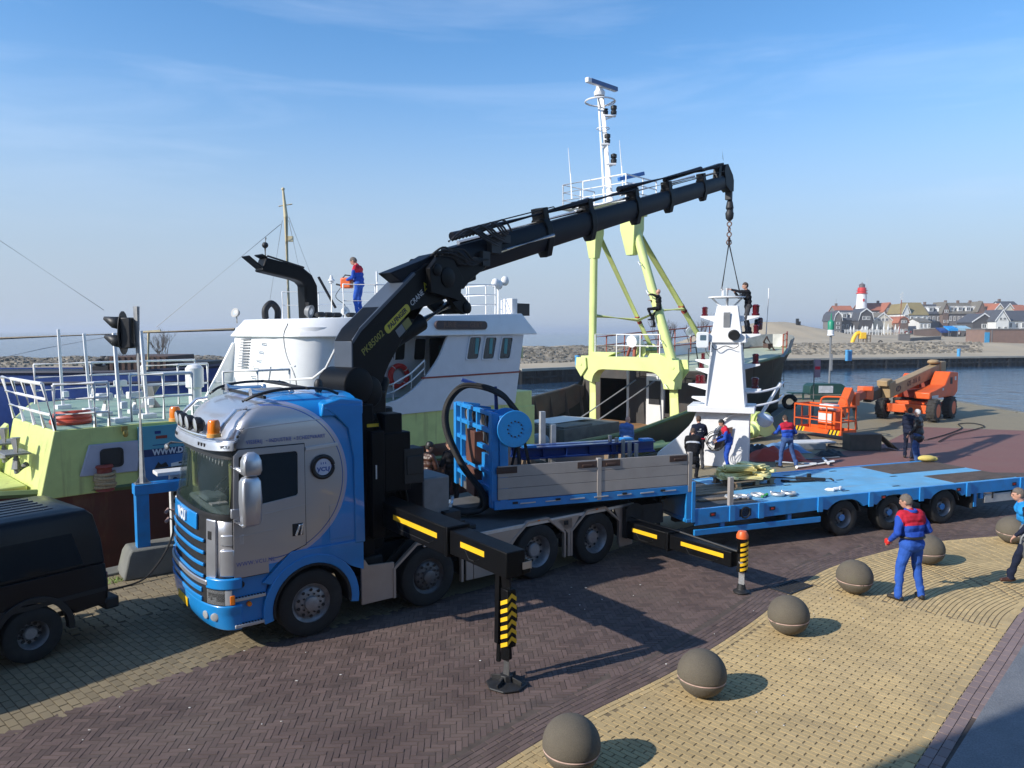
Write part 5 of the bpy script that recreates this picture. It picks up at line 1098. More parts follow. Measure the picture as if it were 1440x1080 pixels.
# poop house
pxy = lambda a, b, d: V(a, b, d)
mb = MB(); mb.loft([[V(-.04+q*.28, .0+q*.03, z), V(-.04+q*.28, 3.0, z), V(1.4, 6.7, z), V(13.35, 6.9, z), V(13.35, .03, z)] for q, z in ((0, 1.40), (1, 2.66))]); mb.build('poop_house', LIME, ship, bev=.02)
mb = MB(); mb.add([V(.27, .08, 2.665), V(.27, 2.95, 2.665), V(1.45, 6.6, 2.665), V(9, 6.7, 2.665), V(9, .08, 2.665)], [(0, 1, 2, 3, 4)]); mb.build('poop_deck', GREENDECK, ship)
mb = MB(); mb.plate([(.15, 2.55), (-.95, 1.35), (-1.5, .5), (.15, .5)], [], sxz, 3.0, 3.35); mb.build('stern_fin', LIME, ship, bev=.02)
mb = MB(); mb.bx((-1.25, .75, 1.30), (-.06, 3.0, 1.58)); mb.build('stern_box', LIME, ship, bev=.03)
for (n, z) in ((1.0, 2.2), (1.9, 2.3)):
    mb = MB(); mb.bx((-.42, n-.35, z-.02), (.0, n+.35, z+.02)); mb.cyl((-.2, n-.15, z-.3), (-.2, n-.15, z+.3), .09, n=12); mb.tube([V(0, n, z-.25), V(-.2, n-.15, z-.35), V(-.2, n-.15, z-.1)], .06, 8); mb.build('stern_bracket', GREYPAINT, ship, bev=.01)
mb = MB(); P = [(.62, 1.75), (.80, 2.34), (1.75, 2.34), (1.66, 1.72)]; mb.plate([(p[0], p[1]) for p in P], [], sxz, -.03, .02); hp = mb.build('hatch_panel', mat('lilac_panel', (.42, .42, .50), .5), ship, bev=.02)
mb = MB(); mb.plate(rrect(.98, 1.86, 1.40, 2.24, .08), [rrect(1.01, 1.89, 1.37, 2.21, .07)], sxz, -.05, .0); mb.plate(rrect(1.0, 1.88, 1.38, 2.22, .07), [], sxz, -.032, -.02, 0); mb.build('hatch_opening', PLAST, hp)
mb = MB(); mb.box((1.43, -.05, 2.60), (.1, .06, .1)); mb.lathe((1.43, -.1, 2.44), (0, 0, 1), [(.03, 0), (.05, .04), (.05, .1), (.03, .13)], 10); mb.build('deck_lamp', mat('brass', (.42, .30, .08), .35, .6), ship)
# advertising banner on the lime side
mb = MB(); mb.bx((1.68, -.035, 1.48), (4.6, -.01, 2.60)); ban = mb.build('banner', mat('banner_teal', (.09, .33, .42), .6, var=.05), ship)
mb = MB(); mb.bx((1.68, -.04, 1.98), (4.6, -.036, 2.13)); mb.build('banner_band', mat('banner_navy', (.01, .025, .10), .6), ban)
mb = MB(); mb.bx((1.68, -.04, 1.48), (4.6, -.036, 1.98)); mb.build('banner_sea', mat('banner_sea', (.05, .16, .36), .6), ban)
NX = lambda x, z: axes((x, -.043, z), (1, 0, 0), (0, 0, 1))
text('WWW.DE SI', .165, mat('banner_white', (.60, .62, .66), .6), ban, NX(2.36, 2.055), bold=.006, sx=.9)
mb = MB(); mb.plate([(2.0, 1.62), (3.6, 1.66), (3.6, 1.76), (1.95, 1.72)], [], sxz, -.045, -.041); mb.build('printed_hull', PLAST, ban)
mb = MB(); mb.plate([(2.3, 1.73), (3.6, 1.77), (3.6, 1.94), (2.75, 1.92), (2.6, 1.83), (2.3, 1.8)], [], sxz, -.045, -.041); mb.build('printed_ship', WGREY, ban)
mb = MB(); 
for k in range(9): mb.bx((2.45+.12*k, -.048, 1.775), (2.53+.12*k, -.0455, 1.81))
mb.plate([(1.97, 1.73), (2.25, 1.74), (2.2, 1.84), (2.1, 1.80), (2.05, 1.86)], [], sxz, -.046, -.041)
mb.build('printed_windows', PLAST, ban, smooth=0)
for x, z, w, m_ in ((2.0, 2.43, .12, NAVY), (2.02, 2.33, .22, REDOX), (2.5, 2.44, .4, NAVY), (2.45, 2.34, .34, PLAST), (1.95, 2.20, .8, NAVY)):
    mb = MB(); mb.bx((x, -.041, z), (x+w, -.036, z+(.06 if w < .3 else .014))); mb.build('printed_mark', m_, ban)
# rope-wound bollard
mb = MB(); mb.lathe(SN(148, 688, -.05)+V(0, 0, -.02), (0, 0, 1), [(.17, 0), (.15, .04), (.13, .08), (.13, .42), (.16, .46), (.14, .5)], 18); bo = mb.build('bollard', REDOX, ship); pB = SN(148, 688, -.05)
mb = MB()
for k in range(5): mb.torus(pB+V(.01*math.sin(k*2), .01*math.cos(k*3), .05+.065*k), (.1*math.sin(k), .1*math.cos(k), 1), .165, .034, 20, 6)
mb.build('mooring_turns', ROPE, bo)['kind'] = 'stuff'
# stern rails
def rail(path, h, nr, m=WHITE, r=.028, post=1, lean=V(0, 0, 0), par=ship, name='railing', pr=None):
    o_ = bpy.data.objects.new(name, None); COL.objects.link(o_); o_.parent = par
    path = [Vector(p) for p in path]
    for j in range(nr):
        f = (j+1)/nr; mb = MB(); mb.tube([p+V(0, 0, h*f)+lean*f for p in path], r if j == nr-1 else r*.8, 7); mb.build('rail_bar', m, o_)
    for p in path[::post]:
        mb = MB(); mb.tube([p, p+V(0, 0, h)+lean], pr or r, 7); mb.build('rail_post', m, o_)
    return o_
rail([V(.25, 3.0, 2.66), V(.25, 2.2, 2.66), V(.25, 1.4, 2.66), V(.25, .7, 2.66), V(.27, .08, 2.66)], .88, 3, lean=V(-.18, 0, 0), r=.035)
rail([V(.27, .08, 2.66), V(.95, .08, 2.66), V(1.2, .08, 2.66)], .85, 3, r=.035)
rail([V(1.75, .5, 2.66), V(2.4, .5, 2.66), V(3.0, .5, 2.66)], .95, 2, r=.035); rail([V(1.4, 6.2, 2.66), V(2.8, 6.5, 2.66), V(4.2, 6.5, 2.66), V(5.6, 6.5, 2.66)], 1.0, 3, r=.03)
rail([V(3.6, .3, 2.66), V(4.4, .3, 2.66), V(5.2, .3, 2.66)], .95, 2, r=.03); rail([V(3.0, 3.4, 2.66), V(3.9, 3.5, 2.66), V(4.7, 3.6, 2.66)], 1.0, 2, r=.03)
for (ut, vt, ub, vb, n) in ((82, 463, 89, 575, 2.2), (118, 469, 128, 580, 1.4), (160, 468, 170, 594, .4), (198, 465, 208, 588, .5)):
    b = G(ub, vb, 2.66); a = SH.loc(PY(ut, vt, b.y)); b = SH.loc(b)
    mb = MB(); mb.bar(b, a, .07 if n < 1 else .05, .06); mb.box(b+V(0, 0, .05), (.3, .25, .1)); mb.box(b+V(.05, .0, .35), (.12, .2, .14)); mb.build('derrick_post', WHITE, ship, bev=.008)
p = SN(275, 575, .9); p.z = 2.66
mb = MB(); p = SH.loc(G(275, 576, 2.66)); mb.lathe(p, (0, 0, 1), [(.19, 0), (.19, .1), (.14, .12), (.14, .5), (.2, .54), (.2, .98), (.14, 1.05), (.02, 1.08)], 20); mb.build('ventilator', WHITE, ship)
mb = MB(); q = SH.loc(G(100, 596, 2.66)); q.z = 2.72
for k in range(3): mb.torus(q+V(.02*k, .02*k, .07*k), (0, .05*k, 1), .32-.02*k, .06, 24, 8)
mb.build('red_hose_coil', mat('hose_red', (.50, .07, .035), .5), ship)['kind'] = 'stuff'
for u, v, n in ((148, 585, 2.2), (190, 582, 1.7), (170, 560, 3)):
    p = SH.loc(G(u, v, 2.66)); mb = MB(); mb.bx(p+V(-.12, -.15, 0), p+V(.12, .15, .1)); mb.cyl(p+V(0, 0, .1), p+V(0, 0, .5), .08, n=10); mb.box(p+V(.0, 0, .42), (.3, .2, .16)); mb.build('deck_fitting', WGREY, ship, bev=.02)
mb = MB(); mb.cyl((3.1, 3.2, 2.66), (3.1, 3.2, 3.2), .25, n=16); mb.build('drum', GREYPAINT, ship, bev=.02)
# superstructure
def planloft(P0, P1, z0, z1): return [[V(a, b, z0) for a, b in P0], [V(a, b, z1) for a, b in P1]]
cas0 = [(5.25, 3.75), (5.15, 2.4), (5.2, 1.3), (5.75, .45), (6.6, .40), (7.2, 1.0), (7.2, 5.5), (6.4, 4.9)]
cas1 = [(5.5, 3.6), (5.4, 2.4), (5.45, 1.2), (5.95, .35), (6.8, .22), (7.4, .9), (7.4, 5.5), (6.5, 4.7)]
def dens(P): 
    Q = catmull([(a, b, 0) for a, b in P[:6]], 4); return [(p.x, p.y) for p in Q]+P[6:]
mb = MB(); mb.loft(planloft(dens(cas0), dens(cas1), 2.3, 4.6)); mb.build('engine_casing', WHITE, ship, smooth=30)
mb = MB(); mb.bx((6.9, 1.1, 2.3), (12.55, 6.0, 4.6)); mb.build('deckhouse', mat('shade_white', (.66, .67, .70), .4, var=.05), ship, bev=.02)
mb = MB(); mb.plate([(4.55, 2.66), (5.4, 2.66), (5.55, 4.2), (5.4, 4.2)], [], sxz, 3.55, 3.65); mb.build('gusset', WHITE, ship, bev=.01)
cut = catmull([(7.3, 2.58, 0), (8.2, 2.75, 0), (8.9, 3.15, 0), (9.5, 3.75, 0), (9.85, 4.38, 0)], 5)
wing = [(5.6, 2.32), (12.55, 2.32), (12.92, 4.40)]+[(p.x, p.y) for p in reversed(cut)]+[(6.4, 2.55), (5.6, 2.55)]
mb = MB(); mb.plate(wing, [], sxz, -.02, .06); mb.build('wing_wall', MT['shade_white'], ship, bev=.01)
# curved wheelhouse front
mb = MB(); fr = catmull([(12.55, -.02, 0), (12.9, .6, 0), (13.05, 2.0, 0), (13.1, 3.5, 0), (13.05, 5.0, 0), (12.9, 6.4, 0), (12.5, 7.0, 0)], 5)
mb.loft([[V(p.x+dx, p.y, z) for p in fr]+[V(11.5, 6.8, z), V(11.5, .1, z)] for z, dx in ((2.3, -.35), (3.0, -.15), (4.42, .0))]); mb.build('wheelhouse_front', WHITE, ship, smooth=30)
mb = MB(); mb.bar((8.9, -.028, 3.25), (12.75, -.028, 3.27), .012, .045); mb.build('red_line', REDOX, ship)
mb = MB(); mb.plate([(8.6, 1.2), (13.4, .75), (13.4, 2.15), (13.0, 2.32), (8.6, 2.32)], [], sxz, -.04, .02) if False else mb.bx((12.7, .0, .4), (13.45, .4, 2.2)); mb.build('wheelhouse_leg', LIME, ship, bev=.02)
# roof with flared visor
vb = [(5.42, 3.75), (5.25, 2.6), (5.28, 1.4), (5.6, .55), (6.2, .05), (7.0, -.10), (13.42, -.12), (13.75, 3.5), (13.42, 6.9), (9, 6.9), (6.3, 5.0)]
vt = [(5.75, 3.6), (5.6, 2.6), (5.62, 1.5), (5.9, .75), (6.4, .28), (7.1, .12), (12.98, .12), (13.25, 3.5), (12.98, 6.7), (9.1, 6.7), (6.5, 4.8)]
mb = MB(); mb.loft([[V(a, b, 4.36+.05*(a > 12)) for a, b in vb], [V(a, b, 4.40+.05*(a > 12)) for a, b in vb], [V(a, b, 4.76+(a-4)*.032) for a, b in vt]]); mb.build('roof_visor', WHITE, ship, bev=.02)
rt = lambda t: 4.76+(t-4)*.032
def shipwin(c, w, h, n, sk=.05, m=GLASS, blind=0, nm='window', fr_=.035):
    P = [(c[0]-w/2-sk, c[1]-h/2), (c[0]+w/2-sk, c[1]-h/2), (c[0]+w/2+sk, c[1]+h/2), (c[0]-w/2+sk, c[1]+h/2)]
    def rnd(P, g):
        out = []
        cx, cz = c
        R0 = rrect(-w/2-g, -h/2-g, w/2+g, h/2+g, .06)
        return [(cx+x+sk*2*z/h, cz+z) for x, z in R0]
    mb = MB(); mb.plate(rnd(P, fr_), [rnd(P, 0)], sxz, n-.03, n+.01); f = mb.build(nm, MT['shade_white'] if 'shade_white' in MT else WHITE, ship)
    mb = MB(); mb.plate(rnd(P, -.002), [], sxz, n-.006, n+.004); mb.build('pane', m, f)
    if blind:
        mb = MB(); mb.plate([(c[0]-w*.1+blind*w*.3, c[1]-h*.25), (c[0]+w*.22+blind*w*.3-.02, c[1]-h*.28), (c[0]+w*.3+blind*w*.3, c[1]+h*.46), (c[0]+blind*w*.3, c[1]+h*.46)], [], sxz, n-.012, n-.007); mb.build('blind', TEAL, f)
for (u, bl) in ((666, .6), (688, .15), (711, -.3)):
    p = SN(u, 489.5, -.02); shipwin((p.x, p.z), .44, .62, -.02, .07, blind=bl)
for u in (546, 561, 590):
    p = SN(u, 491, 1.1); shipwin((p.x, p.z), .40, .60, 1.1, .03)
p = SN(615, 505, 1.1)
mb = MB(); mb.plate(rrect(p.x-.3, p.z-1.0, p.x+.42, p.z+.62, .06), [], sxz, 1.06, 1.1); d_ = mb.build('wheelhouse_door', PLAST, ship, bev=.01)
mb = MB(); mb.bx((p.x+.02, 1.05, p.z-.2), (p.x+.3, 1.06, p.z+.4)); mb.build('door_window', mat('door_glass', (.06, .12, .10), .1), d_)
for k in range(6):
    n = .8+k*1.0; mb = MB(); mb.box((13.12+(-.1 if k in (0, 5) else 0), n, 3.95), (.06, .62, .58)); f = mb.build('window', PLAST, ship, bev=.02)
    mb = MB(); mb.box((13.16+(-.1 if k in (0, 5) else 0), n, 3.95), (.01, .54, .5)); mb.build('pane', GLASS, f)
mb = MB(); mb.box((12.88, .12, 3.95), (.10, .16, .5)); mb.box((12.92, .05, 3.85), (.05, .05, .35)); mb.build('corner_window', mat('pale_window', (.55, .58, .30), .3), ship, bev=.01)
pl_, pr_ = SN(609, 458, .03), SN(681, 456, .03)
mb = MB(); mb.plate(rrect(pl_.x, pl_.z-.10, pr_.x, pl_.z+.14, .11), [], sxz, -.10, -.02); npz = mb.build('name_board', mat('name_board', (.05, .032, .035), .5), ship)
NBL = mat('name_letters', (.16, .09, .06), .6)
text('JURIE', .2, NBL, npz, axes(((pl_.x*.74+pr_.x*.26), -.102, pl_.z+.02), (1, 0, 0), (0, 0, 1)), bold=.004)
text('GERT', .2, NBL, npz, axes(((pl_.x*.23+pr_.x*.77), -.102, pl_.z+.02), (1, 0, 0), (0, 0, 1)), bold=.004)
text('VAN DEN', .09, NBL, npz, axes(((pl_.x*.5+pr_.x*.5), -.102, pl_.z), (1, 0, 0), (0, 0, 1)))
# side walk rail and lifebuoy
rp = [SN(u, v, .05) for u, v in ((545, 572), (565, 567), (585, 561), (605, 553))]
rail([V(7.4, .02, 2.6), V(8.0, .02, 2.72), V(8.6, .02, 2.98), V(9.05, .02, 3.3)], .42, 2, r=.022)
p = SN(561, 529, 1.0)
mb = MB(); mb.torus((p.x, 1.0, p.z), (0, 1, 0), .29, .075, 32, 10); lbu = mb.build('lifebuoy', BRIGHTRED, ship)
mb = MB()
for a in range(4): aa = a*math.pi/2+.7; mb.torus((p.x+math.cos(aa)*.29, 1.0, p.z+math.sin(aa)*.29), (-math.sin(aa), 0, math.cos(aa)), .079, .012, 12, 5)
mb.build('lifebuoy_band', WGREY, lbu)
# louvre, rungs and pipes on the casing
a = ST(345, 497, 5.33)
for k in range(11): mb = MB(); mb.box((5.36-.012*k, a.y, a.z+.36-.07*k), (.04, .5, .022)); mb.build('louvre_slat', GREYPAINT, ship, bev=.004)
for k in range(5):
    a = ST(371-4*k, 480+11.5*k, 5.35-.03*k); mb = MB(); mb.tube([a+V(.04, .16, 0), a+V(-.1, .12, -.03), a+V(-.1, -.12, -.05), a+V(.04, -.16, -.06)], .016, 6); mb.build('rung', WHITE, ship)
mb = MB(); mb.tube(catmull([ST(u, v, 5.22) for u, v in ((405, 455), (399, 472), (403, 500), (415, 530), (418, 555))], 5), .014, 6); mb.build('cable', GREYPAINT, ship)
mb = MB(); mb.tube([ST(u, v, 4.9) for u, v in ((300, 538), (380, 536), (440, 532), (458, 518), (472, 490))], .026, 7); mb.build('grab_rail', WHITE, ship)
mb = MB(); mb.tube([ST(u, v, 4.9) for u, v in ((378, 536), (381, 515), (415, 515))], .02, 7); mb.build('grab_rail', WHITE, ship)
# funnel
fa, fb, fc, fd = SN(434, 449, 3.0), SN(432, 402, 3.0), SN(420, 388, 3.0), SN(366, 372, 3.0)
fa.z = rt(fa.x)-.05
mb = MB(); mb.loft([[c+V(0, -.22, 0)+u_*.2, c+V(0, .22, 0)+u_*.2, c+V(0, .22, 0)-u_*.2, c+V(0, -.22, 0)-u_*.2] for c, u_ in ((fa, V(1, 0, 0)), (fb, V(1, 0, 0)), ((fb+fc)/2+V(0, 0, .06), V(.85, 0, .5)), (fc+V(-.1, 0, .06), V(.5, 0, .87)), (fd, V(.36, 0, .93)))]); fn_ = mb.build('funnel', BLACK, ship, bev=.05, seg=3)
mb = MB(); e_ = (fd-fc).normalized(); mb.bar(fd+V(.1, 0, .18), fd+e_*.05+V(0, 0, .24), .42, .03); mb.bar(fd+V(-.02, 0, -.1), fd+e_*.42+V(0, 0, .1), .4, .03); mb.build('funnel_flap', BLACK, fn_)
mb = MB(); mb.cyl(fd+V(.15, 0, .15), fd+V(.15, 0, .48), .03, n=8); mb.sph(fd+V(.15, 0, .52), .085, 10, 6); mb.cyl(fd+V(.15, 0, .54), fd+V(.18, 0, .72), .02, n=6); mb.build('funnel_lamp', PLAST, fn_)
mb = MB(); mb.bar(fb+V(.24, -.2, .25), fa+V(.75, -.2, .35), .06, .05); mb.bar(fc+V(.05, -.2, .22), fd+V(.1, -.2, .22), .05, .04); mb.build('funnel_strut', DARK, fn_)
p = SN(382, 449, 2.6); p.z = rt(p.x)-.03; mb = MB(); mb.tube(catmull([p+V(-.17, 0, 0), p+V(-.17, 0, .28), p+V(0, 0, .44), p+V(.17, 0, .28), p+V(.17, 0, 0)], 6), .085, 12); mb.build('goose_vent', DARK, ship)
def flood(p, d, s=.2, par=ship, m=GREYPAINT):
    mb = MB(); d = Vector(d).normalized(); mb.lathe(p, d, [(.05*s/.2, -.14*s/.2), (.12*s/.2, -.1*s/.2), (s*.8, 0), (s*.85, .03)], 16); mb.cyl(p-d*.05, p-d*.05+V(0, 0, -.28), .02, n=6); f = mb.build('floodlight', m, par)
    mb = MB(); mb.lathe(p+d*.025, d, [(s*.78, 0), (.01, .01)], 16); mb.build('lamp_glass', LENS, f)
flood(ST(331, 440, 6.0), (-.8, -.3, .25), .16); flood(SN(436, 438, 1.2), (.5, -.8, -.2), .2); flood(SN(486, 438, 1.2), (.2, -.9, .2), .15, m=WHITE)
p = SN(432, 432, 1.6); mb = MB(); mb.cyl(p+V(0, 0, -.3), p+V(0, 0, .12), .05, n=10); mb.build('short_pipe', PLAST, ship)
# roof rails, antennas
rail([V(t, .9, rt(t)) for t in (7.1, 8.1, 9.3, 10.5)], .85, 2, r=.02); rail([V(t, 6.0, rt(t)) for t in (8.2, 9.5, 11, 12.5)], .85, 2, r=.02)
rail([V(t, .9, rt(t)) for t in (10.6, 11.4, 12.2, 12.6)]+[V(12.7, n, rt(12.7)) for n in (2.2, 3.5, 4.8, 6.0)], .9, 3, r=.02)
def mast_post(u, vt_, vb_, n, r, nm='antenna_post', m=WHITE, head=None):
    a, b = SN(u, vt_, n), SN(u, vb_, n); b.z = rt(b.x)-.02
    mb = MB(); mb.cyl(b, a, r, n=8); o_ = mb.build(nm, m, ship)
    if head: mb = MB(); mb.lathe(a, (0, 0, 1), head, 12); mb.build('antenna_head', WHITE, o_)
mast_post(466, 398, 440, 1.8, .02, head=[(.06, 0), (.06, .05), (.1, .06), (.05, .12), (.03, .2)]); mast_post(530, 396, 440, 3.0, .022, head=[(.03, 0), (.03, .3)])
b = SN(700, 440, 2.5); b.z = rt(b.x); a = SN(700, 402, 2.5); mb = MB(); mb.cyl(b, a, .03, n=8); mb.bar(a+V(-.15, 0, -.02), a+V(.3, 0, .1), .04, .04); lp_ = mb.build('lamp_mast', WHITE, ship)
for dx, dz in ((-.16, .08), (.0, .04), (.3, .18)): mb = MB(); mb.sph(a+V(dx, -.05, dz), (.15, .13, .17), 14, 9); mb.build('lamp_dome', WHITE, lp_)
c = SN(730, 434, .5); mb = MB(); mb.bx(c+V(-.42, -.1, -.28), c+V(-.18, .4, .3)); sb2 = mb.build('screen_box', WHITE, ship, bev=.01)
mb = MB(); mb.bx(c+V(-.18, -.12, -.22), c+V(.36, .3, .16)); mb.build('dark_screen', PLAST, sb2, bev=.01)
mb = MB()
for k in range(8): mb.sph((6.3+.3*k, .7+.1*(k % 3), rt(7)+.06), (.16, .12, .08), 8, 5)
mb.build('roof_hose', PLAST, ship)['kind'] = 'stuff'
# ------------------------------------------------------------------ gantry
GT = 22.5
def gp(u, v): return ST(u, v, GT)
gan = bpy.data.objects.new('gantry', None); COL.objects.link(gan); gan.parent = ship
nf, nt_, ff, ft = gp(950, 590), gp(889, 305), gp(834, 585), gp(836, 312); nf.z = ff.z = .3
nb, fb_ = gp(946, 510), gp(833, 505)
mb = MB(); mb.tube([nf, nb, nt_], [.215, .205, .175], 22); mb.build('gantry_leg', PALELIME, gan)
mb = MB(); mb.tube([ff, fb_, ft], [.17, .17, .165], 22); mb.build('gantry_leg', PALELIME, gan)
tyz = lambda a, b, d: V(GT+d, a, b)
arch = [(nb.y-.12, 3.42), (fb_.y+.42, 3.42), (fb_.y+.45, 2.95), (fb_.y+.25, 2.4)]+[(fb_.y-.2-.55*(1-math.cos(R_(a))), 2.25+.6*math.sin(R_(a))) for a in range(0, 91, 15)]+[(nb.y+.25+.75*(1-math.sin(R_(a))), 2.15+.7*math.cos(R_(a))) for a in range(0, 91, 15)]+[(nb.y-.25, 2.15), (nb.y-.35, 2.9)]
mb = MB(); mb.plate(arch, [], tyz, -.28, .28); mb.build('portal_beam', PALELIME, gan, bev=.02)
for y in (nb.y-.25, fb_.y+.35):
    for d in (-.38, .30): mb = MB(); mb.plate([(y-.25, 3.35), (y+.25, 3.35), (y+.3, 2.9), (y, 2.5), (y-.3, 2.9)], [], tyz, d, d+.08); mb.lathe((GT+d-.02, y, 3.05), (1, 0, 0), [(.07, 0), (.07, .12)], 12); mb.build('lug_plate', PALELIME, gan, bev=.008)
for y, s in ((nb.y+.6, 1), (fb_.y-.6, -1)): mb = MB(); mb.plate([(y-.45, 3.42), (y+.45, 3.42), (y+.45-s*.1, 3.6), (y-.45+s*.4, 3.6)], [], tyz, -.25, .2); mb.build('beam_bracket', PALELIME, gan, bev=.01)
rail([V(GT-.2, fb_.y-.3, 3.42), V(GT-.2, (nb.y+fb_.y)/2+.6, 3.42), V(GT-.2, (nb.y+fb_.y)/2-.6, 3.42), V(GT-.2, nb.y+.5, 3.42)], .95, 2, r=.025, par=gan)
# leg heads, top beam
for q, tp, w in ((nt_, 9.0, .36), (ft, 9.0, .30)):
    mb = MB(); mb.loft([[V(GT+a, q.y+b, z) for a, b in ((-s_, -s_), (s_, -s_), (s_, s_), (-s_, s_))] for z, s_ in ((7.7, .17), (8.75, w), (9.3, w))]); mb.build('leg_head', PALELIME, gan, bev=.01)
mb = MB(); mb.bx((GT-.4, nt_.y-.5, 9.3), (GT+.4, ft.y+.6, 9.75)); mb.build('top_beam', PALELIME, gan, bev=.02)
jn = []
for (u0, v0, u1, v1, y1, r, q) in ((848, 325, 925, 508, 37, .11, ft), (893, 312, 986, 478, 35.5, .14, nt_)):
    a = V(GT+.2, q.y, 8.9); b = SL(u1, v1, y1); mb = MB(); mb.tube([a, b], r, 14); mb.build('brace', PALELIME, gan)
    f = .655 if q is ft else .70
    c = a+(b-a)*f; jn.append(c); mb = MB(); mb.tube([c-(b-a).normalized()*.22, c+(b-a).normalized()*.18], r*1.04, 14); mb.build('rust_patch', REDOX, gan)
for c, l in ((jn[0], V(GT, fb_.y, 5.2)), (jn[1], V(GT, .0, 5.35))):
    if l.y == 0: l = V(GT, nb.y+(nt_.y-nb.y)*.36, 5.35)
    mb = MB(); mb.tube([c, l], .09, 12); mb.build('cross_bar', PALELIME, gan)
mb = MB(); mb.tube([jn[0], V(GT, nb.y+(nt_.y-nb.y)*.36, 5.3)], .08, 12); mb.build('cross_bar', PALELIME, gan)
for z in (2.2, 4.0, 6.0, 7.2):
    f = (z-nb.z)/(nt_.z-nb.z) if z > nb.z else 0; y = nb.y+(nt_.y-nb.y)*f
    mb = MB(); mb.tube([V(GT-.22, y, z), V(GT-.42, y, z+.02), V(GT-.42, y+.1, z+.16), V(GT-.22, y+.1, z+.12)], .02, 6); mb.build('step_cleat', WHITE, gan)
# platform, rails, light mast with radar
mb = MB(); mb.bx((GT-1.2, 2.2, 9.75), (GT+1.0, 5.6, 9.82)); mb.build('top_platform', WHITECLEAN, gan, bev=.01)
rail([V(GT-1.2, 5.5, 9.82), V(GT-1.2, 4.4, 9.82), V(GT-1.2, 3.3, 9.82), V(GT-1.2, 2.2, 9.82), V(GT, 2.2, 9.82), V(GT+1, 2.2, 9.82)], 1.0, 3, m=WHITECLEAN, r=.03, par=gan)
rail([V(GT-1.2, 5.5, 9.82), V(GT, 5.5, 9.82), V(GT+1, 5.5, 9.82)], 1.0, 3, m=WHITECLEAN, r=.03, par=gan)
MY = 31.6
def mp_(u, v): return SL(u, v, MY)
m0, m1 = mp_(858, 285), mp_(846, 136)
mb = MB(); mb.tube([m0, m1], [.15, .1], 14); mb.tube([m0+V(-.12, .22, 0), m1+V(-.08, .12, 0)], [.05, .04], 8); mb.build('light_mast', WHITECLEAN, gan)
mb = MB(); mb.torus(mp_(848, 181), (0, 0, 1), .26, .02, 20, 6); mb.build('mast_ring', WHITECLEAN, gan); mb = MB(); mb.torus(mp_(844, 143), (0, 0, 1), .62, .035, 32, 6)
for a in range(4): mb.tube([mp_(845, 152), mp_(844, 143)+V(math.cos(a*1.57+.5)*.62, math.sin(a*1.57+.5)*.62, 0)], .03, 6)
mb.build('mast_ring', WHITECLEAN, gan)
mb = MB(); mb.lathe(mp_(843, 135), (0, 0, 1), [(.22, 0), (.24, .15), (.16, .25), (.14, .38)], 16); mb.build('radar_base', WHITECLEAN, gan, bev=.01)
ra, rb_ = SL(825, 112, 30.6), SL(866, 126, 32.4)
mb = MB(); mb.bar(ra, rb_, .18, .2); rdr = mb.build('radar_scanner', WHITECLEAN, gan, bev=.03)
rd = (rb_-ra).normalized(); rn = rd.cross(V(0, 0, 1)).normalized()
mb = MB(); mb.bar(ra+rd*.25+rn*.095, rb_+rn*.095, .02, .17); mb.build('scanner_face', NAVY, rdr)
for (u, v, du) in ((862, 160, 8), (853, 200, 4), (862, 228, 6)):
    c = mp_(u, v); mb = MB(); mb.bar(mp_(u-du-4, v+3), mp_(u+4, v+3), .22, .06); mb.bar(mp_(u-du-3, v+8), mp_(u, v+4), .05, .05); br_ = mb.build('lamp_bracket', WHITECLEAN, gan)
    for k in range(2 if v == 160 else 1): mb = MB(); mb.lathe(mp_(u+1-12*k, v+1), (0, 0, 1), [(.12, 0), (.13, .12), (.09, .18), (.13, .22), (.13, .34 if not k else .2), (.05, .38 if not k else .24)], 12); mb.build('navigation_lamp', PLAST, br_)
for k in range(7): p = mp_(849+1.3*k, 165+17*k); mb = MB(); mb.tube([p+V(-.05, -.12, 0), p+V(-.22, -.2, .02), p+V(-.2, -.05, .05)], .018, 5); mb.build('mast_rung', WHITECLEAN, gan)
for u, vt_, vb_, Y in ((799, 208, 280, 31), (871, 197, 270, 33)):
    mb = MB(); mb.tube([SL(u+5, vb_, Y), SL(u+3, (vt_+vb_)/2, Y), SL(u, vt_, Y)], [.035, .025, .01], 6); mb.build('whip_antenna', WHITECLEAN, gan)
mb = MB(); c = SL(889, 268, 32); mb.lathe(c+V(0, 0, -.4), (0, 0, 1), [(.25, 0), (.22, .3), (.28, .4), (.28, .65), (.1, .72)], 14); r2 = mb.build('second_radar', WHITECLEAN, gan, bev=.01)
mb = MB(); mb.bar(SL(870, 252, 31.5), SL(905, 244, 32.5), .14, .16); mb.build('scanner_bar', mat('scanner_blue', (.03, .15, .45), .4), r2, bev=.02)
# ------------------------------------------------------------------ forecastle
fts = [24.6+13.9*k/20 for k in range(21)]
mb = MB(); mb.add([V(t, CN-itp(HB, t)+.03, itp(ZG, max(t, 24.95))-.02) for t in fts]+[V(t, CN+itp(HB, t)-.03, itp(ZG, max(t, 24.95))-.02) for t in fts], [(k, k+1, 22+k, 21+k) for k in range(20)]); mb.build('forecastle_deck', mat('pale_deck', (.42, .46, .33), .7, var=.12, vs=2, dirt=(.3, .27, .2), dirt_amt=.5), ship)
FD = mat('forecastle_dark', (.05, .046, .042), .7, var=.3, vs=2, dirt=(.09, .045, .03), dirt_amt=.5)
mb = MB()
mb.bx((24.6, .15, .3), (24.7, 1.6, 2.75)); mb.bx((24.6, 5.9, .3), (24.7, 6.8, 2.75)); mb.bx((24.6, 3.0, .3), (24.7, 4.3, 2.75)); mb.bx((24.6, .15, 2.3), (24.7, 6.8, 2.8)); mb.build('fore_bulkhead', FD, ship)
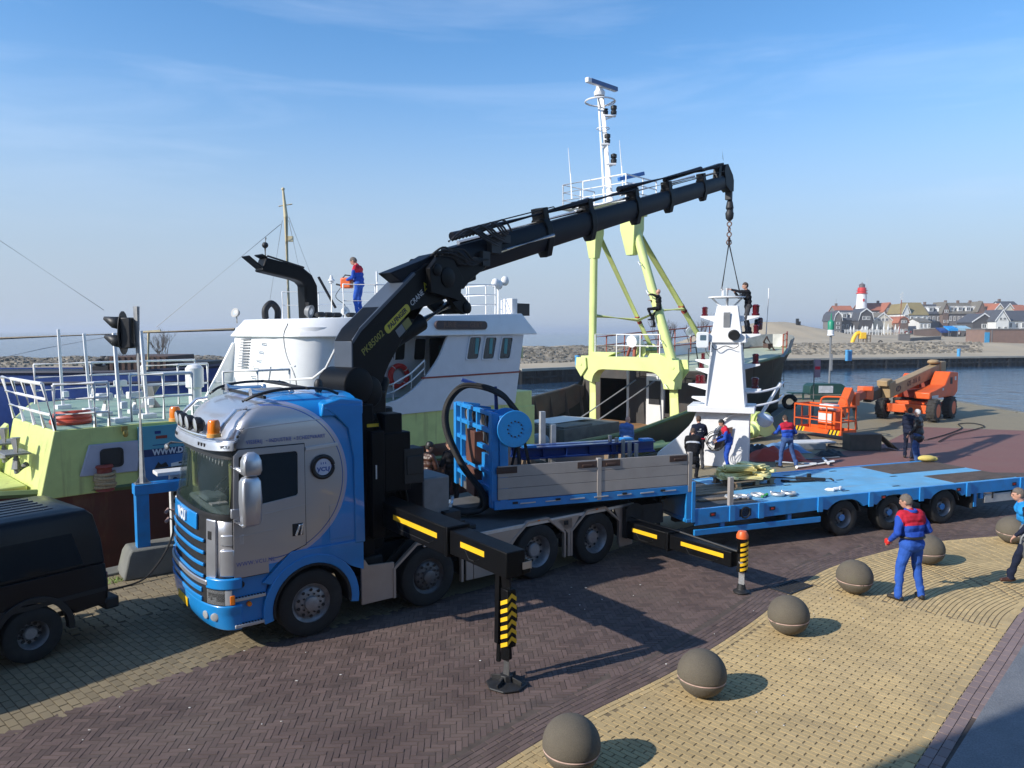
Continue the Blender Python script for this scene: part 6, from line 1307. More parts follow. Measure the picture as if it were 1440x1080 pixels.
mb = MB(); mb.bx((27.5, .5, .3), (27.6, 6.5, 2.7)); mb.build('inner_bulkhead', FD, ship)
p = SN(905, 555, 3.5)
mb = MB(); mb.bx((24.45, 2.3, .3), (24.58, 3.2, 2.6)); mb.build('white_door_post', WGREY, ship)
mb = MB(); mb.bx((24.42, 2.45, 1.25), (24.45, 3.05, 2.3)); mb.build('door_opening', PLAST, ship)
for y0 in (2.6, 3.6): mb = MB(); mb.tube([V(24.2, y0, 2.3), V(20.6, y0+.9, .5)], .04, 8); mb.build('handrail', GREYPAINT, ship)
mb = MB(); mb.tube([V(24.3, 4.1, .3), V(24.3, 4.1, 2.75)], .07, 10); mb.build('pillar', WGREY, ship)
# hatch coaming and gear on the working deck
mb = MB(); mb.bx((16.8, 1.6, .3), (20.2, 4.2, .95)); mb.bx((16.9, 1.7, .95), (18.6, 4.0, 1.02)); hc = mb.build('hatch_coaming', mat('coaming_grey', (.12, .12, .11), .7, var=.3, vs=3, dirt=(.25, .22, .18), dirt_amt=.5), ship, bev=.02)
mb = MB(); mb.add([V(17.0, 3.9, 1.03), V(19.5, 3.9, 1.05), V(19.8, 2.6, 1.04), V(17.2, 2.5, 1.05)], [(0, 1, 2, 3)]); mb.build('hatch_sheet', WGREY, hc)
for k, (t, n, s) in enumerate(((14.6, 2.2, .35), (15.3, 3.0, .3), (15.9, 2.0, .4), (16.3, 4.6, .3), (14.9, 4.2, .28))):
    mb = MB(); mb.sph((t, n, .3+s*.7), (s, s*.9, s*.75), 10, 6); mb.box((t+.3, n+.2, .45), (.4, .5, .3)); mb.build('gear_heap', [PLAST, mat('blue_sheet', (.2, .26, .34), .7), mat('blue_sheet2', (.25, .3, .36), .7), RUSTBROWN, mat('green_tub', (.16, .26, .14), .5)][k], ship)
mb = MB(); mb.cyl((14.2, 1.4, .3), (14.2, 1.4, .75), .36, .42, n=18); mb.build('green_tub', MT['green_tub'], ship)
# forecastle far bulwark (white), red rail, vent
wts = [25+11.5*k/14 for k in range(15)]
mb = MB(); mb.add([V(t, CN+itp(HB, t)-.12, itp(ZG, t)) for t in wts]+[V(t, CN+itp(HB, t)-.05, itp(ZG, t)+.62) for t in wts], [(k, k+1, 16+k, 15+k) for k in range(14)]); mb.build('fore_bulwark', WHITE, ship)
bts = [32.5+6.0*k/12 for k in range(13)]
BOWM = mat('bow_plate', (.30, .30, .27), .35, .3, var=.3, vs=1.5, dirt=(.12, .12, .10), dirt_amt=.6)
mb = MB(); A = [V(t, CN-itp(HB, t)+.03, itp(ZG, t)) for t in bts]; B_ = [V(t+.12, CN-itp(HB, t)*1.08, itp(ZG, t)+.75*sm(32.5, 34, t)) for t in bts]
A2 = [V(t, CN+itp(HB, t)-.03, itp(ZG, t)) for t in reversed(bts)]; B2 = [V(t+.12, CN+itp(HB, t)*1.08, itp(ZG, t)+.75*sm(32.5, 34, t)) for t in reversed(bts)]
P_ = A+A2; Q_ = B_+B2; n_ = len(P_); mb.add(P_+Q_, [(k, k+1, n_+k+1, n_+k) for k in range(n_-1)]); mb.build('bow_bulwark', BOWM, ship)
RR = mat('rust_rail', (.28, .07, .04), .7, var=.3)
rl = [ST(u, v, 0) for u, v in ()]
pth = [V(t, CN+itp(HB, t)-.25, itp(ZG, max(25, t))+.1) for t in (24.8, 26, 27.4, 28.8, 30.2, 31.6, 33, 34.4, 35.6)]
rail(pth, 1.35, 3, m=RR, r=.035)
rail([V(t, CN-itp(HB, t)+.2, itp(ZG, max(25, t))) for t in (34.3, 35.4, 36.6)], 1.0, 3, m=RR, r=.04)
mb = MB(); mb.tube([V(25.0, 1.4, 2.75), V(25.0, 1.4, 3.75), V(25.6, 1.4, 3.8), V(25.9, 1.4, 2.85)], .03, 6); mb.tube([V(26.6, 1.2, 2.85), V(26.6, 1.2, 3.8)], .03, 6); mb.build('deck_rail', DARK, ship)
c = SL(893, 480, 36); mb = MB(); b_ = c+V(.0, 0, -1.0); mb.tube([c+V(.8, 0, -1.2), c+V(.55, 0, -.25), c+V(.1, 0, .05), c+V(-.3, 0, .0)], [.14, .2, .28, .3], 14); vc = mb.build('deck_winch_vent', WHITE, ship)
mb = MB(); mb.bar(c+V(0, 0, -.2), c+V(-.15, 0, -1.6), .12, .12); mb.bar(c+V(.1, .3, -.2), c+V(-.4, .5, -1.6), .1, .1); mb.build('vent_leg', RR, vc)
mb = MB(); mb.cyl(c+V(.1, -.1, -1.75), c+V(.1, .1, -1.2), .18, n=12); mb.box(c+V(.6, -.2, -1.65), (.6, .4, .35)); mb.build('vent_foot', WGREY, vc, bev=.02)
flood(SL(971, 466, 37), (-.5, -.7, -.3), .3, m=WHITE)
mb = MB(); c = SL(908, 496, 36.5); mb.cyl(c+V(-.5, 0, .1), c+V(.5, 0, .1), .35, n=16); mb.tube([c+V(-.9, 0, -.4), c+V(-.4, 0, .3)], .12, 8); mb.build('winch', LIME, ship)
mb = MB(); mb.tube([V(36.2, 2.6, 3.4), V(36.0, 3.0, 4.2), V(36.5, 3.4, 3.9), V(36.9, 3.2, 3.5)], .06, 8); mb.box((36.2, 3.0, 3.7), (.6, .3, .25)); mb.build('anchor_winch', RUSTBROWN, ship, bev=.03)
# ------------------------------------------------------------------ white mast standing on the quay
MR = R_(-20); MPOS = G(1024, 640); MPOS = V(7.22, 24.95, 0)
mst = thing('ship_mast', 'tall white steel mast with red lamps standing on the quay under the crane hook', 'mast', MPOS, MR)
def MB_box(rs, nm, m=WHITECLEAN, bev=.012):
    mb = MB(); mb.loft([[V(x0, y0, z), V(x1, y0, z), V(x1, y1, z), V(x0, y1, z)] for z, x0, x1, y0, y1 in rs]); return mb.build(nm, m, mst, bev=bev)
MB_box([(0, -.72, .80, -.6, .7), (1.85, -.60, .82, -.5, .6)], 'pedestal')
MB_box([(1.83, -1.15, .98, -.85, .85), (2.02, -1.15, .98, -.85, .85)], 'base_slab')
MB_box([(2.02, -.62, .70, -.55, .6), (4.15, -.45, .52, -.42, .45)], 'tower')
MB_box([(4.13, -.62, .66, -.52, .55), (4.42, -.60, .64, -.5, .53)], 'collar')
MB_box([(4.42, -.46, .50, -.42, .42), (5.35, -.30, .36, -.32, .34)], 'upper_tower')
for x0, x1 in ((-.62, -.57), (.60, .66)):
    mb = MB(); mb.loft([[V(a, -.60, z), V(b, -.60, z), V(b, -.50, z), V(a, -.50, z)] for z, a, b in ((2.02, x0, x1), (4.15, x0*.72, x1*.74))]); mb.build('edge_flange', WHITECLEAN, mst)
mb = MB(); mb.box((.03, -.405, 4.88), (.22, .02, .5)); mb.build('mast_window', GREYPAINT, mst, bev=.01)
mb = MB(); P = [(-.88, 1.84), (-1.0, 1.5), (-1.15, 1.28), (-1.6, .8), (-2.15, .35), (-2.3, .05), (-2.3, 0), (-.6, 0), (-.55, 1.84)]
mb.plate(P, [], sxz, -.5, -.42); mb.plate([(a*.98, b) for a, b in P], [], sxz, .5, .58); mb.build('base_gusset', WHITECLEAN, mst, bev=.01)
mb = MB(); mb.loft([[V(a, -.42, z), V(a, .5, z)]+[V(a+.05, .5, z+.02), V(a+.05, -.42, z+.02)] for a, z in ((-.86, 1.84), (-1.0, 1.5), (-1.15, 1.28), (-1.6, .8), (-2.15, .35), (-2.3, .05))]); mb.build('gusset_web', WHITECLEAN, mst, smooth=60)
mb = MB(); mb.plate([(-.30, .55), (.25, .8), (.3, 1.35), (-.12, 1.25)], [], sxz, -.62, -.60); mb.build('brown_flap', RUSTBROWN, mst)
mb = MB(); mb.tube([V(.62+.0*a, -.60, 1.8)+V(-1.1*math.sin(R_(a))*.9, 0, -1.1*(1-math.cos(R_(a)))) for a in range(0, 95, 8)], .03, 6); mb.build('curved_rim', WHITECLEAN, mst)
mb = MB(); mb.plate([(.62*math.cos(R_(a)), .55*math.sin(R_(a))) for a in range(0, 360, 15)], [], pxy, 5.62, 5.66); mb.build('top_plate', WHITECLEAN, mst)
for x, y in ((-.5, 0), (.5, 0), (0, -.45), (0, .45)): mb = MB(); mb.bar((x*.35, y*.35, 5.3), (x, y, 5.63), .04, .06); mb.build('top_strut', WHITECLEAN, mst)
mb = MB(); mb.cyl((0, 0, 5.3), (0, 0, 5.95), .06, n=12); mb.box((-.15, 0, 5.8), (.06, .12, .25)); mb.build('top_post', WHITECLEAN, mst)
def redlamp(p, s=1.0, par=None):
    mb = MB(); mb.lathe(p, (0, 0, 1), [(.10*s, 0), (.11*s, .05*s), (.08*s, .08*s), (.09*s, .12*s), (.09*s, .24*s), (.11*s, .27*s), (.06*s, .31*s)], 14); mb.build('red_lamp', LAMPRED, par or mst)
def bracket(x0, x1, z, y=0, th=.12, lamp=None, s=1.0):
    mb = MB(); sg = 1 if x1 > x0 else -1; mb.loft([[V(x0, y-.16, z-.22), V(x0, y+.16, z-.22), V(x0, y+.16, z), V(x0, y-.16, z)], [V(x1, y-.12, z-.05), V(x1, y+.12, z-.05), V(x1, y+.12, z), V(x1, y-.12, z)]]); b_ = mb.build('lamp_bracket', WHITECLEAN, mst, bev=.008)
    for l in (lamp or ()): redlamp(V(l, y, z), s, b_)
bracket(-.35, -.85, 5.02, lamp=(-.72,)); bracket(.38, 1.05, 5.02, lamp=(.92,), s=1.2); bracket(.42, 1.1, 4.42, -.2, lamp=(.95,), s=.95)
bracket(-.5, -.98, 3.25, lamp=(-.8,), s=.9); bracket(.50, 1.1, 3.42, lamp=(.95,), s=1.1); bracket(-.56, -1.22, 2.72, lamp=(-.9, -.75), s=.95); bracket(.56, 1.15, 2.60, lamp=(.95,), s=1.2); bracket(-.6, -1.1, 2.28); bracket(-.5, -1.0, 3.55, lamp=(-.75,), s=.7)
mb = MB(); mb.plate(rrect(-.92, 3.95, -.52, 4.48, .08), [], sxz, -.62, -.54); wp_ = mb.build('white_panel', WHITECLEAN, mst, bev=.015)
mb = MB(); mb.plate(rrect(-.90, 3.97, -.54, 4.46, .07), [], sxz, -.632, -.622); mb.build('panel_face', mat('panel_pale', (.72, .75, .78), .15, coat=.5), wp_)
mb = MB(); mb.plate(rrect(-.80, 4.2, -.60, 4.38, .02), [], sxz, -.637, -.633); mb.build('panel_mark', mat('panel_dark', (.08, .13, .17), .3), wp_)
mb = MB(); mb.lathe((.28, -.66, 4.38), (0, -1, -.35), [(.07, -.16), (.17, -.06), (.19, .0), (.16, .03), (.02, .02)], 18); mb.build('floodlight', DARK, mst)
mb = MB(); mb.tube(catmull([(-.5, -.55, 4.15), (-.3, -.6, 3.9), (0, -.57, 4.02), (.3, -.6, 3.95), (.5, -.56, 4.1)], 5), .015, 6); mb.tube(catmull([(-.48, -.55, 4.2), (-.62, -.56, 3.9), (-.45, -.56, 3.6)], 5), .012, 6); mb.build('loose_cable', DARK, mst)
mb = MB(); mb.box((.50, .25, 3.1), (.1, .25, 2.0)); mb.build('cable_tray', PLAST, mst)  # plain black strip down the right side of the tower
for k in range(6): mb = MB(); p = V(.95+.1*(k % 2), .2+.1*k, 4.5+.05*k); mb.lathe(p, (0, 0, 1), [(.06, 0), (.09, .04), (.09, .18), (.05, .22)], 10); mb.build('signal_lamp', LAMPRED if k % 2 else PLAST, mst)
for z, r in ((2.5, 1.25), (2.05, 1.1)):
    mb = MB(); mb.tube(catmull([(.6, -.3, z), (1.1, -.1, z+.0), (1.65, .4, z+.12), (1.85, .9, z+.28)], 6), .04, 8); mb.build('guard_rail', WHITECLEAN, mst)
for dy in (0, .55):
    mb = MB(); mb.bar((1.05, .1+dy, 1.5), (1.75, .5+dy, 2.75), .1, .06); mb.build('ladder_stile', WHITECLEAN, mst)
for k in range(5): f = .1+.2*k; mb = MB(); mb.bar(V(1.05, .1, 1.5)+V(.7, .4, 1.25)*f, V(1.05, .65, 1.5)+V(.7, .4, 1.25)*f, .05, .04); mb.build('ladder_rung', PLAST, mst)
for x, y in ((.9, .2), (1.5, .3), (1.85, .85)): mb = MB(); mb.tube([V(x, y, 2.6), V(x, y, 3.5)], .018, 6); mb.build('slim_post', DARK, mst)
mb = MB(); mb.tube([V(1.25, .6, 4.4), V(1.3, .6, 5.6), V(1.31, .6, 5.95)], [.02, .018, .03], 6); mb.build('whip_antenna', WHITECLEAN, mst)
mb = MB(); mb.lathe((1.2, -.1, 1.35), (.4, 0, 1), [(.1, 0), (.22, .1), (.28, .3), (.2, .42)], 12); mb.build('wrapped_sheet', mat('pale_plastic', (.6, .68, .8), .3), mst)
# slings from the hook
MT4 = Matrix.Translation(MPOS) @ Matrix.Rotation(MR, 4, 'Z')
cw = TR.w(1.75, 1.25); hkp = V(cw.x+15.42*math.cos(R_(51.9)), cw.y+15.42*math.sin(R_(51.9)), 7.40)
sg = thing('chain_sling', 'two-leg lifting sling hanging from the crane hook to the white mast', 'sling', hkp)
for x, nm in ((-.18, 0), (.42, 1)):
    e_ = (MT4 @ V(x, 0, 5.95 if x < 0 else 5.7))-hkp
    mb = MB(); mb.tube([V(0, 0, .03), e_], .022, 6); mb.build('sling_leg', DARK, sg)
    mb = MB(); mb.torus(e_+V(0, 0, -.03), (1, 0, 0), .07, .02, 14, 6); mb.build('sling_hook', GALV, sg)
mb = MB(); mb.torus(V(0, 0, .05), (0, 1, 0), .08, .022, 16, 6); mb.build('sling_ring', MT['rusty_chain'], sg)
# ------------------------------------------------------------------ pale derrick boom lying on the quay
d0, d1 = G(862, 652), G(1062, 618)
dbm = thing('derrick_boom', 'pale lime tubular derrick boom with pulley sheaves lying on the quay', 'boom', d0, math.atan2(d1.y-d0.y, d1.x-d0.x)); L_ = (d1-d0).length
mb = MB(); mb.tube([V(0, 0, .33), V(L_-.6, 0, .38)], .25, 20); mb.build('tube', PALELIME, dbm)
mb = MB(); mb.lathe((L_-.65, 0, .40), (1, 0, .1), [(.25, 0), (.33, .02), (.33, .1), (.28, .12), (.28, .35), (.36, .4), (.36, .5), (.2, .55)], 20); mb.build('end_flange', PALELIME, dbm)
mb = MB(); mb.tube([V(.4, .7, .2), V(3.6, .75, .22)], .17, 16); mb.build('second_tube', PALELIME, dbm)
for y in (-.26, .06):
    mb = MB(); mb.lathe((L_+.4, y, .62), (0, 1, 0), [(.14, 0), (.5, .0), (.52, .05), (.44, .1), (.44, .12), (.52, .17), (.5, .22), (.14, .22)], 26); sh_ = mb.build('sheave', PALELIME, dbm)
    mb = MB()
    for k in range(5): a = k*1.257+.4; mb.lathe((L_+.4+.3*math.cos(a), y-.006, .62+.3*math.sin(a)), (0, 1, 0), [(.075, 0), (.075, .006)], 10)
    mb.build('sheave_holes', mat('sheave_shadow', (.10, .11, .05), .8), sh_)['kind'] = 'stuff'
for y in (-.33, -.02, .3): mb = MB(); mb.plate([(L_-.3, .3), (L_-.2, .75), (L_+.5, .85), (L_+1.05, .35), (L_+.95, .18), (L_+.2, .12)], [], sxz, y, y+.04); mb.build('cheek_plate', PALELIME, dbm, bev=.006)

# ------------------------------------------------------------------ people
import numpy as np
SKIN = mat('skin', (.50, .27, .19), .55, var=.08); SHOE = mat('dark_shoe', (.018, .016, .015), .6)
def cloth(n, c, **k): return mat(n, c, .85, var=.12, vs=6, bump=.35, bs=22, spec=.2, **k)
OVB = cloth('overall_blue', (.022, .075, .40)); OVR = cloth('overall_red', (.52, .022, .045)); JEANS = cloth('jeans', (.05, .10, .25)); OVT = cloth('overall_trouser', (.03, .10, .42))
BLK_ = cloth('black_knit', (.010, .010, .013)); NVY = cloth('navy_cloth', (.012, .016, .035)); LEA = mat('brown_leather', (.055, .022, .014), .4, var=.2); GRT = cloth('grey_trouser', (.06, .06, .065)); BCOAT = cloth('blue_coat', (.08, .17, .42)); CYAN = cloth('cyan_jacket', (.02, .26, .62)); KHAKI = cloth('khaki', (.09, .075, .06))
HAIRS = {'grey': mat('grey_hair', (.15, .125, .105), .8, bump=.4, bs=120), 'white': mat('white_hair', (.62, .60, .57), .8, bump=.4, bs=120), 'brown': mat('brown_hair', (.075, .045, .03), .75, bump=.4, bs=120), 'dark': mat('dark_hair', (.018, .014, .012), .7, bump=.4, bs=120)}
def caps(mb, p, q, r1, r2, n=12):
    p = Vector(p); q = Vector(q); d = q-p; L = d.length
    if L < 1e-5: d = V(0, 0, 1); L = 0
    pr = [(r1*math.cos(R_(a)), r1*math.sin(R_(a))) for a in (-80, -50, -25, 0)]+[(r2*math.cos(R_(a)), L+r2*math.sin(R_(a))) for a in (0, 25, 50, 80)]
    mb.lathe(p, d, [(r, h) for r, h in pr], n)
def ell(mb, c, r, rot=None):
    q = MB(); q.sph((0, 0, 0), r, 14, 9); c = Vector(c); mb.add([(rot @ Vector(p) if rot else Vector(p))+c for p in q.v], q.f)
def ik(a, t, l1, l2, pole):
    a = Vector(a); t = Vector(t); d = t-a; L = min(d.length, (l1+l2)*.995); d.normalize(); t = a+d*L
    x = (l1*l1-l2*l2+L*L)/(2*L); h = math.sqrt(max(0, l1*l1-x*x)); p = Vector(pole); p = (p-d*p.dot(d)).normalized(); return a+d*x+p*h, t
def person(label, pos, face, sc=1.0, hip=.955, lean=(0, .02), feet=((-.12, .02), (.12, -.02)), footz=(0, 0), hands=((-.24, .1, .85), (.24, .1, .85)), head=(0, 0), jacket=OVB, yoke=None, trousers=OVT, hair='dark', shoe=SHOE, elbow=((-.6, -1, -.2), (.6, -1, -.2)), vox=.012, bulk=1.0, grip=True, skirt=0.0, cap=None, stripe=None, sleeve=None, group=None, kneeout=.25, name='person', bald=False):
    segs = []  # (p, q, r1, r2, tag)
    def S(p, q, r1, r2, tg): segs.append((Vector(p), Vector(q), r1, r2, tg))
    B = bulk; P = V(0, 0, hip); C = V(lean[0], lean[1], hip+.43); C.z -= (lean[0]**2+lean[1]**2)*.9; up = (C-P).normalized(); Nk = C+up*.10+V(0, .01, 0); sx_ = V(1, 0, 0)
    S(P+V(-.075, 0, -.02), P+V(.075, 0, -.02), .115*B, .115*B, 'leg')
    S(P+V(-.07, 0, .12), P+V(.07, 0, .12), .108*B, .108*B, 'torso'); m_ = P+(C-P)*.62; S(m_+V(-.085, 0, 0), m_+V(.085, 0, 0), .115*B, .115*B, 'torso')
    S(C+V(-.12, -.005, -.03), C+V(.12, -.005, -.03), .105*B, .105*B, 'torso'); S(C+V(-.15, 0, .03), C+V(.15, 0, .03), .072*B, .072*B, 'torso'); S(C+V(0, 0, .05), Nk, .075, .058, 'torso')
    if skirt: S(P+V(-.06, -.01, -.1-skirt*.5), P+V(.06, -.01, -.1-skirt*.5), .135*B, .135*B, 'torso'); S(P+V(-.06, -.01, .02), P+V(.06, -.01, .02), .125*B, .125*B, 'torso')
    yaw, pit = R_(head[0]), R_(head[1]); HR = Matrix.Rotation(yaw, 3, 'Z') @ Matrix.Rotation(pit, 3, 'X')
    hb_c = Nk+up*.03+HR @ V(0, .02, .115)
    S(Nk-up*.02, Nk+(hb_c-Nk)*.6, .052, .05, 'skin')
    for i, s in enumerate((-1, 1)):
        h = P+V(s*.09, 0, -.03); ft_ = V(feet[i][0], feet[i][1], .09+footz[i]); kn, an = ik(h, ft_, .425, .425, (s*kneeout, 1, .1))
        S(h, kn, .088*B, .062*B, 'leg'); S(kn, an, .062*B, .05, 'leg'); S(an+V(0, 0, .1), an+V(0, -.005, -.01), .058, .06, 'leg')
        o_ = .35*s; fd = V(math.sin(o_), math.cos(o_), 0); S(an+V(0, -.0, -.045)-fd*.05, an+V(0, 0, -.055)+fd*.15, .045, .036, 'shoe'); S(an+V(0, 0, -.02), an+V(0, 0, -.05), .05, .048, 'shoe')
        shd = C+V(s*.185, 0, .02); hd = Vector(hands[i]); el, wr = ik(shd, hd, .29, .26, elbow[i])
        S(shd, el, .062*B, .05*B, 'sleeve'); S(el, wr, .05*B, .038, 'sleeve')
        hdir = (wr-el).normalized(); hx_ = hdir.cross(V(0, 0, 1)); hx_ = hx_.normalized() if hx_.length > .1 else V(1, 0, 0); hy = hdir.cross(hx_)
        S(wr, wr+hdir*.03, .03, .03, 'skin'); pc_ = wr+hdir*.07
        for k in range(3): S(wr+hdir*.03+hx_*(.018*(k-1)), wr+hdir*.095+hx_*(.022*(k-1)), .017, .015, 'skin')
        for k in range(4):
            f0 = wr+hdir*.1+hx_*(.021*(k-1.5)); ln = (.03, .036, .033, .026)[k]; c_ = .8 if grip else .25
            f1 = f0+hdir*ln+hy*(ln*c_*.5); f2 = f1+hdir*ln*(.55 if grip else .9)+hy*(ln*c_); S(f0, f1, .0098, .0092, 'skin'); S(f1, f2, .0092, .008, 'skin')
        th0 = wr+hdir*.04-hx_*(.026*s); th1 = th0+hdir*.035-hx_*(.024*s)+hy*.012; S(th0, th1, .0125, .0115, 'skin'); S(th1, th1+hdir*.028+hy*.012, .0112, .009, 'skin')
    mb = MB()
    for p, q, r1, r2, tg in segs: caps(mb, p, q, r1, r2)
    ell(mb, hb_c, (.074, .094, .112), HR); ell(mb, hb_c+HR @ V(0, .025, -.055), (.056, .068, .06), HR)      # skull, jaw
    ell(mb, hb_c+HR @ V(0, .098, -.012), (.014, .022, .026), HR)                                              # nose
    ell(mb, hb_c+HR @ V(0, .086, .022), (.05, .016, .012), HR); ell(mb, hb_c+HR @ V(0, .088, -.052), (.026, .014, .012), HR)
    for s in (-1, 1): ell(mb, hb_c+HR @ V(s*.076, -.005, -.005), (.012, .022, .034), HR)
    me = bpy.data.meshes.new('t'); me.from_pydata(mb.v, [], mb.f); o = bpy.data.objects.new('t', me); COL.objects.link(o)
    md = o.modifiers.new('r', 'REMESH'); md.mode = 'VOXEL'; md.voxel_size = vox; md.use_smooth_shade = True
    m2 = o.modifiers.new('s', 'SMOOTH'); m2.factor = .5; m2.iterations = 2
    dg = bpy.context.evaluated_depsgraph_get(); me2 = bpy.data.meshes.new_from_object(o.evaluated_get(dg)); bpy.data.objects.remove(o)
    mats = [jacket, trousers, SKIN, shoe, yoke or jacket, sleeve or jacket, stripe or jacket]
    me2.materials.clear(); [me2.materials.append(q) for q in mats]
    TG = {'torso': 0, 'leg': 1, 'skin': 2, 'shoe': 3, 'sleeve': 5}
    hr_ = [(hb_c, hb_c+HR @ V(0, .02, -.06), .1, .08, 'skin')]
    ex = [(p, q-p, max((q-p).dot(q-p), 1e-9), r1, r2, tg) for p, q, r1, r2, tg in segs+hr_]
    co = np.empty(len(me2.vertices)*3, 'f'); me2.vertices.foreach_get('co', co); co = co.reshape(-1, 3); best = np.full(len(co), 9.0, 'f'); cls = np.zeros(len(co), 'i')
    for p, d, dd, r1, r2, tg in ex:
        t_ = np.clip((co-np.array(p)) @ np.array(d)/dd, 0, 1); e = np.linalg.norm(co-np.array(p)-t_[:, None]*np.array(d), axis=1)-(r1+(r2-r1)*t_); k_ = e < best; best[k_] = e[k_]; cls[k_] = TG[tg]
    lt = np.empty(len(me2.loops), 'i'); me2.loops.foreach_get('vertex_index', lt); ls = np.empty(len(me2.polygons), 'i'); me2.polygons.foreach_get('loop_start', ls)
    pv = lt[ls]; mi = cls[pv].copy(); cc_ = co[pv]; hgt_ = (cc_-np.array(P)) @ np.array(up); dC = np.linalg.norm(cc_-np.array(C), axis=1)
    if yoke: mi[((mi == 0) & (hgt_ > .30)) | ((mi == 5) & (hgt_ > .30) & (dC < .26))] = 4
    if stripe: mi[(mi == 0) & (hgt_ > .27) & (hgt_ < .33)] = 6
    me2.polygons.foreach_set('material_index', mi)
    nr_ = np.empty(len(co)*3, 'f'); me2.vertices.foreach_get('normal', nr_); nr_ = nr_.reshape(-1, 3)
    q_ = co*9+pos[0]; w_n = (np.sin(q_[:, 0]*2.1+1.7*np.sin(q_[:, 2]*1.3))*np.sin(q_[:, 2]*1.7+q_[:, 1]*1.1+pos[1])+.6*np.sin(q_[:, 2]*4.1+2*np.sin(q_[:, 0]*2.2))*np.sin(q_[:, 1]*3.3+q_[:, 0]*1.9))*.0075
    w_n[(cls == 2) | (cls == 3)] = 0; co = co+nr_*w_n[:, None]; me2.vertices.foreach_set('co', co.astype('f').ravel())
    me2.shade_smooth(); me2.name = name
    r = bpy.data.objects.new(name, me2); COL.objects.link(r); r.location = pos; r.rotation_euler = (0, 0, math.atan2(-face[0], face[1])); r.scale = (sc,)*3
    tag(r, label, 'person', group)
    # hair
    if not bald:
        hm = MB(); hm.sph((0, -.006, .012), (.081, .100, .112), 26, 18); keep = []
        for f in hm.f:
            c = sum((Vector(hm.v[i]) for i in f), Vector())/len(f)
            if c.z > .055 or (c.y < .0 and c.z > -.06) or (c.y < .035 and c.z > .02): keep.append(f)
        hm.f = keep; hm.m = [0]*len(keep); jr = random.Random(len(label)); hm.v = [tuple((HR @ (Vector(p)*(1+jr.uniform(-.045, .05))))+hb_c) for p in hm.v]; ho = hm.build('hair', HAIRS[hair], r, smooth=25); ho.modifiers.new('t', 'SOLIDIFY').thickness = .012
    if cap:
        hm = MB(); hm.lathe((0, -.005, .03), (0, 0, 1), [(.1, 0), (.1, .04), (.085, .09), (.04, .115), (.005, .12)], 16); hm.box((0, .13, .035), (.13, .1, .012)); hm.v = [tuple((HR @ Vector(p))+hb_c) for p in hm.v]; hm.build('cap', cap, r, bev=.004)
    for s in (-1, 1):
        q = MB(); q.sph(hb_c+HR @ V(s*.03, .088, .006), (.011, .008, .007), 8, 6); q.build('eye', PLAST, r)
    return r, P, C, hb_c
def belt(r, P, m, z=.10, rx=.195, ry=.13):
    mb = MB(); mb.tube([P+V(math.cos(a/20*2*math.pi)*rx, math.sin(a/20*2*math.pi)*ry, z) for a in range(20)], .022, 6, closed=True); mb.build('belt', m, r)
# on the footway
r, P, C, _ = person('person in blue and red work overalls standing with his back turned among the stone balls', G(1279, 843), (-.25, .97), 1.02, feet=((-.21, .02), (.20, -.02)), hands=((-.27, .16, .98), (.25, .2, 1.02)), head=(28, -18), jacket=OVB, yoke=OVR, trousers=OVT, hair='grey', vox=.009, bulk=1.22, lean=(0, .05))
belt(r, P, PLAST, .11, .205, .15)
mb = MB(); mb.box((-.27, .23, .93), (.05, .09, .07)); mb.cyl((-.27, .25, .87), (-.27, .25, .98), .022); mb.build('red_tool', BRIGHTRED, r, bev=.02)
mb = MB(); mb.torus(C+V(0, .0, .10), (0, -.1, 1), .075, .028, 16, 6); mb.build('collar', OVB, r)
r, P, C, _ = person('person in bright blue jacket and dark trousers walking at the right edge of the footway', G(1421, 822)+V(.32, .02, 0), (-.9, .35), 1.0, feet=((-.08, .30), (.12, -.35)), hands=((-.22, .26, .92), (.26, -.02, .85)), jacket=CYAN, sleeve=NVY, trousers=NVY, hair='grey', vox=.009, bulk=1.15, lean=(0, .12), shoe=mat('brown_shoe', (.06, .022, .015), .5), head=(0, -10))
mb = MB(); mb.tube(catmull([(-.31, .02, .92), (-.34, .12, 1.0), (-.33, .2, .92), (-.33, .22, .8)], 5), .018, 6); mb.build('bag_strap', GREYPAINT, r)
bagp = G(1421, 822)+V(.22, -.12, 0)
t = thing('shoulder_bag', 'grey canvas bag hanging beside the person in the bright blue jacket', 'bag', bagp+V(.12, 0, .48)); mb = MB(); mb.loft([[V(x*s_, y*s_, z) for x, y in ((-.2, -.09), (.2, -.09), (.22, .09), (-.22, .09))] for z, s_ in ((0, .8), (.1, 1), (.3, .95), (.36, .6))]); mb.build('pouch', cloth('bag_grey', (.12, .12, .11)), t, bev=.03); mb = MB(); mb.tube(catmull([(-.18, 0, .33), (-.30, 0, .45), (-.26, 0, .62), (-.05, 0, .66)], 6), .018, 6); mb.build('strap', GREYPAINT, t)
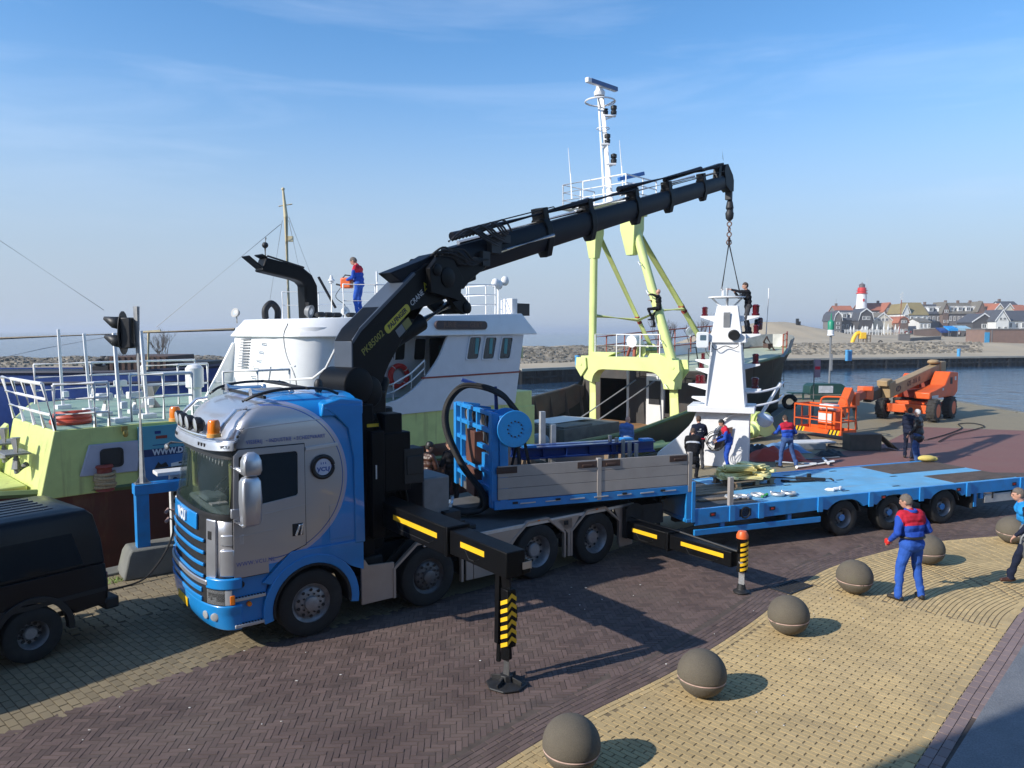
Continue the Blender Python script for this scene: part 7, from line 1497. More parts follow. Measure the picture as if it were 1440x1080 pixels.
# around the mast
person('person in blue overalls with red shoulders holding a black cable coil by the mast', V(7.0, 23.7, 0), (-.95, .1), .98, hands=((-.18, .38, 1.0), (.18, .36, 1.02)), lean=(0, .12), head=(0, -30), jacket=OVB, yoke=OVR, trousers=OVB, hair='dark', bulk=1.12)
cc = thing('cable_coil', 'black cable coil held by the worker beside the white mast', 'cable', V(6.58, 23.72, .95)); mb = MB()
for k in range(5): mb.torus((.0, 0, -.05*math.sin(k)), (.3*math.sin(k*2), 1, .25*math.cos(k*3)), .24+.02*k % .1, .011, 24, 5)
mb.build('loops', RUBBER, cc)['kind'] = 'stuff'
person('person in blue and red overalls seen from behind near the orange platform basket', G(1106, 657), (-.2, .98), 1.0, feet=((-.20, .05), (.28, -.1)), hands=((-.3, .32, 1.1), (.22, .25, 1.1)), head=(0, -25), jacket=OVB, yoke=OVR, trousers=JEANS, hair='brown', bulk=1.15, lean=(0, .06))
r, P, C, _ = person('person in black jacket with white back print standing at the mast foot', V(6.12, 24.0, 0), (-.15, .98), 1.0, hands=((-.22, .22, 1.0), (.2, .3, 1.05)), head=(0, -10), jacket=NVY, trousers=GRT, hair='brown', bulk=1.12)
mb = MB(); mb.sph(C+V(.0, -.118, -.06), (.035, .012, .03), 10, 6); mb.box(C+V(0, -.120, -.13), (.2, .016, .022)); mb.box(C+V(0, -.122, -.17), (.14, .014, .012)); mb.build('back_print', WGREY, r)['kind'] = 'stuff'
mb = MB(); mb.box(P+V(0, -.02, .05), (.34, .24, .05)); mb.build('red_hem', OVR, r, bev=.02)
person('person in black coat with grey reflective band stooping behind the trailer bed', V(5.5, 22.3, 0), (.25, .97), .97, hip=.86, lean=(0, .2), hands=((-.18, .45, .8), (.18, .45, .82)), head=(0, -30), jacket=BLK_, trousers=BLK_, hair='brown', bulk=1.18, stripe=mat('reflective_band', (.45, .47, .5), .5), skirt=.25)
person('bald person in faded blue coat standing by the ship side', V(3.78, 24.3, 0), (.5, .87), .98, hands=((-.2, .15, .85), (.2, .15, .85)), head=(-15, -20), jacket=BCOAT, trousers=BCOAT, bald=True, bulk=1.15, skirt=.35)
# on the mast, holding the sling
person('person in black jumper standing on the white mast guiding the lifting sling', V(7.86, 24.75, 4.42), (-.97, .1), .98, hands=((-.10, .62, 1.50), (.16, .42, 1.42)), head=(5, -12), jacket=BLK_, trousers=GRT, hair='brown', bulk=1.05, feet=((-.1, .05), (.12, -.1)), lean=(0, .04), elbow=((-.5, -.2, -1), (.6, -.3, -1)))
# on the wheelhouse roof
pr2 = SN(506, 447, 2.4); pr2.z = rt(pr2.x); wpos = SH.w(pr2.x, pr2.y, pr2.z)
person('person in blue and red overalls on the ship roof holding an orange machine', wpos, (-.98, .15), 1.0, hands=((-.12, .34, 1.05), (.14, .30, 1.0)), head=(0, -38), jacket=OVB, yoke=OVR, trousers=OVT, hair='grey', lean=(0, .05), bulk=1.08)
jc = thing('power_tool', 'orange hand machine held by the worker on the ship roof', 'tool', wpos+V(-.36, .03, .92), math.atan2(.98, .15)); mb = MB(); mb.bx((-.13, -.16, -.1), (.13, .16, .2)); mb.build('casing', mat('tool_orange', (.75, .13, .02), .4), jc, bev=.04)
mb = MB(); mb.tube([V(0, .12, .2), V(0, .05, .28), V(0, -.1, .26), V(0, -.14, .18)], .02, 6); mb.bar((0, .16, -.02), (0, .32, .02), .06, .05); mb.build('handle', PLAST, jc)
mb = MB(); mb.tube(catmull([(0, .2, -.08), (-.1, .3, -.35), (.1, .1, -.6), (.0, .2, -.9)], 6), .01, 5); mb.build('cord', RUBBER, jc)
# climbing the gantry
gl = nb.y+(nt_.y-nb.y)*.36
cp_ = SH.w(GT+.42, gl-.42, 4.25)
person('person in dark clothes climbing the gantry leg above the deck', PY(926, 462, 30.3), (-.92, .4), .95, hip=.9, feet=((-.12, .26), (.12, .22)), footz=(.35, .05), hands=((-.15, .36, 1.45), (.15, .36, 1.2)), head=(0, 15), jacket=cloth('dark_olive', (.02, .022, .018)), trousers=BLK_, hair='brown', bald=True, kneeout=.4)
# behind the truck
person('person in brown leather jacket and cap standing behind the grey oil tank', V(-2.12, 18.2, 0), (.6, .8), 1.0, hands=((-.2, .3, 1.05), (.2, .3, 1.05)), jacket=LEA, trousers=BLK_, hair='dark', cap=PLAST, bulk=1.12, head=(-20, -15))
person('person in plain black jumper standing beside the hose bundle behind the truck', V(-1.5, 18.5, 0), (-.6, .8), 1.02, hands=((-.2, .28, 1.05), (.2, .3, 1.1)), jacket=BLK_, trousers=BLK_, hair='brown', bulk=1.18, head=(20, -25))
# on the quay to the right
person('white-haired person in black leather jacket and jeans on the red paving', G(1290, 649), (-.75, .65), 1.04, hands=((-.2, .22, .92), (.16, .2, 1.0)), jacket=mat('black_leather', (.012, .012, .013), .45), trousers=JEANS, hair='white', bulk=1.2, skirt=.12)
person('dark-haired person in long navy clothes half hidden by the white-haired one', G(1277, 644), (.7, .6), 1.03, hands=((-.2, .15, .85), (.2, .2, .95)), jacket=NVY, trousers=NVY, hair='dark', bulk=1.1)
wq = SH.w(17.6, 5.4, .3)
person('person in blue and pink crouching on the rusty working deck of the ship', wq, (-.3, -.9), .95, hip=.45, feet=((-.2, .15), (.2, .1)), lean=(0, .18), hands=((-.15, .4, .35), (.15, .4, .35)), jacket=cloth('mauve', (.25, .09, .22)), trousers=cloth('dusty_blue', (.06, .12, .3)), hair='dark', cap=REDOX, head=(0, -20), kneeout=.7)
# ------------------------------------------------------------------ stone balls
BALL = mat('exposed_concrete', (.122, .104, .078), .9, var=.12, vs=5, bump=.35, bs=130, grain=.5, gs=160, dirt=(.11, .11, .07), dirt_amt=.45, ds=2.5)
GROOVE = mat('groove_stain', (.52, .36, .30), .8, var=.45, vs=7)
bl_lab = ['stone ball bollard nearest the camera, cut by the bottom of the picture', 'stone ball bollard with a pinkish groove, second from the camera', 'stone ball bollard with a pale white groove, third from the camera', 'stone ball bollard left of the person in red and blue', 'stone ball bollard directly behind the person in red and blue', 'stone ball bollard partly hidden by the person in the bright blue jacket']
ball0 = None
for k, (u, v) in enumerate(((803, 1088), (987, 981), (1112, 893), (1203, 835), (1308, 794), (1424, 764))):
    p = G(u, v)+V(0, .06, 0)
    if ball0 is None:
        ball0 = thing('stone_ball', bl_lab[0], 'bollard', p, 0, 'stone balls along the footway edge')
        mb = MB(); pr = []
        for a in range(-84, 91, 4):
            r = .30*math.cos(R_(a)); h = .30+.30*math.sin(R_(a))
            if -16 < a < -6: r -= .014 if abs(a+12) < 3.5 else 0
            pr.append((max(r, .001), (h-.005)*.955))
        mb.lathe((0, 0, 0), (0, 0, 1), pr, 48); mb.build('ball', BALL, ball0, smooth=50)
        mb = MB(); mb.torus((0, 0, .2225), (0, 0, 1), .2855, .0085, 48, 6); mb.build('groove', GROOVE, ball0)
        mb = MB(); mb.cyl((0, 0, -.01), (0, 0, .02), .1, n=20); mb.build('foot', CONC, ball0)
    else: b_ = dup(ball0, p, k*1.3, bl_lab[k]); 
for o in bpy.data.objects:
    if o.name.startswith('stone_ball'): o.rotation_euler = (random.uniform(-.06, .06), random.uniform(-.06, .06), random.uniform(0, 6))
# drain
p = G(1113, 826); t = thing('drain_grate', 'black iron drain grate in the gutter beside the footway', 'drain', p+V(0, 0, .004), R_(38))
mb = MB(); mb.plate([(-.36, -.2), (.36, -.2), (.36, .2), (-.36, .2)], [[(-.32, -.16), (.32, -.16), (.32, .16), (-.32, .16)]], pxy, -.02, .012); mb.build('frame', DARK, t)
for k in range(9): mb = MB(); mb.bx((-.31+.07*k, -.16, -.01), (-.28+.07*k, .16, .010)); mb.build('bar', DARK, t)
mb = MB(); mb.bx((-.32, -.16, -.02), (.32, .16, -.004)); mb.build('sump', PLAST, t)
# ------------------------------------------------------------------ traffic light on its concrete block
BF = Frame((-6.99, 13.03), 37)
blk = framed('light_stand', 'concrete block with a blue steel frame at the quay edge', 'stand', BF)
mb = MB(); mb.loft([[V(-.0+i, 0+i*.5, z), V(3.4, 0+i*.5, z), V(3.4, .75-i*.4, z), V(0+i, .75-i*.4, z)] for z, i in ((0, 0), (.42, .10), (.52, .16))]); mb.build('concrete_block', CONC, blk, bev=.03)
mb = MB(); mb.bx((.28, .2, .50), (.50, .42, 1.50)); mb.build('post', TBLUE, blk, bev=.006)
mb = MB(); mb.bx((2.9, .2, .50), (3.1, .42, 1.50)); mb.build('post', TBLUE, blk, bev=.006)
mb = MB(); mb.bx((.26, .18, 1.502), (3.2, .44, 1.69)); mb.build('crossbeam', TBLUE, blk, bev=.006)
tl = thing('traffic_light', 'black two-light harbour signal on a grey pole, seen from the side', 'traffic light', BF.w(.42, .31, 1.692), BF.ang)
mb = MB(); mb.cyl((0, 0, .0), (0, 0, 3.26), .055, n=14); mb.build('pole', GALV, tl)
mb = MB(); mb.bx((-.13, -.1, 0), (.13, .1, .015)); 
for a in (-1, 1): mb.add([V(a*.12, 0, .015), V(a*.03, 0, .015), V(a*.03, 0, .16), V(a*.12, .012, .015), V(a*.03, .012, .015), V(a*.03, .012, .16)], [(0, 1, 2), (5, 4, 3), (0, 3, 4, 1), (1, 4, 5, 2), (2, 5, 3, 0)])
mb.build('base_plate', GALV, tl)
tlx = V(-.80, .60, 0)                      # world-left expressed in the pole's frame
LM = Matrix.Rotation(R_(180-37)-0, 3, 'Z')
def LP(x, y, z): return LM @ V(x, y, 0)+V(0, 0, z)
mb = MB(); mb.loft([[LP(x, y, z) for x, y in ((.06, -.13), (.24, -.13), (.24, .13), (.06, .13))] for z in (2.50, 3.06)]); mb.build('lamp_housing', PLAST, tl, bev=.02)
mb = MB(); mb.loft([[LP(x, y*.2, 2.78+zz*.40) for y, zz in [(math.cos(R_(a)), math.sin(R_(a))) for a in range(0, 360, 20)]] for x in (.245, .26)]); mb.build('backing_board', PLAST, tl)
for z in (2.95, 2.62):
    mb = MB(); rg = []
    for x, r, dz, cut in ((.26, .125, 0, 180), (.42, .115, .01, 150), (.58, .06, .07, 90)): rg.append([LP(x, math.sin(R_(a))*r, z+dz+math.cos(R_(a))*r) for a in range(-cut//1, cut+1, max(1, cut//8))][:17])
    mb.loft(rg, closed=False, caps=False); h_ = mb.build('visor', PLAST, tl); h_.modifiers.new('t', 'SOLIDIFY').thickness = .008
    mb = MB(); mb.lathe(LP(.255, 0, z), LM @ V(1, 0, 0), [(.11, 0), (.09, .02), (.01, .035)], 16); mb.build('signal_lens', mat('dead_lens', (.05, .012, .01), .2), tl)
for z in (2.55, 3.02): mb = MB(); mb.bar(LP(.0, 0, z), LP(.1, 0, z), .03, .04); mb.build('clamp', GALV, tl)
# shore supply post
sp = thing('supply_post', 'pale shore supply post with black taps behind the truck front', 'post', BF.w(1.02, .55, .45), BF.ang)
mb = MB(); mb.bx((-.09, -.07, 0), (.09, .07, 1.32)); mb.build('post', WGREY, sp, bev=.008)
mb = MB(); mb.bx((-.34, -.2, 1.33), (.34, .2, 1.40)); mb.build('cap', WGREY, sp, bev=.01)
for z in (1.22, 1.08, .94, .8): mb = MB(); mb.cyl((.0, -.07, z), (0, -.12, z), .045, n=12); mb.build('socket', PLAST, sp)
for z in (.62, .44): mb = MB(); mb.tube([V(-.05, -.07, z), V(-.16, -.16, z+.06), V(-.22, -.2, z)], .03, 8); mb.build('tap', mat('tap_pink', (.35, .24, .22), .4), sp)
t = thing('power_cable', 'black cable hanging from the supply post over the concrete block', 'cable', (0, 0, 0)); mb = MB()
mb.tube(catmull([BF.w(.95, .4, .95), BF.w(.9, .2, .75), BF.w(.75, -.0, .5), BF.w(.5, -.12, .2), BF.w(.2, -.25, .03), BF.w(-.4, -.35, .02), BF.w(-1.0, -.2, .02)], 8), .018, 6); mb.build('cable', RUBBER, t)
mb = MB()
for k in range(60):
    a = random.uniform(0, 6.28); h = random.uniform(.03, .10); c = BF.w(random.uniform(-.5, .0), random.uniform(.0, .25), 0); mb.add([c+V(-.012, 0, 0), c+V(.012, 0, 0), c+V(math.cos(a)*.07, math.sin(a)*.07, h)], [(0, 1, 2)])
tag(mb.build('weeds', mat('weed_green', (.16, .24, .04), .7, island=.3), smooth=0), 'small tuft of weeds at the foot of the concrete block', 'weeds', kind='stuff')
# ------------------------------------------------------------------ dark off-road wagon at the left
VF = Frame((-6.5, 9.78), 52)
van = framed('off_road_wagon', 'dark navy off-road wagon cut off by the left picture edge', 'car', VF)
VP = mat('wagon_paint', (.003, .0036, .006), .3, var=.1, spec=.3)
VH = 1
body = [(-3.6, .45), (-.45, .45), (-.42, .62), (-.3, .80), (0, .86), (.3, .80), (.42, .62), (.5, .52), (.98, .55), (1.0, .75), (.97, 1.15), (-3.6, 1.15)]
mb = MB(); mb.plate(body, [], sxz, .0, 1.75); mb.build('body', VP, van, bev=.04, seg=3)
mb = MB(); mb.loft([[V(-3.6, .02+i, z), V(x1, .02+i, z), V(x1, 1.73-i, z), V(-3.6, 1.73-i, z)] for z, i, x1 in ((1.14, 0, .97), (1.5, .03, .94), (1.86, .07, .86), (1.95, .12, .78), (1.985, .24, .6))]); mb.build('cabin', VP, van, bev=.05, seg=3)
for k in range(6):
    mb = MB(); mb.bx((-3.5, .40+.18*k, 1.983), (.45, .425+.18*k, 1.996)); mb.build('roof_rib', mat('roof_rib_paint', (.02, .025, .05), .3, coat=.4), van, bev=.006)
for x_ in (-.70, -1.7):
    mb = MB(); mb.bx((x_-.006, -.004, .6), (x_+.006, .01, 1.14)); mb.build('door_gap', PLAST, van); mb = MB(); mb.bar((x_-.25, -.03, 1.02), (x_-.08, -.03, 1.02), .03, .03); mb.build('door_handle', PLAST, van, bev=.006)
mb = MB(); mb.bx((-3.6, -.012, .74), (.96, .004, .80)); mb.build('side_moulding', PLAST, van, bev=.004)
for a, b in ((-1.55, -.75), (-.66, .55)):
    mb = MB(); i0, i1 = .022, .105; mb.plate([(a, 1.2), (b+(.12 if b > 0 else 0), 1.2), (b, 1.66), (a, 1.66)], [], lambda x, z, d: V(x, .02+(z-1.14)*.095+d, z), -.014, .0); mb.build('side_window', GLASS, van, bev=.01).data.materials[0] = mat('wagon_glass', (.004, .005, .006), .04, spec=.5)
mb = MB(); mb.bx((.93, -.02, .45), (1.13, 1.77, .62)); mb.build('bumper', PLAST, van, bev=.03)
mb = MB(); mb.bx((.97, .03, .68), (1.0, .16, 1.0)); mb.build('tail_lamp', LAMPRED, van, bev=.01)
mb = MB(); mb.plate(archpts((0, .38), .44, .52, -5, 185), [], sxz, -.03, .1); mb.build('arch_flare', PLAST, van, bev=.015)
vwh = wheel(van, 0, .0, R=.38, rim=.20, w=.26, hub='drive'); 
wheel(van, -2.6, .0, R=.38, rim=.20, w=.26, hub='drive')
mb = MB(); mb.cyl((0, 1.45, .38), (0, 1.72, .38), .38, n=24); mb.build('far_wheel', RUBBER, van)
mb = MB(); mb.bar((.5, .5, .40), (1.2, .7, .34), .06, .06); mb.cyl((.3, .9, .4), (.3, 1.5, .42), .08); mb.build('tow_bar', DARK, van)
# ------------------------------------------------------------------ orange boom lift
LF = Frame((21.05, 38.35), 44)
lift = framed('boom_lift', 'orange telescopic boom lift with tan boom parked on the quay apron', 'lift', LF)
for t_, n_ in ((1.25, -1.2), (-1.25, -1.2), (1.25, 1.2), (-1.25, 1.2)):
    w_o = bpy.data.objects.new('wheel', None); COL.objects.link(w_o); w_o.parent = lift; w_o.location = (t_, n_, .56)
    s = -1 if n_ < 0 else 1
    mb = MB(); mb.lathe((0, -s*.02 if False else -.22, 0), (0, 1, 0), [(.33, 0), (.48, .0), (.56, .06), (.56, .38), (.48, .44), (.33, .44)], 30, caps=False)
    for k in range(22): a = 2*math.pi*k/22; mb.box((math.cos(a)*.56, .0+(.09 if k % 2 else -.09), math.sin(a)*.56), (.06, .24, .06), rot=Matrix.Rotation(-a, 3, 'Y'))
    mb.build('tyre', mat('dusty_tyre', (.04, .037, .033), .9, var=.3, vs=8), w_o)
    mb = MB(); mb.lathe((0, s*.22, 0), (0, -s, 0), [(.34, 0), (.32, .1), (.2, .12), (.16, .02), (.02, .02)], 22); mb.build('rim', ORANGE, w_o)
mb = MB(); mb.bx((-1.0, -.55, .45), (1.0, .55, .85)); mb.bx((-1.45, -.98, .38), (-1.05, .98, .80)); mb.bx((1.05, -.98, .38), (1.45, .98, .80)); mb.bx((-1.0, -.7, .8), (1.0, .7, .95)); mb.build('chassis', ORANGE, lift, bev=.03)
mb = MB(); mb.cyl((0, 0, .95), (0, 0, 1.12), .55, n=28); mb.build('turntable_ring', DARK, lift)
# superstructure built from world points, turned along the boom
b0, b1 = PY(1309, 518, 40.2), PY(1236, 551, 36.2)
bdir = (b0-b1); ba = math.atan2(bdir.y, bdir.x)
TF = Frame((LF.o[0], LF.o[1]), math.degrees(ba)); tur = bpy.data.objects.new('turret', None); COL.objects.link(tur); tur.parent = lift; tur.rotation_euler = (0, 0, ba-LF.ang)
pr_ = [(-1.35, 1.12), (1.9, 1.12), (2.3, 1.35), (2.3, 2.35), (1.2, 2.42), (.55, 1.75), (-.6, 1.55), (-1.35, 1.45)]
mb = MB(); mb.plate(pr_, [], sxz, -1.15, -.38); o_ = mb.build('engine_cover', ORANGE, tur, bev=.05)
mb = MB(); mb.plate([(-1.35, 1.12), (1.9, 1.12), (2.3, 1.35), (2.3, 2.2), (1.2, 2.25), (.4, 1.6), (-1.35, 1.45)], [], sxz, .38, 1.15); mb.build('tank_cover', ORANGE, tur, bev=.05)
mb = MB(); mb.bx((-.8, -.38, 1.12), (2.2, .38, 1.5)); mb.bx((1.3, -.4, 1.5), (2.2, .4, 2.2)); mb.build('turret_core', mat('dark_orange', (.22, .03, .012), .6), tur, bev=.03)
for a, b, w, h, m_ in ((1.55, 2.05, .3, .22, 'd'), (-.9, 1.3, .3, .12, 'w'), (2.15, 2.2, .05, .12, 'w')):
    pass
mb = MB(); mb.box((1.35, -1.155, 1.95), (.28, .012, .35)); mb.build('grille', DARK, tur); mb = MB(); mb.box((1.9, -1.155, 2.05), (.2, .012, .2)); mb.box((.3, -1.155, 1.55), (.15, .012, .12)); mb.build('sticker', WGREY, tur)
mb = MB(); mb.box((-.7, -1.16, 1.22), (.8, .012, .14)); mb.build('sticker', WGREY, tur)
L2T = Matrix.Rotation(-ba, 4, 'Z') @ Matrix.Translation((-LF.o[0], -LF.o[1], 0))
def TT(p): return L2T @ Vector(p)
q0_, q1_ = TT(b0), TT(b1); q0_.y = q1_.y = 0; bdr = (q0_-q1_).normalized()
mb = MB(); mb.bar(q1_, q0_+bdr*.3, .46, .58); bm1 = mb.build('main_boom', TAN, tur, bev=.03)
mb = MB(); mb.bar(q1_-bdr*.12+V(0, 0, .12), q1_+bdr*.55+V(0, 0, .12), .56, .75); mb.box(q1_-bdr*.1+V(0, 0, .5), (.6, .5, .28), rot=Matrix.Rotation(-math.atan2(bdr.z, bdr.x), 3, 'Y')); mb.build('boom_collar', TAN, bm1, bev=.03)
mb = MB(); mb.box(q0_+V(.1, 0, .1), (.7, .6, .6)); mb.sph(q0_+V(-.5, 0, .38), (.4, .3, .14), 10, 6); mb.bar(q0_+V(.4, 0, .1), q0_+V(.75, 0, .35), .1, .08); mb.build('boom_pivot', TAN, bm1, bev=.06)
bup = V(-bdr.z, 0, bdr.x)
sg_ = MB(); cm = q1_+bdr*.95; sg_.loft([[cm+bdr*(math.cos(R_(a))*.30)+bup*(math.sin(R_(a))*.15)+V(0, y, 0) for a in range(0, 360, 20)] for y in (-.236, -.231)]); sg_.build('maker_oval', PLAST, bm1)
text('JLG', .2, TAN, bm1, axes(cm+V(0, -.239, 0), bdr, bup), bold=.006)
text('67S - 016 10', .36, RUSTBROWN, bm1, axes(q1_+bdr*2.75+V(0, -.2335, .0), bdr, bup), bold=.008, sx=.85)
# fly boom, jib, basket in world coordinates below the lift root
def LL(p): return LF.loc(p)
f0, f1 = LL(PY(1238, 550, 36.3)), LL(PY(1219, 559, 35.2)); mb = MB(); mb.bar(f0, f1, .38, .46); mb.build('inner_boom', DARK, lift, bev=.02)
g0, g1 = LL(PY(1222, 553, 35.3)), LL(PY(1212, 552, 34.6)); mb = MB(); mb.bar(g0, g1, .44, .6); mb.bar(g0+V(0, 0, .25), g1+V(-.1, -.3, .2), .4, .2); mb.build('boom_nose', ORANGE, lift, bev=.02)
h0, h1 = LL(PY(1214, 554, 34.6)), LL(PY(1200, 561, 33.4)); mb = MB(); mb.bar(h0, h1, .3, .36); mb.build('jib', mat('dark_orange2', (.25, .045, .02), .5), lift, bev=.02)
i0, i1 = LL(PY(1195, 549, 32.9)), LL(PY(1181, 583, 32.2)); mb = MB(); mb.bar(i0, i1, .36, .42); mb.box(h1, (.5, .4, .6)); mb.build('jib_arm', ORANGE, lift, bev=.03)
mb = MB(); mb.tube(catmull([h1+V(.1, .1, -.1), h1+V(.25, 0, -.8), h1+V(.2, -.1, -1.4), h1+V(.3, 0, -.9), h1+V(.4, .1, -.2)], 6), .06, 8); mb.build('jib_hose', RUBBER, lift)
c0 = G(1117, 604, .22); ld = V(.50, -.866, 0); sd_ = V(.866, .50, 0); BL, BW = 2.3, .95
bk = bpy.data.objects.new('work_basket', None); COL.objects.link(bk); bk.parent = lift
def BKp(a, b, z): return LL(c0+ld*a+sd_*b+V(0, 0, z-.0))
mb = MB(); mb.loft([[BKp(0, 0, z), BKp(BL, 0, z), BKp(BL, BW, z), BKp(0, BW, z)] for z in (0, .06)]); mb.build('floor', ORANGE, bk)
for a0, b0_, a1, b1_ in ((0, 0, BL, 0), (BL, 0, BL, BW), (0, 0, 0, BW), (0, BW, BL, BW)):
    mb = MB(); mb.bar(BKp(a0, b0_, .1), BKp(a1, b1_, .1), .03, .2); mb.build('toe_board', ORANGE, bk)
    for z in (.55, 1.15): mb = MB(); mb.bar(BKp(a0, b0_, z), BKp(a1, b1_, z), .045, .045 if z < 1 else .07); mb.build('rail', ORANGE, bk)
for a, b in ((0, 0), (.8, 0), (1.6, 0), (BL, 0), (BL, BW), (0, BW), (.8, BW), (1.6, BW), (BL, BW*.5), (0, BW*.5)): mb = MB(); mb.bar(BKp(a, b, .05), BKp(a, b, 1.15), .045, .045); mb.build('upright', ORANGE, bk)
mb = MB()
for a in list(range(3))+list(range(10, 13)):
    a_ = .05+.17*a if a < 5 else BL-.55+.17*(a-10); mb.add([BKp(a_, -.022, .0), BKp(a_+.09, -.022, .0), BKp(a_+.17, -.022, .2), BKp(a_+.08, -.022, .2)], [(0, 1, 2, 3)])
mb.build('hazard_stripe', YEL, bk, smooth=0)
mb = MB()
for a in list(range(3))+list(range(10, 13)):
    a_ = -.03+.17*a if a < 5 else BL-.63+.17*(a-10); mb.add([BKp(a_, -.021, .0), BKp(a_+.08, -.021, .0), BKp(a_+.16, -.021, .2), BKp(a_+.08, -.021, .2)], [(0, 1, 2, 3)])
mb.build('hazard_black', PLAST, bk, smooth=0)
mb = MB(); mb.loft([[BKp(a, b, z) for a, b in ((.9, .35), (1.75, .35), (1.75, .85), (.9, .85))] for z in (.15, .95)]); mb.build('control_console', ORANGE, bk, bev=.04)
mb = MB(); mb.loft([[BKp(a, b, z) for a, b in ((1.0, .28), (1.7, .28), (1.7, .7), (1.0, .7))] for z in (1.0, 1.2)]); mb.build('control_panel', WGREY, bk, bev=.03)
mb = MB(); mb.loft([[BKp(a, b, z) for a, b in ((.95, .33), (1.6, .33), (1.6, .345), (.95, .345))] for z in (.45, .82)]); mb.build('notice', WGREY, bk)
mb = MB(); mb.tube(catmull([BKp(.7, .8, .9), BKp(.75, .8, 1.4), BKp(1.3, .8, 1.5), BKp(1.9, .8, 1.45), BKp(2.0, .8, .9)], 5), .04, 8); mb.build('hoop', ORANGE, bk)
# ------------------------------------------------------------------ harbour light, green frame, sign pole, quay clutter
gp_ = G(1156, 561); gf = thing('green_light_stand', 'dark green steel cabinet with tall harbour light on the quay tip', 'harbour light', gp_)
mb = MB(); mb.loft([[V(-1.1+i, -.6, z), V(1.3-i, -.6, z), V(1.3-i, .6, z), V(-1.1+i, .6, z)] for z, i in ((.35, .0), (.9, .05), (1.05, .3))]); mb.build('cabinet', GREENF, gf, bev=.03)
mb = MB(); mb.bx((-2.2, -.5, .38), (-1.1, .5, .44)); mb.bx((-2.2, -.5, .0), (-2.1, -.4, .4)); mb.bx((-1.5, -.5, .0), (-1.4, -.4, .4)); mb.bx((-1.0, -.6, 0), (1.2, -.5, .3)); mb.build('frame', GREENF, gf)
mb = MB(); mb.bx((-.5, -.62, .45), (.45, -.605, .92)); mb.build('sheet', mat('silver_sheet', (.6, .62, .65), .25, .3), gf)
mb = MB(); mb.cyl((.45, 0, .9), (.45, 0, 4.3), .08, n=12); mb.bar((.5, -.1, 1.9), (.5, -.1, 3.0), .16, .1); mb.build('light_pole', GALV, gf)
mb = MB(); mb.lathe((.45, 0, 4.2), (0, 0, 1), [(.2, 0), (.24, .05), (.2, .1), (.2, .15), (.2, .4)], 16, m=0); mb.build('lamp_gallery', WHITE, gf)
mb = MB(); mb.lathe((.45, 0, 4.6), (0, 0, 1), [(.2, 0), (.21, .5), (.15, .6), (.05, .65), (.03, 1.1)], 16); mb.build('green_lamp', mat('harbour_green', (.02, .25, .14), .4), gf)
sp_ = G(1143, 592); t = thing('sign_pole', 'thin grey pole with a narrow vertical sign near the green cabinet', 'sign', sp_); mb = MB(); mb.cyl((0, 0, 0), (0, 0, 3.1), .045, n=10); mb.build('pole', GALV, t); mb = MB(); mb.bx((-.02, -.08, 2.2), (.28, -.05, 3.1)); mb.build('sign_plate', mat('sign_mauve', (.22, .17, .22), .5), t, bev=.01); mb = MB(); mb.bx((.0, -.085, 2.6), (.26, -.082, 2.75)); mb.build('sign_band', OVR, t)
def put(nm, lab, cat_, pos, build_, rz=0.0, group=None, m=None):
    mb = MB(); build_(mb); o = mb.build(nm, m, bev=.006); o.location = pos; o.rotation_euler = (0, 0, rz); return tag(o, lab, cat_, group)
put('tyre', 'black tyre standing upright at the quay edge behind the worker', 'tyre', G(1113, 576)+V(0, .3, 0), lambda b: b.torus((0, 0, .42), (.2, 1, 0), .32, .13, 28, 10), m=RUBBER)
def heap(nm, lab, cat_, pos, m, sx_, sy_, sz_, n=7, rz=0.0, group=None, sd=1):
    rn_ = random.Random(sd); mb = MB()
    c_ = [V((rn_.random()-.5)*sx_, (rn_.random()-.5)*sy_, 0) for _ in range(n)]
    N_ = 26; vs = []
    for j in range(N_+1):
        for i in range(N_+1):
            x = (i/N_-.5)*sx_*1.3; y = (j/N_-.5)*sy_*1.3; e = max(0, 1-(2*x/sx_/1.25)**4-(2*y/sy_/1.25)**4); h = e*(.45+.55*max(math.exp(-((x-p.x)**2/(sx_*.2)**2+(y-p.y)**2/(sy_*.22)**2)) for p in c_))+e*.12*math.sin(17*x/sx_+3)*math.sin(13*y/sy_); vs.append((x+.1*e*math.sin(7*y), y, max(0, h*sz_)))
    mb.add(vs, [(j*(N_+1)+i, j*(N_+1)+i+1, (j+1)*(N_+1)+i+1, (j+1)*(N_+1)+i) for j in range(N_) for i in range(N_)])
    o = mb.build(nm, m, smooth=60); o.location = pos; o.rotation_euler = (0, 0, rz); return tag(o, lab, cat_, group)
heap('red_tarp', 'crumpled red tarpaulin bundle lying behind the worker near the basket', 'tarp', G(1092, 645), mat('tarp_red', (.48, .05, .025), .55), 1.6, .9, .42, sd=3)
heap('blue_sheet', 'crumpled pale blue plastic sheet lying behind the red bundle', 'sheet', G(1092, 634), mat('sheet_blue', (.12, .24, .42), .5), 1.8, .8, .35, sd=5)
heap('black_sack', 'black sack lying left of the red bundle', 'sack', G(1067, 640), PLAST, 1.0, .8, .4, sd=8)
heap('dark_bag', 'dark bag lying under the front of the orange basket', 'bag', G(1124, 622), PLAST, .9, .7, .38, sd=9)
heap('dark_heap', 'low dark rag heap lying on the paving right of the white pipes', 'rags', G(1167, 640), PLAST, .8, .5, .2, sd=11)
put('metal_box', 'flat steel box lying beside the worker under a white board', 'box', G(1133, 630), lambda b: b.bx((-.6, -.4, 0), (.6, .4, .22)), m=GALV, rz=.1)
put('white_board', 'white board lying on top of the flat steel box', 'board', G(1133, 630)+V(.1, 0, .225), lambda b: b.bx((-.75, -.35, 0), (.95, .35, .05)), m=WGREY, rz=.15)
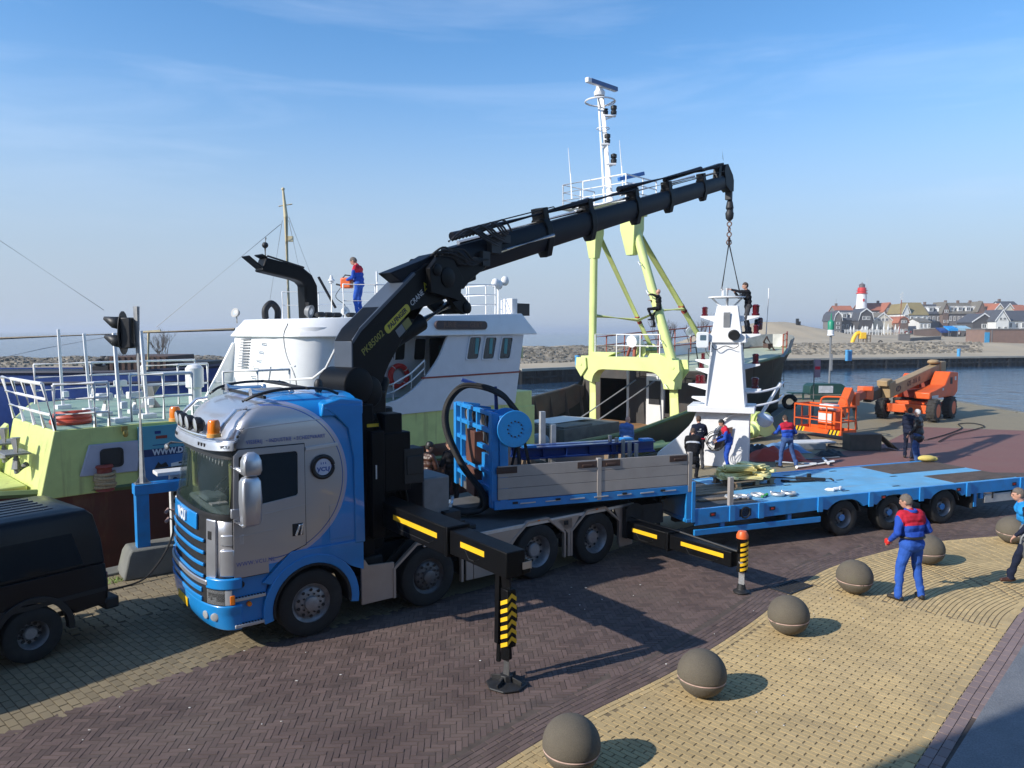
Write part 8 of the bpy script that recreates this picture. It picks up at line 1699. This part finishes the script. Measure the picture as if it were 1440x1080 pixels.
for k, (u0, v0, u1, v1, r, lab) in enumerate(((1120, 659, 1172, 651, .05, 'white plastic pipe lying nearest the trailer'), (1090, 652, 1148, 655, .055, 'short white pipe lying behind the worker feet'), (1130, 647, 1180, 644, .03, 'thin grey pipe lying behind the white pipes'))):
    a, b = G(u0, v0), G(u1, v1); t = tag(MB().tube([V(0, 0, r), (b-a)+V(0, 0, r)], r, 10).build('pipe', WHITE if k < 2 else GALV), lab, 'pipe', 'pipes lying on the quay'); t.location = a
put('pipe_tee', 'small white pipe piece lying across the nearest white pipe', 'pipe', G(1161, 653), lambda b: b.tube([V(-.06, -.35, .1), V(.06, .35, .14)], .05, 10), m=WHITE)
a = G(1212, 632); t = thing('ramp_block', 'dark folded steel plate box standing open beyond the trailer', 'plate', a, .1); mb = MB(); mb.bx((-.65, -.3, 0), (.6, .25, .62)); mb.build('box', mat('drab_steel', (.075, .065, .05), .7, var=.3), t, bev=.01); mb = MB(); mb.add([V(.6, -.3, .6), V(1.25, -.35, .05), V(1.25, .3, .05), V(.6, .25, .6), V(.6, -.3, .57), V(1.25, -.35, .02), V(1.25, .3, .02), V(.6, .25, .57)], [(0, 1, 2, 3), (7, 6, 5, 4), (0, 4, 5, 1), (1, 5, 6, 2), (2, 6, 7, 3), (3, 7, 4, 0)]); mb.build('flap', MT['drab_steel'], t)
put('hoop', 'thin black hoop lying on the paving left of the steel plate box', 'hoop', G(1186, 628), lambda b: b.torus((0, 0, .03), (0, 0, 1), .55, .03, 30, 6), m=RUBBER)
t = thing('loose_hose', 'thin dark hose snaking over the apron beside the boom lift', 'hose', (0, 0, 0)); mb = MB(); mb.tube([p+V(0, 0, .03) for p in catmull([G(*q) for q in ((1300, 620), (1330, 612), (1352, 603), (1348, 597), (1368, 596), (1384, 600), (1370, 605), (1340, 612), (1320, 622))], 6)], .025, 5); mb.build('hose', RUBBER, t)
# ------------------------------------------------------------------ blue ship moored beyond
BSF = Frame((-52, 40), 4.0)
bs = framed('blue_ship', 'long dark blue barge with brown hatch and cream mast behind the lime ship', 'ship', BSF)
mb = MB(); L_ = 38
def bsec(x):
    h = 3.2*min(1, max(.05, (L_-x)/7))**.5; zt_ = 2.15+.7*max(0, (x-28)/10)**2+.3*max(0, (6-x)/6)
    return [V(x, 3.5-h, zt_), V(x, 3.5-h, 1.55), V(x, 3.5-h*.97, -.5), V(x, 3.5-h*.7, -2.4), V(x, 3.5+h*.7, -2.4), V(x, 3.5+h*.97, -.5), V(x, 3.5+h, 1.55), V(x, 3.5+h, zt_)]
mb.loft([bsec(x) for x in [L_*k/30 for k in range(31)]], closed=False, caps=False); mb.build('hull', BLUESHIP, bs)
mb = MB(); mb.tube([bsec(L_*k/30)[0] for k in range(31)], .12, 6); mb.tube([bsec(L_*k/30)[1] for k in range(31)], .1, 6); mb.build('rubbing_strake', mat('strake_navy', (.012, .016, .04), .5), bs)
mb = MB(); mb.add([bsec(L_*k/20)[0]+V(0, 0, -.1) for k in range(21)]+[bsec(L_*k/20)[7]+V(0, 0, -.1) for k in range(21)], [(k, k+1, 22+k, 21+k) for k in range(20)]); mb.build('deck', DARK, bs)
def BSx(u, Y=41): return BSF.loc(PY(u, 500, Y)).x
mb = MB(); mb.bx((BSx(127), 1.2, 2.0), (BSx(212), 5.5, 3.05)); hh = mb.build('hatch_cover', RUSTBROWN, bs, bev=.04)
for k in range(10): x = BSx(127)+(BSx(212)-BSx(127))*(k+.5)/10; mb = MB(); mb.bx((x-.05, 1.14, 2.05), (x+.05, 1.2, 3.0)); mb.build('rib', RUSTBROWN, hh)
for a_, b_ in (((BSx(85), 1.5, 2.0), (BSx(122), 4.5, 2.5)), ((BSx(225), 2, 2.0), (BSx(265), 5, 2.7))): mb = MB(); mb.bx(a_, b_); mb.build('deck_box', DARK, bs, bev=.04)
for k in range(9): mb = MB(); mb.sph((BSx(106)+.22*k, 1.6+.2*(k % 3), 2.7+.15*(k % 2)), (.3, .25, .25), 8, 5); mb.build('net_float', DARK, bs)
pm0, pm1 = BSF.loc(PY(408, 470, 42)), BSF.loc(PY(398, 266, 42)); pmk = BSF.loc(PY(402, 305, 42)); pm0.z = 1.8
mb = MB(); mb.tube([pm0, pmk, pm1], [.16, .12, .06], 12); ms_ = mb.build('mast', CREAM, bs)
mb = MB(); mb.tube([BSF.loc(PY(392, 290, 42)), BSF.loc(PY(411, 287, 42))], .035, 6); mb.sph(pm1, .1, 8, 6); mb.box(BSF.loc(PY(409, 336, 42)), (.25, .2, .3)); mb.tube([BSF.loc(PY(404, 385, 42)), BSF.loc(PY(418, 380, 42)), BSF.loc(PY(418, 375, 42))], .03, 6); mb.build('mast_yard', CREAM, ms_)
e0, e1 = BSF.loc(PY(-30, 477, 41)), BSF.loc(PY(330, 463, 41)); mb = MB(); mb.tube([e0, e1], .085, 10); mb.build('derrick', mat('derrick_tan', (.36, .29, .2), .6), bs)
mb = MB(); mb.tube([BSF.loc(PY(208, 520, 41)), BSF.loc(PY(209, 468, 41))], .07, 8); mb.bar(BSF.loc(PY(196, 467, 41)), BSF.loc(PY(226, 465, 41)), .12, .1); mb.build('derrick_crutch', CREAM, bs)
for q in (((395, 315), (220, 460)), ((-20, 325), (146, 436)), ((397, 310), (372, 470)), ((406, 310), (432, 430)), ((406, 305), (448, 415)), ((-20, 508), (62, 490)), ((62, 490), (150, 474))):
    mb = MB(); mb.tube([BSF.loc(PY(*q[0], 41.5)), BSF.loc(PY(*q[1], 41.5))], .016, 5); mb.build('stay_wire', GREYPAINT, ms_)
rail([bsec(x)[0] for x in (8, 11, 14, 17)], .9, 2, m=mat('blue_rail', (.03, .06, .16), .5), r=.03, par=bs)
# ------------------------------------------------------------------ bare shrubs and trees far off
TW = mat('twig', (.13, .105, .085), .9, var=.2)
def bare_tree(lab, pos, h, n, spread, sd, nm='bare_tree', group=None):
    rn_ = random.Random(sd); t = thing(nm, lab, 'tree', pos, 0, group); tk, tw = MB(), MB()
    def br(p, d, L, r, dep):
        q = p+d*L; (tk if dep < 1 else tw).tube([p, p+d*L*.5+V(rn_.uniform(-1, 1), rn_.uniform(-1, 1), 0)*L*.05, q], [r, r*.8, r*.6], 5 if dep < 1 else 3)
        if dep >= 4: return
        for _ in range(rn_.choice((2, 3, 3))):
            e = (d+V(rn_.uniform(-1, 1), rn_.uniform(-1, 1), rn_.uniform(-.2, .8))*spread).normalized(); br(p+d*L*rn_.uniform(.5, 1), e, L*rn_.uniform(.55, .8), r*.55, dep+1)
    for k in range(n): br(V(rn_.uniform(-.3, .3)*n*.3, rn_.uniform(-.3, .3), 0), V(rn_.uniform(-.3, .3), rn_.uniform(-.3, .3), 1).normalized(), h*.34, h*.014+.01, 0)
    tk.build('trunk', TW, t, smooth=60); tw.build('crown', TW, t, smooth=0)
def onland(u, Y): p = PY(u, 480, Y); return V(p.x, p.y, hgt(p.x, p.y)-.1)
bare_tree('large bare shrub on the breakwater behind the harbour signal pole', onland(226, 96), 5.6, 7, .6, 3)
bare_tree('bare shrub on the breakwater left of the harbour signal', onland(170, 97), 2.2, 5, .7, 13)
for k, (u, h, lb_) in enumerate(((925, 7.5, 'bare tree leftmost of the group seen through the gantry'), (945, 6.5, 'bare tree in the middle of the group behind the forecastle rail'), (972, 6.0, 'bare tree just left of the white mast in the distance'), (985, 8.5, 'bare tree rightmost of the distant group, beside the white mast'))): bare_tree(lb_, onland(u, 135)+V(0, 0, -.4), h, 4, .45, 20+k, group='bare trees beyond the harbour')
# ------------------------------------------------------------------ the old town across the harbour
def hmat(n, c, **k): return mat(n, c, .85, var=.12, vs=.4, **k)
RT_OR = hmat('orange_tiles', (.36, .13, .075), dirt=(.24, .11, .07), dirt_amt=.5, ds=.3); RT_BL = hmat('slate_tiles', (.07, .075, .09)); RT_MO = hmat('mossy_tiles', (.24, .19, .085), dirt=(.16, .13, .07), dirt_amt=.6, ds=.3); RT_GR = hmat('grey_tiles', (.155, .14, .115))
W_BR = hmat('brown_brick_wall', (.17, .12, .095)); W_CR = hmat('cream_wall', (.58, .54, .43)); W_WH = hmat('white_wall', (.66, .66, .63)); W_GY = hmat('grey_wall', (.16, .15, .145)); W_DK = hmat('dark_wall', (.075, .07, .07)); W_OR = hmat('red_brick_wall', (.26, .12, .085))
WINF = mat('house_window_frame', (.72, .72, .70), .5); WING = mat('house_glass', (.05, .06, .07), .15)
WM = None
def hwindow(par, c, w, h, ry=0):
    global WM
    if WM is None:
        a = MB(); a.plate([(-.5, -.5), (.5, -.5), (.5, .5), (-.5, .5)], [[(-.38, -.4), (.38, -.4), (.38, .42), (-.38, .42)]], sxz, -.10, .02); o = a.build('window', WINF); m1 = o.data; bpy.data.objects.remove(o)
        a = MB(); a.bx((-.39, -.03, -.41), (.39, .02, .43)); a.bx((-.03, -.06, -.41), (.03, -.03, .43), 1); o = a.build('pane', [WING, WINF]); m2 = o.data; bpy.data.objects.remove(o); WM = (m1, m2)
    o = bpy.data.objects.new('window', WM[0]); COL.objects.link(o); o.parent = par; o.location = c; o.scale = (w, 1, h); o.rotation_euler = (0, 0, ry)
    p = bpy.data.objects.new('pane', WM[1]); COL.objects.link(p); p.parent = o
def ztop(v, Y): return PY(720, v, Y).z
def house(label, u0, u1, vtop, veave, vbase, Y, wall, roof, kind, depth=8.0, nw=(2, 2), rz=0.0, chim=0, trim=WINF, dormers=0, door=False, gw=1):
    a, b = PY(u0, vbase, Y), PY(u1, vbase, Y); zb = max(a.z, hgt((a.x+b.x)/2, Y+1)-1.5) if False else a.z
    h = thing('house', label, 'house', ((a.x+b.x)/2, Y, zb), rz, 'houses of the town across the harbour'); W = (b.x-a.x); ze = ztop(veave, Y)-zb; zr = ztop(vtop, Y)-zb
    x0, x1 = -W/2, W/2; mb = MB(); fl = -6
    if kind == 'eave':
        mb.plate([(0, fl), (depth, fl), (depth, ze), (depth/2, zr-.1), (0, ze)], [], lambda y, z, d: V(d, y, z), x0, x1); mb.build('wall', wall, h, smooth=0)
        mb = MB(); mb.plate([(-.35, ze-.2), (depth/2, zr+.05), (depth+.35, ze-.2), (depth+.35, ze), (depth/2, zr+.28), (-.35, ze)], [], lambda y, z, d: V(d, y, z), x0-.25, x1+.25); rf = mb.build('roof', roof, h, smooth=0)
    else:
        if kind == 'gable': prof = [(x0, fl), (x1, fl), (x1, ze), (0, zr-.1), (x0, ze)]; top = [(x0-.35, ze-.15), (0, zr+.1), (x1+.35, ze-.15), (x1+.35, ze+.12), (0, zr+.38), (x0-.35, ze+.12)]
        else:
            zm = ze+(zr-ze)*.62; q = W*.30; prof = [(x0, fl), (x1, fl), (x1, ze), (x1-W*.10, zm), (0, zr), (x0+W*.10, zm), (x0, ze)]
            top = [(x0-.3, ze-.1), (x0+W*.09, zm+.1), (0, zr+.05), (x1-W*.09, zm+.1), (x1+.3, ze-.1), (x1+.3, ze+.2), (x1-W*.06, zm+.35), (0, zr+.4), (x0+W*.06, zm+.35), (x0-.3, ze+.2)]
        mb.plate(prof, [], lambda x, z, d: V(x, d, z), 0, depth); mb.build('wall', wall, h, smooth=0)
        mb = MB(); mb.plate(top, [], lambda x, z, d: V(x, d, z), -.1, depth+.2); rf = mb.build('roof', roof, h, smooth=0)
        if trim is not None:
            n_ = len(top)//2; lo = top[:n_]; hi = top[n_:][::-1]
            mb = MB(); mb.plate([(x, z-.05) for x, z in lo]+[(x, z+.06) for x, z in reversed(hi)], [], lambda x, z, d: V(x, d, z), -.2, -.1); mb.build('bargeboard', trim, h, smooth=0)
    for k in range(chim):
        cx = x0+W*(.12+.76*k/max(1, chim-1)) if chim > 1 else x0+W*.2
        mb = MB(); mb.bx((cx-.35, depth*.5-.35 if kind == 'eave' else depth*.3, zr-.6), (cx+.35, depth*.5+.35 if kind == 'eave' else depth*.3+.7, zr+1.1)); mb.build('chimney', W_BR, rf)
    nx, nz_ = nw
    for j in range(nz_):
        for i in range(nx):
            wx = x0+W*(i+.5)/nx; wz = ze*(j+.5)/nz_
            if kind != 'eave' and j == nz_-1 and nz_ > 1 and nx > 1: wx *= .6; wz = ze+(zr-ze)*.22
            hwindow(h, (wx, -.02, wz), min(1.5, W/nx*.5), min(1.6, max(ze, 2)/nz_*.55))
    for k in range(dormers):
        dx = x0+W*(k+.5)/dormers; dz = ze+(zr-ze)*.30; dy = depth/2*.30
        mb = MB(); mb.bx((dx-.9, dy-.7, dz-.3), (dx+.9, dy+2.4, dz+1.3)); mb.bx((dx-1.1, dy-.9, dz+1.3), (dx+1.1, dy+2.6, dz+1.5)); dm = mb.build('dormer', WINF, h, smooth=0); hwindow(h, (dx, dy-.72, dz+.5), 1.4, 1.2)
    if door: mb = MB(); mb.bx((-.7, -.08, 0), (.7, .02, 2.3)); mb.build('door', WINF, h)
    return h
zz = lambda u, v: (1160+u/5.143, 390+v/5.143)
def hz(lab, u0, u1, vt, ve, vb, Y, *a, **k): return house(lab, zz(u0, 0)[0], zz(u1, 0)[0], zz(0, vt)[1], zz(0, ve)[1], zz(0, vb)[1], Y, *a, **k)
hz('small house with a mossy orange roof at the left end of the town', 88, 215, 208, 262, 300, 262, W_GY, RT_OR, 'eave', chim=1, nw=(2, 1))
hz('house with a long bright orange roof just right of the lighthouse', 272, 440, 188, 236, 300, 262, W_GY, RT_OR, 'eave', chim=2, nw=(5, 1))
hz('brown brick gable house adjoining the bright orange roof', 428, 505, 188, 250, 330, 259, W_BR, RT_OR, 'gable', trim=None, nw=(2, 2))
hz('low house with an orange roof between the mansard house and the cream gable', 330, 420, 262, 296, 330, 250, W_OR, RT_OR, 'eave', nw=(2, 1))
hz('grey rounded-gable house at the left waterfront end', 68, 118, 252, 316, 412, 240, W_GY, RT_BL, 'mansard', nw=(1, 3), depth=9)
hz('dark slate house with two white roof windows beside the rounded gable', 112, 240, 242, 308, 412, 243, W_GY, RT_BL, 'eave', nw=(4, 1), dormers=2)
hz('dark grey mansard house with white door and bay on the waterfront', 246, 345, 232, 312, 408, 238, W_DK, RT_BL, 'mansard', nw=(2, 2), door=True)
hz('cream gabled house with white trim on the waterfront', 350, 488, 262, 318, 392, 240, W_CR, RT_GR, 'gable', nw=(3, 2))
hz('small brown brick gable house in front of an orange roof', 535, 602, 290, 330, 400, 236, W_BR, RT_OR, 'mansard', trim=None, nw=(2, 2))
hz('low house with an orange roof left of the brick gable', 488, 540, 288, 342, 390, 240, W_WH, RT_OR, 'eave', nw=(2, 1))
hz('tall white house gable left of the mossy roof', 562, 610, 196, 262, 376, 246, W_WH, RT_MO, 'gable', nw=(1, 3), depth=10)
hz('tall white house with a big mossy yellow-brown roof', 606, 740, 184, 270, 376, 246, W_WH, RT_MO, 'eave', nw=(3, 2), depth=10)
hz('orange-roofed house far behind left of the mossy roof', 490, 575, 200, 240, 300, 268, W_CR, RT_OR, 'eave', nw=(3, 1))
hz('dark-roofed house with two white dormers right of the mossy roof', 735, 872, 198, 262, 338, 256, W_GY, RT_BL, 'eave', dormers=2, nw=(4, 1), chim=1)
hz('grey gabled end house left of the long grey terrace', 850, 900, 184, 262, 338, 254, W_BR, RT_GR, 'gable', trim=None, nw=(2, 2))
hz('long grey-brown terrace with four white dormers', 893, 1130, 186, 262, 334, 254, W_GY, RT_GR, 'eave', dormers=4, nw=(8, 1), chim=3, depth=9)
hz('grey gabled end house right of the long grey terrace', 1108, 1158, 180, 250, 334, 252, W_BR, RT_GR, 'gable', trim=None, nw=(1, 2))
hz('white low house with a pale front under the mossy roof', 680, 765, 300, 322, 380, 236, W_WH, RT_GR, 'eave', nw=(3, 1))
hz('cream house with an orange roof right of the terrace', 1142, 1262, 190, 240, 336, 254, W_CR, RT_OR, 'eave', nw=(3, 1), chim=1)
hz('house with a white rounded gable in front of the dark back roof', 1230, 1292, 196, 238, 310, 248, W_CR, RT_OR, 'gable', nw=(1, 2))
hz('house with a dark back roof at the upper right of the town', 1284, 1410, 176, 222, 300, 258, W_WH, RT_BL, 'eave', nw=(4, 1), chim=1)
hz('second white pointed gable under the dark back roof', 1302, 1362, 196, 236, 300, 247, W_CR, RT_BL, 'gable', nw=(1, 1))
hz('house with an orange roof at the far right picture edge', 1372, 1480, 202, 240, 320, 246, W_CR, RT_OR, 'eave', nw=(2, 1))
hz('red-tiled low house behind the black boathouse', 1150, 1262, 262, 300, 360, 244, W_OR, RT_OR, 'eave', nw=(2, 1))
hz('black boathouse with white trim and an open front', 1068, 1232, 268, 324, 382, 222, W_DK, RT_BL, 'gable', nw=(1, 1))
hz('white gabled house with large windows left of its dark roof wing', 1236, 1328, 242, 316, 382, 218, W_WH, RT_BL, 'gable', nw=(2, 2))
hz('white house wing with a broad dark roof at the right edge', 1318, 1500, 244, 312, 382, 220, W_WH, RT_BL, 'eave', nw=(4, 1))
# brick shed with a blue door
sa, sb3, sc3 = PY(1376.5, 487, 168), PY(1402, 487, 164), PY(1460, 487, 166)
sh2 = thing('brick_shed', 'flat-roofed brown brick shed with a blue door on the far quay', 'shed', (sb3.x, 166, sb3.z), 0)
hS = PY(1400, 463.5, 166).z-sb3.z
mb = MB(); mb.bx((sa.x-sb3.x, 0, -3), (sc3.x-sb3.x, 7, hS)); mb.build('wall', mat('shed_brick', (.21, .135, .105), .85, var=.12, vs=1), sh2)
mb = MB(); mb.bx((sa.x-sb3.x-.15, -.15, hS), (sc3.x-sb3.x, 7.2, hS+.22)); mb.build('roof', W_GY, sh2); mb = MB(); mb.bx((-1.6, -.1, .1), (-.5, -.01, 3.1)); mb.build('door', mat('shed_door_blue', (.05, .28, .50), .5), sh2, bev=.02)
mb = MB(); mb.bx((-.05, -.08, 0), (.12, -.0, hS)); mb.build('downpipe', GREYPAINT, sh2)
# lighthouse
lp_ = PY(1211, 440, 262); lh = thing('lighthouse', 'white lighthouse with a red lantern above the rooftops of the town', 'lighthouse', (lp_.x, 262, lp_.z), 0)
q = lambda v: PY(1211, v, 262).z-lp_.z
mb = MB(); mb.lathe((0, 0, -4), (0, 0, 1), [(2.1, 0), (2.0, 4), (1.75, q(428)+4), (1.55, q(413.2)+4)], 28); mb.build('tower', WHITE, lh)
mb = MB(); mb.lathe((0, 0, q(413.2)), (0, 0, 1), [(1.6, 0), (1.9, .1), (1.9, .35), (1.45, .4), (1.4, q(405)-q(413.2)), (1.2, q(404.5)-q(413.2))], 24); mb.build('gallery', BRIGHTRED, lh)
mb = MB(); mb.torus((0, 0, q(412)+.8), (0, 0, 1), 1.95, .06, 24, 5); mb.build('gallery_rail', BRIGHTRED, lh)
mb = MB(); mb.lathe((0, 0, q(405)), (0, 0, 1), [(1.0, 0), (1.0, 1.0), (1.1, 1.05), (.7, 1.45), (.15, 1.6), (.1, 2.0)], 20); mb.build('lantern', mat('lantern_grey', (.14, .12, .12), .5), lh)
mb = MB(); mb.bx((-.35, -1.9, q(424)), (.15, -1.5, q(420.5))); mb.build('window', BRIGHTRED, lh)
mb = MB(); mb.tube([V(1.8, 0, q(430)), V(1.7, 0, q(391))], [.1, .06], 6); mb.build('pole', WGREY, lh)
def flagpole(lab, u, vt, vb, Y, m, r=.12, nm='flagpole'):
    b = PY(u, vb, Y); t = tag(MB().tube([V(0, 0, 0), V(0, 0, ztop(vt, Y)-b.z)], [r, r*.6], 8).build(nm, m), lab, 'pole'); t.location = b; return t
flagpole('thin dark pole standing left of the town on the dune', 1175, 420, 452, 240, GREYPAINT, .08)
fm = thing('signal_mast', 'rusty red mast with white lamps rising from the town waterfront', 'mast', PY(1264, 474, 226)); mb = MB(); H_ = ztop(422, 226)-ztop(474, 226); mb.tube([V(0, 0, 0), V(.4, 0, H_)], [.14, .12], 8); mb.build('pole', REDOX, fm)
mb = MB(); hh_ = ztop(410, 226)-ztop(474, 226); mb.tube([V(.4, 0, H_), V(.5, 0, hh_)], .05, 6)
for k in range(5): mb.box((.45+.25*(-1)**k, 0, H_+.3+.45*k), (.35, .2, .2))
mb.build('lamp_rack', WGREY, fm)
for u, vt, vb, lab in ((1243, 438, 470, 'white furled parasol standing on the waterfront terrace'), (1440, 436, 464, 'white pole before the houses at the right edge'), (1396, 438, 462, 'pale pole in front of the white gabled house')): flagpole(lab, u, vt, vb, 226, WGREY, .18, 'pole')
# waterfront: low wall, terrace fence, awnings, playground, bollards, people far away
def lowwall(lab, u0, v0, u1, v1, hpx, Y0, Y1, m, th=.5):
    a, b = PY(u0, v0, Y0), PY(u1, v1, Y1); t = thing('sea_wall', lab, 'wall', a); d = b-a; mb = MB(); h = hpx*Y0/FPX; mb.bar(V(0, 0, h/2-1), d+V(0, 0, h/2-1), th, h+2); mb.build('masonry', m, t); mb = MB(); mb.bar(V(0, 0, h+.08), d+V(0, 0, h+.08), th+.2, .16); mb.build('coping', CAPM, t)
lowwall('dark grey promenade wall below the terrace', 1278, 482, 1322, 479, 6, 190, 200, W_GY); lowwall('grey pier head wall at the promenade corner', 1263, 481, 1279, 481, 11, 190, 190, W_GY)
lowwall('sandy ramp wall leading up to the awnings', 1285, 470, 1345, 466, 6, 222, 222, W_BR); lowwall('dark dyke wall beside the parked bicycles', 1320, 495, 1362, 495, 9, 150, 150, W_GY)
t = thing('terrace_fence', 'long white fence in front of the waterfront terrace', 'fence', PY(1188, 470, 228)); mb = MB(); Lf = PY(1270, 470, 228).x-PY(1188, 470, 228).x
for z in (1.1, .6): mb.bx((0, -.05, z), (Lf, .05, z+.25))
mb.build('rail', WGREY, t)
for k in range(20): mb = MB(); mb.bx((Lf*k/19-.08, -.08, -.5), (Lf*k/19+.08, .08, 1.5)); mb.build('post', WGREY, t)
rn = random.Random(4); ORD = 'first second third fourth fifth sixth seventh eighth ninth tenth eleventh twelfth thirteenth fourteenth fifteenth'.split()
for k in range(15): p = PY(1191+5.2*k+rn.uniform(-1, 1), 470, 229.5); t = tag(MB().lathe((0, 0, -.5), (0, 0, 1), [(.06, 0), (.08, 1.4), (.28, 1.7), (.3, 2.4), (.05, 3.6)], 8).build('parasol', WGREY if k % 3 else DARK), '%s furled parasol, %s from the left behind the white terrace fence' % ('white' if k % 3 else 'dark', ORD[k]), 'parasol', 'furled parasols on the terrace'); t.location = p; t.scale = (1, 1, rn.uniform(.75, 1.1))
for u0, u1, v, Y, m, lab in ((1320, 1334, 466, 220, NAVY, 'dark blue awning on the waterfront'), (1331, 1344, 463.5, 219, CYAN, 'bright cyan awning beside the dark blue one'), (1344, 1362, 463, 222, mat('pale_awning', (.30, .48, .58), .6), 'pale blue long awning at the right of the row')):
    a, b = PY(u0, v, Y), PY(u1, v, Y); W_ = b.x-a.x; t = thing('awning', lab, 'awning', a); mb = MB(); mb.loft([[V(x, -1.2, -.4), V(x, -1.2, .3), V(x, 1.8, 1.1), V(x, 1.8, .9)] for x in (0, W_)]); mb.build('canopy', m, t, smooth=0)
    for x in (.1, W_-.1): mb = MB(); mb.bx((x-.06, -1.1, -3), (x+.06, -1.0, 0)); mb.build('post', GREYPAINT, t)
pg = PY(1203, 485, 172); t = thing('playground_slide', 'bright yellow playground slide tower on the beach', 'slide', pg); mb = MB(); mb.tube(catmull([V(-.8, 0, .2), V(-.5, 0, 1.4), V(.2, 0, 2.6), V(1.0, 0, 2.8)], 5), .45, 12); mb.build('tube_slide', YEL, t); mb = MB(); mb.bx((.8, -.7, 1.4), (2.2, .7, 2.9)); mb.build('tower', YEL, t, bev=.1)
mb = MB(); [mb.bx((x, y, -.5), (x+.12, y+.12, 2.2)) for x in (.9, 2.0) for y in (-.6, .5)]; mb.build('legs', WOOD, t)['kind'] = 'stuff'
t = thing('climbing_frame', 'brown wooden climbing frame right of the yellow slide', 'climbing frame', PY(1213, 485, 172))
for x in (0, .9, 1.7): mb = MB(); mb.bx((x, -.1, -.4), (x+.18, .1, 2.3)); mb.build('post', WOOD, t)
for z in (.6, 1.3, 2.1): mb = MB(); mb.bx((0, -.12, z), (1.9, .12, z+.15)); mb.build('beam', WOOD, t)
t = tag(MB().torus((0, 0, .55), (.3, 1, 0), .4, .16, 18, 8).build('tyre_swing', RUBBER), 'black tyre standing on the sand right of the climbing frame', 'tyre'); t.location = PY(1238, 485, 172)
for k, (u, v, Y, lab) in enumerate(((1191, 503, 121, 'blue mooring bollard leftmost of a pair on the pier'), (1195.5, 503, 121.5, 'blue mooring bollard rightmost of a pair on the pier'), (1348, 500.5, 131, 'single blue bollard on the pier near the shed'), (811.5, 513.5, 96, 'blue bollard on the pier seen left of the lime gantry'))):
    p = PY(u, v, Y); t = tag(MB().lathe((0, 0, -.5), (0, 0, 1), [(.28, 0), (.28, 1.5), (.32, 1.55), (.32, 1.75), (.05, 1.8)], 14).build('blue_bollard', mat('bollard_blue', (.07, .30, .55), .5)), lab, 'bollard', 'blue bollards on the far pier'); t.location = p
mb = MB()
for k in range(46): x = rn.uniform(0, 8); mb.box((x, rn.uniform(-1, 1), rn.uniform(.2, 1.3)), (rn.uniform(.2, .7), .3, rn.uniform(.2, .9)), m=rn.randrange(5))
o = tag(mb.build('parked_bicycles', [DARK, WGREY, REDOX, GREYPAINT, NAVY], smooth=0), 'jumble of parked bicycles and bins at the dyke corner', 'bicycles', kind='stuff'); o.location = PY(1357, 494, 158)
mb = MB()
for k in range(150): mb.box((rn.uniform(0, 38), rn.uniform(-2, 2), rn.uniform(.3, 1.2)), (rn.uniform(.3, .6), .4, rn.uniform(.5, 1.4)), m=rn.randrange(6))
o = tag(mb.build('terrace_crowd', [DARK, WGREY, REDOX, GREYPAINT, NAVY, SKIN], smooth=0), 'distant crowd and chairs on the waterfront terrace', 'crowd', kind='stuff'); o.location = PY(1278, 471, 229)
for u, lab in ((1121, 'leftmost dark wooden pile on the dune'), (1123.5, 'rightmost dark wooden pile on the dune')):
    p = PY(u, 462, 207); t = tag(MB().bx((-.35, -.3, -2), (.35, .3, ztop(448 if u < 1122 else 452, 207)-p.z)).build('pile', DARK), lab, 'pile', 'piles on the dune'); t.location = p
# ------------------------------------------------------------------ the building the picture was taken from: only its shadow shows
bd_ = thing('brick_building', 'tall brick building behind the viewpoint whose shadow falls on the pavement', 'building', (0, 0, 0)); mb = MB(); a_, b__ = V(-9.2, .80, 0), V(14, -4.2, 0)
dv = (b__-a_).normalized(); nv = V(dv.y, -dv.x, 0)
mb.loft([[a_+V(0, 0, z), b__+V(0, 0, z), b__+nv*11+V(0, 0, z), a_+nv*11+V(0, 0, z)] for z in (0, 11)]); mb.build('wall', W_BR, bd_, smooth=0)
mb = MB(); mb.loft([[a_+nv*i*1+dv*i+V(0, 0, z), b__+nv*i-dv*i+V(0, 0, z), b__+nv*(11-i)-dv*i+V(0, 0, z), a_+nv*(11-i)+dv*i+V(0, 0, z)] for z, i in ((11, 0), (14, 3.5))]); mb.build('roof', RT_OR, bd_, smooth=0)
# ------------------------------------------------------------------ thin sea haze
hz_ = MB(); hz_.bx((-9500, -450, -7.5), (9500, 14500, 27.0)); ho_ = hz_.build('haze', [], smooth=0); ho_.display_type = 'WIRE'
HM = bpy.data.materials.new('haze'); HM.use_nodes = True; n_ = HM.node_tree; n_.nodes.clear(); out_ = n_.nodes.new('ShaderNodeOutputMaterial'); vp = n_.nodes.new('ShaderNodeVolumePrincipled')
vp.inputs['Color'].default_value = (.86, .92, 1, 1); vp.inputs['Density'].default_value = .00045; vp.inputs['Anisotropy'].default_value = .2; n_.links.new(vp.outputs[0], out_.inputs['Volume'])
ho_.data.materials.append(HM); tag(ho_, kind='stuff')
